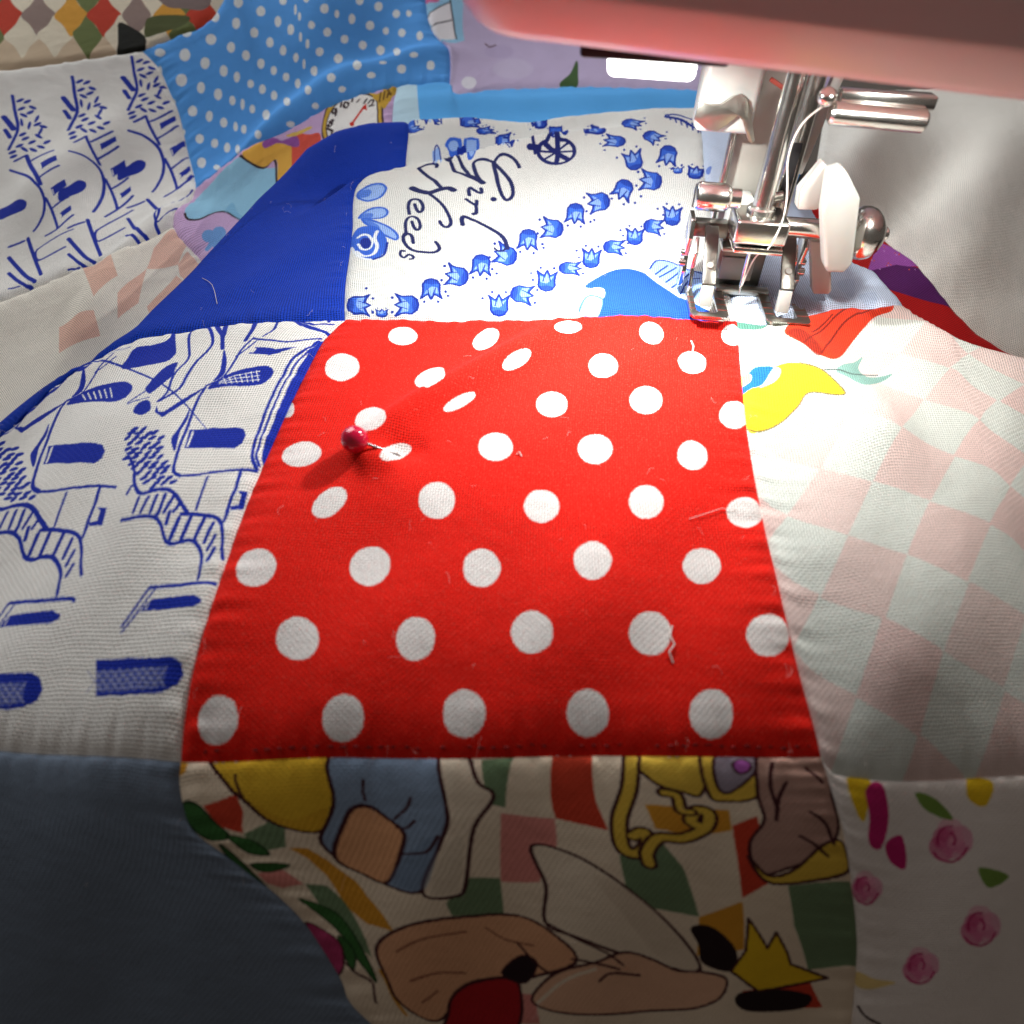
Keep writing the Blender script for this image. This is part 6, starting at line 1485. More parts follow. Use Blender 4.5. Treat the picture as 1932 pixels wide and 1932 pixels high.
PRINTS['checked_picture_patch'] = ([(200,66,44),(112,134,100),(216,150,48),(222,140,130),(228,182,52),(62,26,30),(134,152,176),(234,216,192),(226,164,118),(110,128,152),(204,150,40),(206,190,168),(58,104,52),(30,50,28),(176,60,104),(226,168,128),(170,28,34),(150,96,72),(40,22,26),(226,178,146),(214,194,170),(40,24,26),(232,190,40),(222,184,70),(150,138,150),(176,92,176),(178,140,126)], '''f 0 1 52 1093 84 27 9 -45 -36 -70 -33 27
f 1 1 108 1001 83 41 35 -19 -57 -98 -55 -13 -15 57
f 2 1 -14 1215 33 -7 -2 -26 -27 -9
f 2 1 174 919 44 -3 17 -59 14 -112 -11 -66 -2 -141 -62 29 -21 64 37 150 1 88
f 1 1 107 742 52 -10 4 -66 -22 -159 -12 -52 -35 73 -8 122
f 3 1 18 807 77 8 8 -73 -67 -15 -26 27
f 1 1 435 632 120 110 84 6 -56 -146 -154 -15
f 1 1 747 1205 79 8 -43 -162 -38 12
f 0 1 925 1224 96 -2 -32 -304 -53 39 -50 36
f 3 1 765 1031 118 -38 -36 -109 -111 -155 -102 2
f 2 1 1115 1024 197 -30 -15 -84 -109 -22 -81 32
f 0 1 1303 928 71 37 -26 -261 -85 -56
f 1 1 980 809 127 45 25 -93 -5 -181 -128 26 -45 83
f 2 1 1126 577 134 58 -24 -165 -139 -19
f 1 1 1397 693 184 33 16 -292 -167 -25 -38 144
f 0 1 1226 338 212 28 42 -81 -235 -17
f 3 1 486 355 100 -15 -38 -114 -123 3
F 4 1 84 1245 308 -13 -23 -150 -75 -90 -68 23 -66 81 -45 56
C 5 0.47 84 1245 308 -13 -23 -150 -75 -90 -68 23 -66 81 -45 56
F 6 1 385 1232 254 8 -2 -196 -101 -171 -152 -196 -92 95 -26 161 103 149
C 5 0.47 385 1232 254 8 -2 -196 -101 -171 -152 -196 -92 95 -26 161 103 149
F 7 1 644 1240 64 -7 24 -104 30 -45 -91 -116 -140 -254 -60 -55 -79 17 158 215 87 153
C 5 0.47 644 1240 64 -7 24 -104 30 -45 -91 -116 -140 -254 -60 -55 -79 17 158 215 87 153
F 8 1 417 1072 51 -11 24 -79 -31 -78 -130 -169 -44 48 -24 86 105 150
C 5 0.5 417 1072 51 -11 24 -79 -31 -78 -130 -169 -44 48 -24 86 105 150
F 9 0.5 440 847 122 81 -149 -232 -77 38
F 10 0.5 179 1092 72 -48 98 28 -53 -73 -68 20
F 11 0.5 560 881 59 29 -105 -197 -48 -42 -50 8
L 5 0.33 453 1142 -6 -27 1 -26
L 5 0.37 559 1087 -17 -27 -44 -35
L 5 0.45 540 1008 -34 -29 -20 10
L 5 0.45 562 928 -65 -71 -60 1
L 5 0.34 141 1171 1 -25 10 -32
F 12 1 -1 1106 43 -12 31 -67 -13 -44 -45 -1 -14 71
C 13 0.29 -1 1106 43 -12 31 -67 -13 -44 -45 -1 -14 71
F 12 1 65 995 43 -27 0 -75 -49 15
C 13 0.25 65 995 43 -27 0 -75 -49 15
F 12 1 32 849 94 -11 -79 -30
C 13 0.24 32 849 94 -11 -79 -30
F 12 1 20 956 -2 -78 -21 -140 -15 90
C 13 0.24 20 956 -2 -78 -21 -140 -15 90
F 12 1 44 669 54 -37 19 -62 -9 -185 -22 52 -7 106
C 13 0.2 44 669 54 -37 19 -62 -9 -185 -22 52 -7 106
F 12 1 71 529 18 -53 -40 -63 5 65
C 13 0.21 71 529 18 -53 -40 -63 5 65
F 14 1 5 584 55 -75 -28 -75 -35 -21 -1 73
C 5 0.25 5 584 55 -75 -28 -75 -35 -21 -1 73
L 5 0.34 39 447 18 -41 36 -28 -15 -57
L 2 0.54 133 411 10 -65 -4 -74
F 15 1 166 493 115 59 187 34 151 10 81 -71 30 -92 -197 -52 -163 -35 -145 -100 -61 43 -23 116
C 5 0.43 166 493 115 59 187 34 151 10 81 -71 30 -92 -197 -52 -163 -35 -145 -100 -61 43 -23 116
F 16 1 274 273 59 73 84 37 122 -2 -31 -115 -108 -102 -204 1
C 5 0.41 274 273 59 73 84 37 122 -2 -31 -115 -108 -102 -204 1
L 17 0.3 212 472 94 37 139 27
L 17 0.29 210 382 94 23 85 1
L 17 0.31 509 551 42 -38 74 -20
l 17 0.29 221 320 67 37
F 18 1 498 405 81 56 38 -26 -55 -60
C 5 0.19 498 405 81 56 38 -26 -55 -60
F 7 1 781 885 85 -49 97 -170 140 -256 -191 34 -166 79 -58 50 60 140
C 5 0.46 781 885 85 -49 97 -170 140 -256 -191 34 -166 79 -58 50 60 140
F 19 1 569 327 93 75 129 32 90 29 73 -20 77 -39 77 -6 70 -23 -28 -63 -93 -34 -128 -3 -196 -11 -121 16
C 5 0.37 569 327 93 75 129 32 90 29 73 -20 77 -39 77 -6 70 -23 -28 -63 -93 -34 -128 -3 -196 -11 -121 16
L 5 0.33 685 574 74 -65 74 -48 39 -38
L 5 0.34 723 446 67 -15 67 -20
L 5 0.34 790 377 40 22 84 -8
L 5 0.34 582 500 30 -65 36 -39
L 7 0.47 582 312 98 66 105 35
F 20 0.5 881 738 82 -72 135 -249 -104 16 -81 148
F 21 1 1095 542 63 2 57 -79 -23 -65 -81 26 -4 58
F 21 1 1206 324 107 20 127 -18 -32 -48 -176 -10
f 22 1 1192 400 49 65 23 109 42 -99 31 53 31 -74 6 -29 120 -41 -106 -26 -113 -22
c 5 0.38 1192 400 49 65 23 109 42 -99 31 53 31 -74 6 -29 120 -41 -106 -26 -113 -22
F 23 1 1101 1244 217 7 -52 -184 -47 2 -69 42
C 5 0.41 1101 1244 217 7 -52 -184 -47 2 -69 42
F 23 1 1296 1238 144 -3 -38 -180 -86 -24 -37 29
C 5 0.43 1296 1238 144 -3 -38 -180 -86 -24 -37 29
F 24 1 1330 1221 97 3 -26 -93 -77 -69 -20 54
C 5 0.37 1330 1221 97 3 -26 -93 -77 -69 -20 54
F 25 1 1357 1171 23 21 22 -17 -11 -32 -25 -8
C 5 0.29 1357 1171 23 21 22 -17 -11 -32 -25 -8
L 5 2.32 1116 1206 -24 -121 -61 -125 -30 -111 21 -35 44 40 6 50 -30 -16
L 23 1.42 1116 1206 -24 -121 -61 -125 -30 -111 21 -35 44 40 6 50 -30 -16
L 5 2.24 1046 773 10 49 48 57 61 1 68 42 25 58 -24 17 -27 -42 9 -20
L 23 1.34 1046 773 10 49 48 57 61 1 68 42 25 58 -24 17 -27 -42 9 -20
L 5 1.8 1171 1069 30 -15 -6 -56 22 -9
L 23 0.9 1171 1069 30 -15 -6 -56 22 -9
F 26 1 1444 1246 152 0 -15 -201 -13 -144 -70 -96 -83 -45 -89 -22 3 116 59 94 11 114
C 5 0.44 1444 1246 152 0 -15 -201 -13 -144 -70 -96 -83 -45 -89 -22 3 116 59 94 11 114
F 23 1 1315 808 35 -78 74 22 89 89 60 23 3 -106 -126 -48 -109 -2
C 5 0.46 1315 808 35 -78 74 22 89 89 60 23 3 -106 -126 -48 -109 -2
L 5 0.49 1457 1181 -20 -82 -5 -112
L 5 0.51 1475 1096 -33 -68 -24 -82
l 5 0.53 1536 1155 28 -59
L 5 0.5 1508 972 31 -46 8 -76
L 5 0.49 1464 880 29 -32 32 -41''')
MACHINE_AT = (47.76, 4.51, 0.0)
THREADER = [(-14.83, 36.97), (-12.82, 36.64), (-10.76, 36.83), (-8.99, 38.16), (-7.38, 38.75), (-5.95, 37.77), (-4.33, 34.41), (-2.89, 31.01), (-3.31, 30.46), (-4.13, 30.93), (-6.03, 34.3), (-7.13, 35.18), (-8.24, 34.0), (-10.33, 32.14), (-12.54, 32.42), (-15.1, 33.94)]
THREAD_PATH = [(4.45, -6.3, 40.89), (3.2, -5.5, 39.42), (2.07, -4.8, 37.82), (1.48, -4.2, 35.68), (1.29, -4.0, 33.91), (1.32, -3.8, 31.82), (1.53, -3.8, 30.06), (2.67, -4.0, 26.57), (3.29, -4.2, 23.55), (3.37, -5.2, 20.38), (2.2, -5.7, 14.6), (0.9, -2.2, 13.2), (0.45, -0.75, 9.0), (0.15, -0.62, 5.2), (0, 0, 4.6)]
PIN_HEAD = (-26.27, -42.56, -0.21)
PIN_TIP = (-19.57, -42.14, -3.76)
LINT = [('fine curled white hair on the plain dark blue square', [(-68.95, 14.61), (-67.29, 13.36), (-65.81, 11.5), (-64.44, 8.61), (-63.64, 6.46), (-63.01, 4.77)], 0.05), ('tuft of white lint on the red square beside the lower right dots', [(23.95, -71.45), (23.49, -72.91), (24.01, -74.19), (23.14, -75.17), (23.66, -76.41)], 0.13), ('small white lint speck beside the dot right of the pin', [(0.81, -42.46), (1.26, -42.08), (1.62, -42.88)], 0.12), ('white thread end near the top edge of the red square by the foot', [(35.89, -9.43), (35.89, -11.82), (35.28, -14.11)], 0.16), ('long pale hair across the red square at its right edge', [(28.49, -54.67), (31.21, -53.78), (33.95, -52.75), (36.52, -52.9)], 0.05)]


# ---------------------------------------------------------------- quilt shape (millimetres)
def smooth_profile(knots, lo, hi, sig):
    t = np.arange(lo, hi, 0.5)
    v = np.interp(t, [k[0] for k in knots], [k[1] for k in knots])
    n = int(sig * 8)
    g = np.exp(-0.5 * (np.arange(-n, n + 1) * 0.5 / sig) ** 2)
    g /= g.sum()
    a = np.pad(v, n, mode='reflect', reflect_type='odd')
    return t, np.convolve(a, g, mode='valid')


PROF_T, PROF_V = smooth_profile([(-170, -150), (-130, -92), (-112, -60), (-100, -40), (-90, -25.5), (-80, -17.5), (-70, -12),
                                 (-50, -5.4), (-30, -1.8), (0, 0), (22, 2.2), (45, 7.0), (66, 13.6), (80, 18.4),
                                 (100, 22), (140, 24), (260, 26)], -170, 260, 4.0)


def tps_fit(c):
    p = c[:, :2] / 50.0
    d = np.linalg.norm(p[:, None] - p[None], axis=2)
    K = np.where(d > 0, d * d * np.log(d + 1e-12), 0) + np.eye(len(c)) * 0.03
    P = np.c_[np.ones(len(c)), p]
    A = np.block([[K, P], [P.T, np.zeros((3, 3))]])
    return p, np.linalg.solve(A, np.r_[c[:, 2], 0, 0, 0])


def tps_eval(fit, x, y):
    p, w = fit
    x = x / 50.0
    y = y / 50.0
    r = w[-3] + w[-2] * x + w[-1] * y
    for i in range(len(p)):
        d2 = (x - p[i, 0]) ** 2 + (y - p[i, 1]) ** 2
        r = r + w[i] * 0.5 * d2 * np.log(d2 + 1e-12)
    return r


def seg_dist(x, y, poly):
    """signed distance to a polyline (positive on its left) and the fraction along it"""
    best = np.full(x.shape, 1e9)
    sgn = np.zeros(x.shape)
    frac = np.zeros(x.shape)
    n = len(poly) - 1
    for i in range(n):
        ax, ay = poly[i]
        bx, by = poly[i + 1]
        dx, dy = bx - ax, by - ay
        L2 = dx * dx + dy * dy
        tr = ((x - ax) * dx + (y - ay) * dy) / L2
        t = np.clip(tr, -1e3 if i == 0 else 0, 1e3 if i == n - 1 else 1)
        ex, ey = x - ax - t * dx, y - ay - t * dy
        d = np.hypot(ex, ey)
        s = np.sign(dx * (y - ay) - dy * (x - ax))
        m = d < best
        best = np.where(m, d, best)
        sgn = np.where(m, s, sgn)
        frac = np.where(m, (i + np.clip(t, 0, 1)) / n, frac)
    return best * sgn, frac


def sstep(a, b, v):
    t = np.clip((v - a) / (b - a), 0, 1)
    return t * t * (3 - 2 * t)


def front_sheet(x, y):
    z = np.interp(y, PROF_T, PROF_V)
    z = z - 0.0035 * np.clip(-42 - x, 0, 60) ** 2 * sstep(10, -40, y) * 0.7
    z = z - 0.0030 * np.clip(x - 62, 0, 60) ** 2 * sstep(10, -60, y)
    # soft swells
    z = z + 0.55 * np.sin(x * 0.11 + 0.7) * np.sin(y * 0.09 + 1.1) + 0.28 * np.sin(x * 0.23 - y * 0.17)
    return add_folds(z, x, y, FOLDS)


def rear_sheet(x, y):
    return add_folds(tps_eval(REAR_FIT, x, y), x, y, REAR_FOLDS)


def add_folds(z, x, y, folds):
    for (ax, ay, bx, by, amp, w, skew) in folds:
        L = math.hypot(bx - ax, by - ay)
        ux, uy = (bx - ax) / L, (by - ay) / L
        t = (x - ax) * ux + (y - ay) * uy
        d = -(x - ax) * uy + (y - ay) * ux
        env = sstep(-0.30 * L, 0.22 * L, t) * sstep(1.30 * L, 0.78 * L, t)
        ww = np.where(d > 0, w * skew, w)
        z = z + amp * env * np.exp(-0.5 * (d / ww) ** 2)
    return z


def height(x, y):
    x = np.asarray(x, float)
    y = np.asarray(y, float)
    f = front_sheet(x, y)
    if len(R1):
        s, fr = seg_dist(x, y, R1)
        dip = np.where(s > 0, (s / 4.0) * np.exp(1 - s / 4.0), 0)
        f = f - 5.5 * dip * sstep(0.0, 0.30, fr) * sstep(1.0, 0.75, fr)
        f = f + 1.3 * np.exp(-0.5 * (s / 2.2) ** 2) * sstep(0.0, 0.3, fr) * sstep(1.0, 0.75, fr)
    if len(R2):
        s, fr = seg_dist(x, y, R2)
        r = rear_sheet(x, y)
        k = sstep(1.0, 10.0, s)
        f = f + 0.9 * np.exp(-0.5 * ((s - 0.5) / 3.0) ** 2)
        f = f * (1 - k) + r * k
    return f


def resample(pts, n):
    p = np.asarray(pts, float)
    # gentle Catmull-Rom so that seams run as curves
    q = [p[0]]
    for i in range(len(p) - 1):
        p0 = p[max(i - 1, 0)]; p1 = p[i]; p2 = p[i + 1]; p3 = p[min(i + 2, len(p) - 1)]
        for t in np.linspace(0, 1, 13)[1:]:
            a = 0.5 * ((2 * p1) + (-p0 + p2) * t + (2 * p0 - 5 * p1 + 4 * p2 - p3) * t * t + (-p0 + 3 * p1 - 3 * p2 + p3) * t ** 3)
            q.append(a)
    q = np.array(q)
    d = np.r_[0, np.cumsum(np.linalg.norm(np.diff(q, axis=0), axis=1))]
    tt = np.linspace(0, d[-1], n)
    return np.c_[np.interp(tt, d, q[:, 0]), np.interp(tt, d, q[:, 1])]


def coons(bottom, right, top, left, nu, nv):
    """bottom, top run left to right; left, right run bottom to top"""
    B, T = resample(bottom, nu), resample(top, nu)
    L, R = resample(left, nv), resample(right, nv)
    u = np.linspace(0, 1, nu)[None, :, None]
    v = np.linspace(0, 1, nv)[:, None, None]
    P = (1 - v) * B[None] + v * T[None] + (1 - u) * L[:, None] + u * R[:, None]
    P -= (1 - u) * (1 - v) * B[0] + u * (1 - v) * B[-1] + (1 - u) * v * T[0] + u * v * T[-1]
    return P


def patch_grid(name):
    d = PATCHES[name]
    nu, nv = d['n']
    P = coons(d['bottom'], d['right'], d['top'], d['left'], nu, nv)
    x, y = P[..., 0], P[..., 1]
    z = height(x, y) + d.get('dz', 0.0)
    W = 0.5 * (edge_len(d['bottom']) + edge_len(d['top']))
    H = 0.5 * (edge_len(d['left']) + edge_len(d['right']))
    # the cloth rolls down into its seams
    u = np.linspace(0, 1, nu)[None, :]
    v = np.linspace(0, 1, nv)[:, None]
    e = np.minimum(np.minimum(u, 1 - u) * W, np.minimum(v, 1 - v) * H)
    z = z + 0.95 * (1 - np.exp(-e / 1.0)) - 0.95
    # puckers drawn up by the stitching, and the ridge of the turned-in edges beneath
    eu, ev = np.minimum(u, 1 - u) * W + 0 * v, np.minimum(v, 1 - v) * H + 0 * u
    sv, su = v * H + 0 * u, u * W + 0 * v
    ph = len(name)
    pk = 0.30 * np.exp(-eu / 3.0) * (np.sin(sv * 1.15 + ph + 1.3 * np.sin(sv * 0.31)) + 0.6 * np.sin(sv * 2.3 + 2 * ph))
    pk = pk + 0.30 * np.exp(-ev / 3.0) * (np.sin(su * 1.05 + 2 * ph + 1.3 * np.sin(su * 0.27)) + 0.6 * np.sin(su * 2.2 + ph))
    z = z + pk * (1 - np.exp(-e / 0.8))
    z = z + 0.10 * (sstep(8.0, 5.0, e) - 0.5)
    return np.stack([x, y, z], -1), W, H


def edge_len(pts):
    q = resample(pts, 80)
    z = height(q[:, 0], q[:, 1])
    return float(np.sum(np.linalg.norm(np.diff(np.c_[q, z], axis=0), axis=1)))


# ---------------------------------------------------------------- flat print on the cloth, drawn in cloth millimetres
REAR_FIT = tps_fit(np.array(REAR))
SCALE_PX = 9.0      # print resolution, dots per millimetre


def curve(p, closed, m=5):
    n = len(p)
    if n < 3:
        return p
    if closed:
        a, b, c, d = (np.roll(p, k, 0) for k in (1, 0, -1, -2))
    else:
        q = np.vstack([p[:1], p, p[-1:]])
        a, b, c, d = q[:-3], q[1:-2], q[2:-1], q[3:]
    out = []
    for t in np.arange(m) / m:
        out.append(0.5 * (2 * b + (c - a) * t + (2 * a - 5 * b + 4 * c - d) * t * t + (-a + 3 * b - 3 * c + d) * t ** 3))
    r = np.stack(out, 1).reshape(-1, 2)
    return r if closed else np.vstack([r, p[-1:]])


def cover_fill(p, w, h):
    """coverage of a polygon given in pixels, inside a w x h picture; returns box and array"""
    SS = 3
    x0, y0 = np.floor(p.min(0)).astype(int) - 1
    x1, y1 = np.ceil(p.max(0)).astype(int) + 1
    x0, y0, x1, y1 = max(x0, 0), max(y0, 0), min(x1, w), min(y1, h)
    if x1 <= x0 or y1 <= y0:
        return None
    a = np.zeros(((y1 - y0) * SS, (x1 - x0) * SS + 1), np.float32)
    q = (p - (x0, y0)) * SS
    r = np.roll(q, -1, 0)
    ylo, yhi = np.minimum(q[:, 1], r[:, 1]), np.maximum(q[:, 1], r[:, 1])
    dy = r[:, 1] - q[:, 1]
    dy = np.where(np.abs(dy) < 1e-9, 1e-9, dy)
    nx = a.shape[1] - 1
    for j in range(a.shape[0]):
        yy = j + 0.5
        m = (ylo <= yy) & (yhi > yy)
        if not m.any():
            continue
        xs = np.sort(q[m, 0] + (yy - q[m, 1]) / dy[m] * (r[m, 0] - q[m, 0]))
        xs = np.clip(np.round(xs), 0, nx).astype(int)
        for k in range(0, len(xs) - 1, 2):
            a[j, xs[k]:xs[k + 1]] = 1
    a = a[:, :-1].reshape(y1 - y0, SS, x1 - x0, SS).mean((1, 3))
    return x0, y0, x1, y1, a


def cover_line(p, wd, w, h):
    x0, y0 = np.floor(p.min(0) - wd).astype(int) - 1
    x1, y1 = np.ceil(p.max(0) + wd).astype(int) + 1
    x0, y0, x1, y1 = max(x0, 0), max(y0, 0), min(x1, w), min(y1, h)
    if x1 <= x0 or y1 <= y0:
        return None
    a = np.zeros((y1 - y0, x1 - x0), np.float32)
    for i in range(len(p) - 1):
        lo = np.floor(np.minimum(p[i], p[i + 1]) - wd - 1).astype(int)
        hi = np.ceil(np.maximum(p[i], p[i + 1]) + wd + 1).astype(int)
        bx0, by0, bx1, by1 = max(lo[0], x0), max(lo[1], y0), min(hi[0], x1), min(hi[1], y1)
        if bx1 <= bx0 or by1 <= by0:
            continue
        X = np.arange(bx0, bx1)[None, :] + 0.5
        Y = np.arange(by0, by1)[:, None] + 0.5
        d = p[i + 1] - p[i]
        L = max(d @ d, 1e-9)
        t = np.clip(((X - p[i, 0]) * d[0] + (Y - p[i, 1]) * d[1]) / L, 0, 1)
        dist = np.hypot(X - p[i, 0] - t * d[0], Y - p[i, 1] - t * d[1])
        v = np.clip(wd / 2 - dist + 0.5, 0, 1)
        s = a[by0 - y0:by1 - y0, bx0 - x0:bx1 - x0]
        np.maximum(s, v, out=s)
    return x0, y0, x1, y1, a


def make_print(name, base, W, H):
    w, h = max(8, int(W * SCALE_PX)), max(8, int(H * SCALE_PX))
    pic = np.empty((h, w, 4), np.float32)
    pic[:] = (base[0] / 255, base[1] / 255, base[2] / 255, 1)
    pal, rows = PRINTS[name]
    for row in rows.split('\n'):
        f = row.split()
        kind, col, par = f[0], pal[int(f[1])], float(f[2])
        p = np.cumsum(np.array(f[3:], float).reshape(-1, 2), 0) * 0.05
        if kind in 'FL' or kind == 'C':
            p = curve(p, kind in 'FC')
        if kind == 'c' or kind == 'C':
            p = np.vstack([p, p[:1]])
        p = p * (w / W, h / H)
        r = cover_fill(p, w, h) if kind in 'fF' else cover_line(p, max(par * SCALE_PX, 0.8), w, h)
        if r is None:
            continue
        x0, y0, x1, y1, a = r
        if kind in 'fF':
            a = a * par
        s = pic[y0:y1, x0:x1, :3]
        s += (np.array(col, np.float32) / 255 - s) * a[..., None]
    img = bpy.data.images.new(name + '_print', w, h)
    img.pixels.foreach_set(pic.ravel())
    img.update()
    img.pack()
    return img


# ---------------------------------------------------------------- materials
def lin(c):
    return tuple((v / 255 / 12.92) if v / 255 <= 0.04045 else ((v / 255 + 0.055) / 1.055) ** 2.4 for v in c) + (1,)


class NT:
    def __init__(self, name):
        self.m = bpy.data.materials.new(name)
        self.m.use_nodes = True
        self.t = self.m.node_tree
        self.b = self.t.nodes['Principled BSDF']

    def n(self, kind, **kw):
        o = self.t.nodes.new(kind)
        for k, v in kw.items():
            setattr(o, k, v)
        return o

    def put(self, sock, v):
        if hasattr(v, 'links'):
            self.t.links.new(v, sock)
        else:
            sock.default_value = v

    def math(self, op, a, b=0.0, c=None):
        o = self.n('ShaderNodeMath', operation=op)
        self.put(o.inputs[0], a)
        self.put(o.inputs[1], b)
        if c is not None:
            self.put(o.inputs[2], c)
        return o.outputs[0]

    def noise(self, vec, scale, detail=2.0, rough=0.5):
        o = self.n('ShaderNodeTexNoise')
        self.put(o.inputs['Vector'], vec)
        o.inputs['Scale'].default_value = scale
        o.inputs['Detail'].default_value = detail
        o.inputs['Roughness'].default_value = rough
        return o

    def mix(self, fac, a, b, mode='MIX'):
        o = self.n('ShaderNodeMix', data_type='RGBA', blend_type=mode)
        self.put(o.inputs[0], fac)
        self.put(o.inputs[6], a)
        self.put(o.inputs[7], b)
        return o.outputs[2]


def fabric(name, base, W, H, pitch=0.42, twill=False, fleck=(0.9, 0.85, 0.8), fleck_amt=0.0, depth=1.0, printed=True):
    t = NT(name)
    uv = t.n('ShaderNodeUVMap', uv_map='UVMap')
    mm = t.n('ShaderNodeUVMap', uv_map='cloth').outputs[0]          # cloth millimetres along the threads
    # threads are never quite straight
    wob = t.noise(mm, 0.13, 2.0)
    wv = t.n('ShaderNodeVectorMath', operation='MULTIPLY_ADD')
    t.put(wv.inputs[0], wob.outputs['Color'])
    wv.inputs[1].default_value = (0.8, 0.8, 0)
    t.put(wv.inputs[2], mm)
    sep = t.n('ShaderNodeSeparateXYZ')
    t.put(sep.inputs[0], wv.outputs[0])
    u, v = sep.outputs[0], sep.outputs[1]
    su = t.math('SINE', t.math('MULTIPLY', u, math.pi / pitch))
    sv = t.math('SINE', t.math('MULTIPLY', v, math.pi / pitch))
    if twill:
        chk = t.math('SINE', t.math('MULTIPLY', t.math('ADD', u, v), math.pi / pitch * 0.66))
    else:
        chk = t.math('SIGN', t.math('MULTIPLY', su, sv))
    k = t.math('MULTIPLY_ADD', chk, 0.28, 0.5)
    au, av = t.math('ABSOLUTE', su), t.math('ABSOLUTE', sv)
    hgt = t.math('ADD', t.math('MULTIPLY', au, k), t.math('MULTIPLY', av, t.math('SUBTRACT', 1.0, k)))
    thick = t.noise(mm, 1.6, 3.0, 0.6)
    hgt2 = t.math('MULTIPLY', hgt, t.math('MULTIPLY_ADD', thick.outputs[0], 0.6, 0.70))
    # print, its edge broken by the threads
    if printed:
        jit = t.noise(mm, 3.2, 1.0)
        jv = t.n('ShaderNodeVectorMath', operation='MULTIPLY_ADD')
        t.put(jv.inputs[0], t_sub(t, jit.outputs['Color']))
        jv.inputs[1].default_value = (0.34 / W, 0.34 / H, 0)
        t.put(jv.inputs[2], uv.outputs[0])
        tex = t.n('ShaderNodeTexImage', extension='EXTEND', interpolation='Linear')
        tex.image = make_print(name, base, W, H)
        t.put(tex.inputs[0], jv.outputs[0])
        col = tex.outputs[0]
    else:
        col = lin(base)
    # painted weave shading: thread tops lighter, gaps darker; blotch is the yarn's own
    gap = t.math('MULTIPLY', t.math('SUBTRACT', 1.0, au), t.math('SUBTRACT', 1.0, av))
    tone = t.math('MULTIPLY_ADD', hgt2, 0.50 * depth, 1.0 - 0.20 * depth)
    tone = t.math('SUBTRACT', tone, t.math('MULTIPLY', gap, 1.1 * depth))
    blotch = t.noise(mm, 0.06, 3.0)
    tone = t.math('MULTIPLY', tone, t.math('MULTIPLY_ADD', blotch.outputs[0], 0.16, 0.92))
    tc = t.n('ShaderNodeCombineColor')
    for i in range(3):
        t.put(tc.inputs[i], tone)
    col = t.mix(1.0, col, tc.outputs[0], 'MULTIPLY')
    if fleck_amt:
        fn = t.noise(mm, 2.6, 2.0, 0.7)
        fl = t.math('MULTIPLY', t.math('GREATER_THAN', fn.outputs[0], 0.60), t.math('MULTIPLY', hgt, fleck_amt))
        col = t.mix(fl, col, fleck + (1,))
    t.put(t.b.inputs['Base Color'], col)
    t.b.inputs['Roughness'].default_value = 0.85
    t.b.inputs['Specular IOR Level'].default_value = 0.1
    t.b.inputs['Sheen Weight'].default_value = 0.03
    t.b.inputs['Sheen Roughness'].default_value = 0.5
    bump = t.n('ShaderNodeBump')
    bump.inputs['Strength'].default_value = 0.55 * depth
    bump.inputs['Distance'].default_value = 0.0002
    t.put(bump.inputs['Height'], hgt2)
    # shallow creases left by handling
    cre = t.noise(mm, 0.11, 4.0, 0.55)
    b2 = t.n('ShaderNodeBump')
    b2.inputs['Strength'].default_value = 0.22
    b2.inputs['Distance'].default_value = 0.0022
    t.put(b2.inputs['Height'], cre.outputs[0])
    t.put(b2.inputs['Normal'], bump.outputs[0])
    t.put(t.b.inputs['Normal'], b2.outputs[0])
    return t.m


def t_sub(t, v):
    o = t.n('ShaderNodeVectorMath', operation='SUBTRACT')
    t.put(o.inputs[0], v)
    o.inputs[1].default_value = (0.5, 0.5, 0.5)
    return o.outputs[0]


def plain(name, col, rough=0.5, metal=0.0, bump=0.0, bscale=600, vary=0.06, spec=0.5, **kw):
    t = NT(name)
    co = t.n('ShaderNodeTexCoord')
    n1 = t.noise(co.outputs['Object'], bscale, 4.0, 0.6)
    c = t.mix(t.math('MULTIPLY', n1.outputs[0], vary * 4), lin(col), lin(tuple(int(v * 0.8) for v in col)))
    t.put(t.b.inputs['Base Color'], c)
    t.b.inputs['Metallic'].default_value = metal
    n2 = t.noise(co.outputs['Object'], bscale * 0.4, 5.0, 0.7)
    t.put(t.b.inputs['Roughness'], t.math('MULTIPLY_ADD', n2.outputs[0], 0.16, max(rough - 0.08, 0.0)))
    t.b.inputs['Specular IOR Level'].default_value = spec
    for k, v in kw.items():
        t.b.inputs[k.replace('_', ' ')].default_value = v
    if bump:
        b = t.n('ShaderNodeBump')
        b.inputs['Strength'].default_value = bump
        b.inputs['Distance'].default_value = 0.0004
        t.put(b.inputs['Height'], n1.outputs[0])
        t.put(t.b.inputs['Normal'], b.outputs[0])
    return t.m


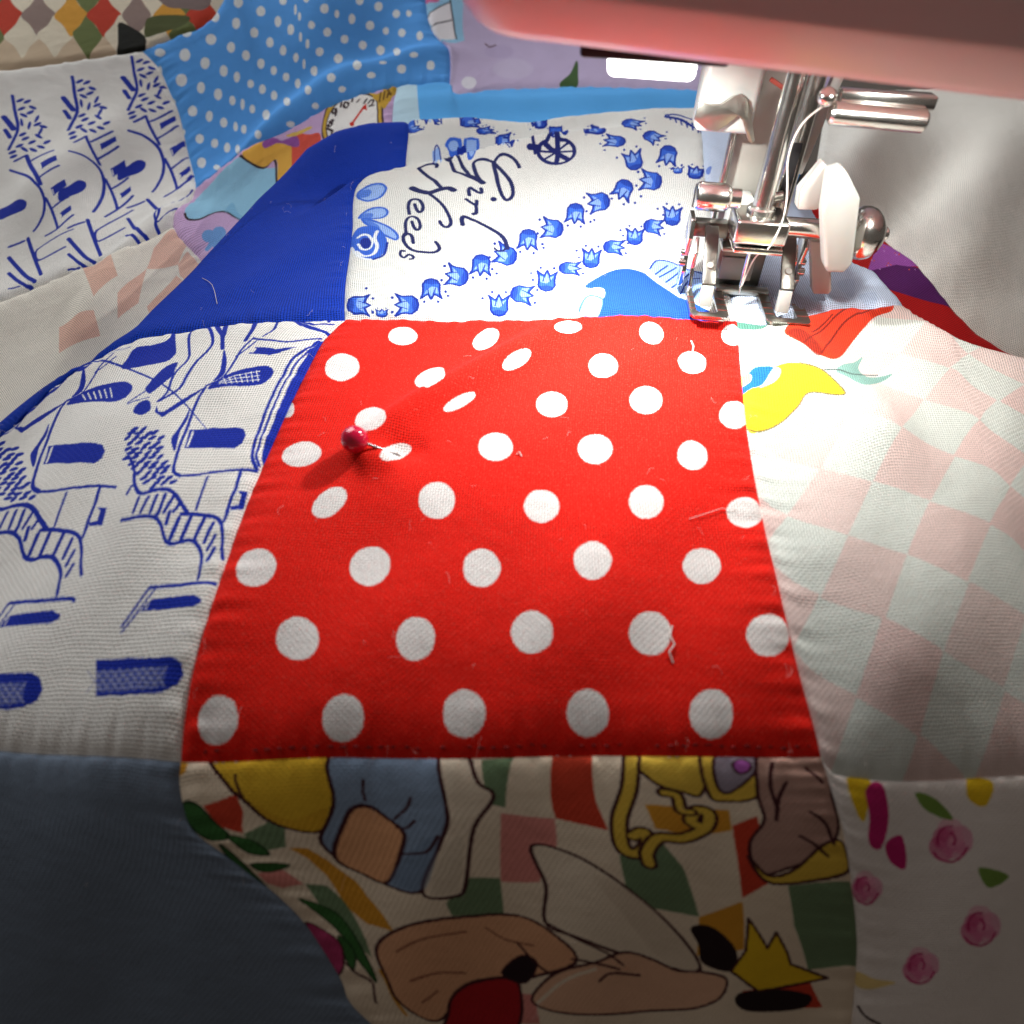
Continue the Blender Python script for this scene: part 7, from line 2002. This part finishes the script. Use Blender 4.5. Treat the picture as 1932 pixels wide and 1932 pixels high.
M = {
    'pink': plain('pink_plastic', (232, 208, 206), 0.46, bump=0.10, bscale=2500, vary=0.02, Coat_Weight=0.6, Coat_Roughness=0.25),
    'chrome': plain('chrome', (226, 224, 218), 0.20, 1.0, bump=0.12, bscale=260, vary=0.05),
    'pin_steel': plain('pin_steel', (196, 192, 192), 0.16, 1.0, bscale=800),
    'steel': plain('worn_steel', (182, 178, 168), 0.32, 1.0, bump=0.25, bscale=420, vary=0.10),
    'dark_steel': plain('dark_steel', (120, 117, 110), 0.36, 1.0, bump=0.25, bscale=420, vary=0.10),
    'white': plain('white_nylon', (184, 184, 178), 0.38, bump=0.06, bscale=700, vary=0.03, Subsurface_Weight=0.25, Subsurface_Scale=0.002),
    'grey': plain('grey_plastic', (150, 146, 138), 0.46, bump=0.08, bscale=500),
    'dark': plain('dark_plastic', (26, 24, 26), 0.5, bump=0.08, bscale=500),
    'red_paint': plain('red_paint', (150, 60, 46), 0.5),
    'pearl': plain('red_pearl', (206, 16, 62), 0.16, bscale=300, vary=0.04, Coat_Weight=0.7, Subsurface_Weight=0.2, Subsurface_Scale=0.001),
    'thread': plain('white_thread', (236, 232, 222), 0.8, bump=0.4, bscale=4000),
    'fluff': plain('pale_lint', (236, 220, 214), 0.9),
    'redthread': plain('red_thread', (120, 10, 12), 0.85),
    'table': plain('dark_table', (30, 24, 22), 0.55, bump=0.1, bscale=40),
}
lens = NT('lamp_lens')
lens.b.inputs['Base Color'].default_value = (0.9, 0.9, 0.88, 1)
lens.b.inputs['Emission Color'].default_value = (1, 0.99, 0.96, 1)
lens.b.inputs['Emission Strength'].default_value = 9


# ---------------------------------------------------------------- objects
def tag(o, label=None, cat=None, group=None, kind=None):
    for k, v in (('label', label), ('category', cat), ('group', group), ('kind', kind)):
        if v:
            o[k] = v
    return o


def empty(name, label, cat, matrix=None):
    o = bpy.data.objects.new(name, None)
    o.empty_display_size = 0.01
    COL.objects.link(o)
    if matrix is not None:
        o.matrix_world = matrix
    return tag(o, label, cat)


def mesh_obj(name, me, mat, parent=None, smooth=True):
    o = bpy.data.objects.new(name, me)
    COL.objects.link(o)
    if mat is not None:
        me.materials.append(mat)
    if smooth:
        me.polygons.foreach_set('use_smooth', [True] * len(me.polygons))
    if parent is not None:
        o.parent = parent
    return o


# ---------------------------------------------------------------- the quilt
FAB = {   # base colour of the cloth, thread pitch, options
    'red_dotted_patch': ((232, 30, 17), 0.46, dict(fleck=(0.85, 0.16, 0.11), fleck_amt=0.35), 'red cotton with white polka dots, in the middle'),
    'tulip_print_patch': ((226, 226, 220), 0.46, {}, 'white cotton with blue tulips and script lettering'),
    'navy_patch': ((18, 56, 170), 0.46, dict(fleck=(0.05, 0.12, 0.50), fleck_amt=0.35, printed=False, depth=1.3), 'plain dark blue cotton'),
    'blue_line_print_patch': ((232, 228, 222), 0.46, {}, 'white cotton with blue line drawings of windows and leaves'),
    'slate_blue_patch': ((112, 124, 140), 0.46, dict(printed=False, depth=0.7), 'plain slate blue cotton'),
    'checked_picture_patch': ((234, 214, 188), 0.44, dict(depth=0.8), 'cream cotton printed with coloured checks and figures'),
    'flower_print_patch': ((238, 228, 220), 0.44, dict(depth=0.8), 'white cotton with pink flowers'),
    'pink_checked_patch': ((214, 218, 210), 0.46, {}, 'white cotton with pale pink checks'),
    'pale_blue_patch': ((190, 202, 222), 0.46, {}, 'pale blue cotton under the presser foot'),
    'blue_dotted_patch': ((88, 162, 238), 0.46, {}, 'bright blue cotton with small white dots'),
    'lilac_watch_patch': ((204, 170, 208), 0.46, {}, 'lilac cotton printed with a gold watch'),
    'building_print_patch': ((232, 228, 222), 0.46, {}, 'white cotton with blue line drawings of a building'),
    'peach_checked_patch': ((238, 230, 216), 0.46, {}, 'cream cotton with peach checks'),
    'harlequin_patch': ((214, 190, 160), 0.46, {}, 'cotton with coloured diamonds'),
    'sky_blue_patch': ((92, 174, 240), 0.46, {}, 'plain sky blue cotton'),
    'lilac_patch': ((192, 176, 208), 0.46, {}, 'pale lilac cotton'),
    'red_purple_patch': ((190, 26, 26), 0.46, {}, 'red and purple glittery cotton'),
    'ivory_patch': ((236, 232, 222), 0.46, dict(printed=False), 'plain ivory cotton'),
}
GRIDS = {}
quilt = empty('patchwork_quilt', 'patchwork quilt of printed cotton squares with a red white-dotted square in the middle', 'quilt')
for pname, (base, pitch, opt, lab) in FAB.items():
    g, W, H = patch_grid(pname)
    nv, nu = g.shape[:2]
    # tiny unevenness of hand-pressed cloth
    U, V_ = np.meshgrid(np.linspace(0, W, nu), np.linspace(0, H, nv))
    g[..., 2] += 0.012 * np.sin(U * 0.9 + V_ * 0.37) * np.sin(V_ * 0.8 - U * 0.21)
    GRIDS[pname] = g
    verts = (g.reshape(-1, 3) * MM)
    idx = np.arange(nu * nv).reshape(nv, nu)
    faces = np.stack([idx[:-1, :-1], idx[:-1, 1:], idx[1:, 1:], idx[1:, :-1]], -1).reshape(-1, 4)
    me = bpy.data.meshes.new(pname)
    me.from_pydata(verts.tolist(), [], faces.tolist())
    du = np.r_[0, np.cumsum(np.linalg.norm(np.diff(g, axis=1), axis=2).mean(0))]
    dv = np.r_[0, np.cumsum(np.linalg.norm(np.diff(g, axis=0), axis=2).mean(1))]
    CU, CV = np.meshgrid(du, dv)
    uvl = me.uv_layers.new(name='UVMap')
    uu = np.stack([U / W, V_ / H], -1).reshape(-1, 2)
    uvl.data.foreach_set('uv', uu[faces.ravel()].ravel().astype(np.float32))
    clo = me.uv_layers.new(name='cloth')
    clo.data.foreach_set('uv', np.stack([CU, CV], -1).reshape(-1, 2)[faces.ravel()].ravel().astype(np.float32))
    o = mesh_obj(pname, me, fabric(pname, base, W, H, pitch, **opt), quilt)
    o['label'] = lab
    if opt.get('printed', True) is False:
        pass


def surf(x, y):
    best = None
    for gr in GRIDS.values():
        d = (gr[..., 0] - x) ** 2 + (gr[..., 1] - y) ** 2
        f = np.argmin(d)
        if best is None or d.flat[f] < best[0]:
            best = (d.flat[f], gr.reshape(-1, 3)[f, 2])
    return float(best[1])


def tube_bm(bm, pts, r, seg=8, r_end=None):
    pts = [Vector(p) for p in pts]
    rings = []
    up = Vector((0.13, 0.21, 0.97))
    for i, p in enumerate(pts):
        d = (pts[min(i + 1, len(pts) - 1)] - pts[max(i - 1, 0)]).normalized()
        a = d.cross(up)
        if a.length < 1e-4:
            a = d.cross(Vector((1, 0, 0)))
        a.normalize()
        b = d.cross(a)
        rr = r if r_end is None else r + (r_end - r) * i / (len(pts) - 1)
        rings.append([bm.verts.new(p + (a * math.cos(2 * math.pi * k / seg) + b * math.sin(2 * math.pi * k / seg)) * rr) for k in range(seg)])
    for i in range(len(rings) - 1):
        for k in range(seg):
            bm.faces.new((rings[i][k], rings[i][(k + 1) % seg], rings[i + 1][(k + 1) % seg], rings[i + 1][k]))
    bm.faces.new(rings[0])
    bm.faces.new(list(reversed(rings[-1])))


def finish(bm, name, mat, parent=None, smooth=True, sharp=40):
    bmesh.ops.recalc_face_normals(bm, faces=bm.faces)
    for v in bm.verts:
        v.co *= MM
    me = bpy.data.meshes.new(name)
    bm.to_mesh(me)
    bm.free()
    o = mesh_obj(name, me, mat, parent, smooth)
    if smooth:
        me.set_sharp_from_angle(angle=math.radians(sharp))
    return o


# stitches along the two horizontal seams of the red square
def stitches(edge, off, n, mat, rad, jit, skip=0.6):
    bm = bmesh.new()
    q = resample(PATCHES['red_dotted_patch'][edge], n)
    for i in range(2, n - 1):
        if random.random() < skip:
            continue
        x, y = q[i] + np.array([random.uniform(-jit, jit), off + random.uniform(-.15, .15)])
        z = surf(x, y) - 0.02
        L = random.uniform(0.45, 0.9)
        tube_bm(bm, [(x - L / 2, y, z - .15), (x, y + random.uniform(-.1, .1), z + .08), (x + L / 2, y, z - .15)], rad, 6)
    return bm


tag(finish(stitches('bottom', 0.9, 52, M['redthread'], .15, .12, 0.12), 'seam_stitches', M['redthread'], quilt), kind='stuff')
tag(finish(stitches('bottom', -0.05, 60, M['fluff'], .07, .5), 'seam_lint', M['fluff'], quilt), kind='stuff')
tag(finish(stitches('top', 0.15, 34, M['thread'], .09, .5), 'topstitch_lint', M['thread'], quilt), kind='stuff')

# fine fuzz and lint lying on the cloth
bm = bmesh.new()
for i in range(190):
    pn = random.choice(['red_dotted_patch'] * 5 + ['navy_patch'] * 3 + ['tulip_print_patch', 'blue_line_print_patch', 'pink_checked_patch', 'checked_picture_patch', 'slate_blue_patch'])
    gr = GRIDS[pn]
    j, k = random.randrange(3, gr.shape[0] - 3), random.randrange(3, gr.shape[1] - 3)
    if i % 3 == 0:
        k = random.choice((1, 2, gr.shape[1] - 3))
        if random.random() < 0.5:
            k, j = random.randrange(3, gr.shape[1] - 3), random.choice((1, 2, gr.shape[0] - 3))
    c0 = Vector(gr[j, k])
    a = random.uniform(0, 6.28)
    L = random.uniform(0.5, 2.2)
    pts = []
    for s in range(5):
        a += random.uniform(-.6, .6)
        x, y = c0.x + math.cos(a) * L * (s / 4 - .5), c0.y + math.sin(a) * L * (s / 4 - .5)
        f = np.argmin((gr[..., 0] - x) ** 2 + (gr[..., 1] - y) ** 2)
        pts.append((x, y, gr.reshape(-1, 3)[f, 2] + 0.10 + 0.22 * math.sin(math.pi * s / 4)))
    tube_bm(bm, pts, random.uniform(.010, .020), 4)
tag(finish(bm, 'lint_fibres', M['fluff'], quilt), kind='stuff')

# table far below the hanging cloth
bm = bmesh.new()
bmesh.ops.create_cube(bm, size=1, matrix=Matrix.Translation((0, 60, -170)) @ Matrix.Diagonal((1400, 1100, 20, 1)))
tag(finish(bm, 'table', M['table'], smooth=False), kind='structure')

# ---------------------------------------------------------------- sewing machine (its own millimetre frame, needle at the origin)
MX = Matrix.Translation(Vector(MACHINE_AT) * MM) @ Matrix.Rotation(math.radians(-5), 4, 'Z') @ Matrix.Rotation(math.radians(2.5), 4, 'Y')
machine = empty('sewing_machine', 'pink sewing machine head with chrome needle bar and lit lamp', 'sewing machine', MX)
foot = empty('walking_foot', 'chrome and white walking foot with open toes pressed on the quilt', 'presser foot', MX)


def box(name, mat, lo, hi, parent, bevel=0.3, seg=2, rot=None):
    bm = bmesh.new()
    c = [(a + b) / 2 for a, b in zip(lo, hi)]
    s = [b - a for a, b in zip(lo, hi)]
    bmesh.ops.create_cube(bm, size=1, matrix=Matrix.Diagonal((*s, 1)))
    if bevel:
        bmesh.ops.bevel(bm, geom=bm.edges[:], offset=bevel, segments=seg, affect='EDGES', profile=0.5)
    if rot:
        bmesh.ops.transform(bm, matrix=rot, verts=bm.verts)
    bmesh.ops.translate(bm, vec=c, verts=bm.verts)
    return finish(bm, name, mat, parent)


def prism(name, mat, pts, axis, a, b, parent, bevel=0.2, seg=2):
    """polygon in the plane across axis, pushed from a to b"""
    bm = bmesh.new()

    def P(p, d):
        return {'x': (d, p[0], p[1]), 'y': (p[0], d, p[1]), 'z': (p[0], p[1], d)}[axis]
    lo = [bm.verts.new(P(p, a)) for p in pts]
    hi = [bm.verts.new(P(p, b)) for p in pts]
    n = len(pts)
    bm.faces.new(lo)
    bm.faces.new(hi)
    for i in range(n):
        bm.faces.new((lo[i], lo[(i + 1) % n], hi[(i + 1) % n], hi[i]))
    bmesh.ops.recalc_face_normals(bm, faces=bm.faces)
    if bevel:
        bmesh.ops.bevel(bm, geom=bm.edges[:], offset=bevel, segments=seg, affect='EDGES', profile=0.5, clamp_overlap=True)
    return finish(bm, name, mat, parent)


def lathe(name, mat, prof, origin, axis, parent, seg=40):
    """profile of (distance along the axis, radius)"""
    bm = bmesh.new()
    q = Vector((0, 0, 1)).rotation_difference(Vector(axis)).to_matrix().to_4x4()
    rings = []
    for d, r in prof:
        if r <= 0:
            rings.append([bm.verts.new((0, 0, d))])
        else:
            rings.append([bm.verts.new((r * math.cos(2 * math.pi * k / seg), r * math.sin(2 * math.pi * k / seg), d)) for k in range(seg)])
    for A, B in zip(rings, rings[1:]):
        for k in range(seg):
            f = [A[k % len(A)], A[(k + 1) % len(A)], B[(k + 1) % len(B)], B[k % len(B)]]
            f = list(dict.fromkeys(f))
            if len(f) > 2:
                bm.faces.new(f)
    for R_ in (rings[0], rings[-1]):
        if len(R_) > 2:
            bm.faces.new(R_)
    bmesh.ops.transform(bm, matrix=Matrix.Translation(origin) @ q, verts=bm.verts)
    return finish(bm, name, mat, parent)


def cyl(name, mat, p, q, r, parent, bev=0.25, seg=36):
    p, q = Vector(p), Vector(q)
    L = (q - p).length
    return lathe(name, mat, [(0, r - bev), (bev, r), (L - bev, r), (L, r - bev)], p, (q - p).normalized(), parent, seg)


# head housing: footprint with a rounded front left corner, chamfered lower rim
bm = bmesh.new()
fp = [(120, 40), (-56, 40)]
for k in range(9):
    a = math.radians(180 + 90 * k / 8)
    fp.append((-50 + 6 * math.cos(a), -36 + 6 * math.sin(a)))
fp += [(120, -42)]
levels = [(51.0, 5.2), (52.2, 3.6), (56.6, 0.5), (57.4, 0.0), (150.0, -1.0)]


def inset(p, d):
    cx, cy = 33, -1
    return (p[0] + (d if p[0] < cx else -d), p[1] + (d if p[1] < cy else -d) * (1 if p[1] < 39 else 0.0))


rings = []
for z, d in levels:
    ring = []
    for i, p in enumerate(fp):
        q = inset(p, d)
        ring.append(bm.verts.new((q[0], q[1], z - 0.043 * (p[0] + 17))))
    rings.append(ring)
for A, B in zip(rings, rings[1:]):
    for k in range(len(A)):
        bm.faces.new((A[k], A[(k + 1) % len(A)], B[(k + 1) % len(A)], B[k]))
bm.faces.new(rings[0])
bm.faces.new(rings[-1])
finish(bm, 'head_housing', M['pink'], machine, sharp=50)

lamp_h = box('lamp_housing', M['dark'], (-38, -24, 48.4), (-16, -8, 54), machine, 0.6)
ll = box('lamp_lens', lens.m, (-33.6, -22.5, 45.9), (-20.4, -13.5, 49), lamp_h, 1.0, 3)

lh2 = box('lamp_housing', M['dark'], (11, -30, 49.6), (30, -18, 54), machine, 0.5)
box('lamp_lens', lens.m, (14, -28, 48.8), (26, -20, 50), lh2, 0.3)
cyl('needle_bar', M['chrome'], (0, 0, 19), (0, 0, 75), 1.85, machine)
pb = cyl('presser_bar', M['chrome'], (6.0, 10, 12), (6.0, 10, 75), 2.0, machine)
box('slot', M['dark'], (4.7, 7.75, 20), (6.6, 8.4, 31), pb, 0.15)
box('presser_bar_guide', M['steel'], (1.6, 6.2, 15), (3.6, 8.5, 24), machine, 0.3)
cl = box('needle_clamp', M['chrome'], (-5.0, -5.2, 15.4), (5.2, 4.5, 20.0), machine, 0.7, 3)
box('clamp_lip', M['chrome'], (-4.6, -5.6, 13.9), (5.0, 2.0, 15.0), cl, 0.35)
cyl('clamp_collar', M['chrome'], (0, 0, 19.8), (0, 0, 21.3), 2.7, cl, 0.3)
lathe('clamp_screw', M['chrome'], [(0, 0), (0, 1.9), (.35, 2.4), (.9, 2.6), (5.6, 2.6), (6.4, 2.2), (6.8, 1.8), (8.6, 1.8)], (-13.6, -2, 23.0), (1, 0, 0), cl)
box('screw_slot', M['dark'], (-13.75, -2.35, 20.9), (-13.2, -1.65, 25.1), cl, 0.05)
cyl('screw_shaft', M['chrome'], (4.8, -1, 18.1), (18.2, -1, 18.1), 1.9, cl)
kn = lathe('clamp_knob', M['chrome'], [(0, 1.9), (.3, 3.2), (.9, 4.3), (1.8, 4.9), (3.0, 5.0), (4.2, 4.7), (5.3, 3.9), (6.1, 2.7), (6.4, 1.4), (6.4, 0)], (17.6, -1, 17.9), (1, 0, 0.04), cl, 48)
cyl('knob_boss', M['chrome'], (23.4, -1, 18.1), (25.0, -1, 18.2), 1.3, cl, 0.3)
nd = lathe('needle', M['chrome'], [(0, 0.05), (1.5, .32), (5, .45), (9.5, .5), (10, .85), (13, .85)], (0, 0, 3.0), (0, 0, 1), machine, 20)
cyl('needle_bar_pin', M['steel'], (2.4, 3.0, 22.0), (4.4, 3.0, 22.6), 1.0, machine)

# needle threader: white bracket with a bent metal plate
th = box('threader_bracket', M['white'], (-14.6, 8.0, 31.5), (-3.6, 15, 44), machine, 1.2, 3)
prism('threader_plate', M['steel'], THREADER, 'y', 6.9, 7.6, th, 0.12)
box('threader_hook', M['red_paint'], (-2.6, 8, 40.2), (0.5, 9, 41.0), th, 0.2, 2, Matrix.Rotation(math.radians(25), 4, 'Y'))
box('support_post', M['grey'], (-5.2, 14, 9), (1.8, 21, 60), machine, 0.6)
cyl('threader_rod', M['chrome'], (-6.3, 12, 14), (-6.0, 12, 60), 0.8, machine, 0.2, 20)
box('thread_cutter_plate', M['white'], (8.6, 12, 24), (10.6, 14, 42), machine, 0.3, 2, Matrix.Rotation(math.radians(8), 4, 'Y'))
# thread guide on the right under the head
tg_ = cyl('thread_guide', M['chrome'], (5.6, -6, 39.6), (22, -6, 39.3), 1.9, machine, 0.5)
box('guide_plate', M['chrome'], (7.0, -5.5, 40.8), (23, -2, 43.0), tg_, 0.4)
lathe('guide_ball', M['chrome'], [(0, 0), (.3, .9), (1.0, 1.5), (1.9, 1.6), (2.7, 1.2), (3.1, .5), (3.2, 0)], (4.3, -6.3, 40.4), (0, 0, 1), tg_, 24)

# ---------------------------------------------------------------- walking foot
fb = box('crossbar', M['steel'], (-4.2, 4.0, 0.9), (7.4, 6.4, 2.3), foot, 0.3)
an = box('ankle', M['dark_steel'], (-4.4, 7.4, 1.6), (5.6, 13, 13.0), foot, 0.5)
box('ankle_front', M['grey'], (-3.6, 6.8, 3.0), (3.4, 7.6, 8.0), an, 0.3)
box('ankle_top', M['steel'], (-4.6, 4.5, 10.0), (8.6, 9.0, 10.9), an, 0.25)
box('white_core', M['white'], (-4.2, 7.6, 8.2), (0.2, 12.8, 20), foot, 0.4)
box('foot_yoke', M['dark_steel'], (-12.2, 5.6, 12.2), (-4.0, 8.6, 15.4), foot, 0.4)


def toe(x0, x1, wl, wr, yb, yf):
    """a U of flat steel open to the back, its front lip turned up"""
    xi0, xi1 = x0 + wl, x1 - wr
    m = (xi0 + xi1) / 2
    pts = [(x0, yb), (x0, yf + 1.6), (x0 + .6, yf + .4), (x0 + 1.4, yf), (x1 - 1.4, yf), (x1 - .5, yf + .5), (x1, yf + 1.6), (x1, yb),
           (xi1, yb), (xi1, yf + 2.9), (xi1 - .5, yf + 2.3), (xi0 + .5, yf + 2.3), (xi0, yf + 2.9), (xi0, yb)]
    o = prism('toe', M['steel'], pts, 'z', 0.75, 1.6, foot, 0.18)
    # lip
    bm = bmesh.new()
    rows = []
    for k in range(7):
        a = math.radians(75 * k / 6)
        y = yf + .25 - 1.5 * math.sin(a)
        z = 1.15 + 1.5 * (1 - math.cos(a))
        rows.append([(x0 + 1.0 - .05 * k, y, z), (x1 - 1.0 + .05 * k, y, z)])
    vs = [[bm.verts.new(p) for p in r] for r in rows]
    fs = [bm.faces.new((vs[i][0], vs[i][1], vs[i + 1][1], vs[i + 1][0])) for i in range(6)]
    bmesh.ops.solidify(bm, geom=fs, thickness=0.7)
    finish(bm, 'toe_lip', M['chrome'], o)
    for y in (yf + 3.4, yf + 6.0, yf + 8.6):
        box('red_mark', M['red_paint'], (xi1 + .1, y, 1.56), (x1 - .1, y + .14, 1.64), o, 0)
        box('red_mark', M['red_paint'], (x0 + .1, y, 1.56), (xi0 - .1, y + .14, 1.64), o, 0)
    return o


toe(-10.6, -2.6, 1.5, 2.2, 5.2, -8.6)
toe(5.0, 14.2, 2.2, 2.6, 5.4, -8.4)


def strip(name, mat, path, w, t, parent, x):
    """flat bar following a path of (y, z) points, w wide across x"""
    bm = bmesh.new()
    n = len(path)
    top, bot = [], []
    for i, (y, z) in enumerate(path):
        a, b = path[max(i - 1, 0)], path[min(i + 1, n - 1)]
        L = math.hypot(b[0] - a[0], b[1] - a[1])
        ny, nz = -(b[1] - a[1]) / L, (b[0] - a[0]) / L
        top.append((y + ny * t / 2, z + nz * t / 2))
        bot.append((y - ny * t / 2, z - nz * t / 2))
    loop = top + bot[::-1]
    bm.free()
    return prism(name, mat, loop, 'x', x - w / 2, x + w / 2, parent, min(t, w) * 0.16)


for x, dz in ((-7.6, 0), (8.2, 0.2)):
    p = strip('feed_prong', M['dark_steel'], [(5.5, 14.6), (3.2, 13.6), (-1.0, 9.6), (-4.6, 6.6 + dz)], 2.7, 0.9, foot, x)
    box('prong_tip', M['white'], (x - 1.2, -5.6, 2.2), (x + 1.2, -3.6, 6.4 + dz), p, 0.25, 2, Matrix.Rotation(math.radians(-14), 4, 'X'))
    cyl('rivet', M['grey'], (x, -1.6, 9.2), (x, -2.1, 9.75), 0.7, p, 0.1, 16)
for x, s in ((-11.9, -1), (11.8, 1)):
    p = prism('side_plate', M['chrome'], [(7.5, 17), (3.2, 16.6), (2.2, 13), (3.6, 9), (2.4, 6), (3.4, 2.4), (6, 1.4), (8, 6), (8.5, 12)], 'x', x - .45, x + .45, foot, 0.14)
    cyl('rivet', M['chrome'], (x - s * .2, 3.6, 7.4), (x + s * 1.3, 3.6, 7.4), 0.85, p, 0.2, 20)
    cyl('rivet', M['chrome'], (x - s * .2, 4.2, 9.3), (x + s * 1.2, 4.2, 9.3), 0.75, p, 0.2, 20)
    strip('link', M['chrome'], [(4.5, 12.5), (2.0, 10.2), (3.0, 6.8), (1.6, 3.4), (2.4, 1.6)], 0.8, 0.9, p, x - s * 1.7)
# white fork arm that hooks over the clamp screw
fa = prism('fork_arm', M['white'], [(8.3, 30.4), (10.6, 31.3), (11.8, 30.2), (15.2, 26.4), (17.7, 15.6), (17.9, 14.2), (16.9, 12.4), (13.8, 12.3), (13.0, 13.4), (9.4, 23.4)], 'y', -7.6, -3.2, foot, 0.55, 3)
prism('fork_side', M['white'], [(5.4, 25.6), (8.2, 30.8), (9.2, 30.2), (10.4, 24.0), (9.6, 22.4), (5.9, 22.2)], 'y', -3.4, 0.4, fa, 0.4)
prism('fork_leg', M['white'], [(11.4, 15.0), (15.4, 15.0), (19.0, 5.0), (18.6, 4.2), (15.6, 4.0), (15.0, 4.6)], 'y', 0.6, 3.0, fa, 0.4)

# ---------------------------------------------------------------- thread, pin and lint
def W3(p):
    return (MX @ (Vector(p) * MM)) / MM


bm = bmesh.new()
raw = np.array([W3(p) for p in THREAD_PATH])
tt = np.linspace(0, 1, len(raw))
ts = np.linspace(0, 1, 60)
sm = np.stack([np.interp(ts, tt, raw[:, i]) for i in range(3)], 1)
for _ in range(6):
    sm[1:-1] = (sm[:-2] + 2 * sm[1:-1] + sm[2:]) / 4
tube_bm(bm, sm, 0.16, 8)
tag(finish(bm, 'sewing_thread', M['thread']), 'thin white sewing thread curving down in front of the needle bar', 'thread')

pin = empty('sewing_pin', 'dressmaking pin with a red pearl head stuck in the red dotted square', 'pin', Matrix.Translation(Vector(PIN_HEAD) * MM))
bm = bmesh.new()
bmesh.ops.create_uvsphere(bm, u_segments=40, v_segments=24, radius=2.3)
finish(bm, 'pin_head', M['pearl'], pin, sharp=180)
bm = bmesh.new()
d = Vector(PIN_TIP) - Vector(PIN_HEAD)
tube_bm(bm, [d * (1.9 / d.length), d * 0.6, d, d + d.normalized() * 1.5 + Vector((0, 0, -.6))], 0.27, 14)
finish(bm, 'pin_shaft', M['pin_steel'], pin)

for lab, pts, r in LINT:
    bm = bmesh.new()
    p3 = []
    for i, (x, y) in enumerate(pts):
        p3.append((x, y, surf(x, y) + 0.12 + 0.25 * math.sin(math.pi * i / max(len(pts) - 1, 1))))
    tube_bm(bm, p3, r, 6)
    tag(finish(bm, 'loose_thread', M['fluff']), lab, 'thread')

# ---------------------------------------------------------------- the machine's own lamp
for lname, at, pw, colr in (('sewing_lamp', (-27, -15, 45.6), LAMP_POWER, (0.97, 1.0, 0.98)), ('second_sewing_lamp', (16, -24, 48.6), LAMP_POWER * 0.26, (0.99, 1.0, 0.95))):
    o = area_light(lname, (0, 0, 0), (0, 0, -1), 0.005, 0.0035, pw, colr, 175)
    o.matrix_world = MX @ Matrix.Translation(Vector(at) * MM)
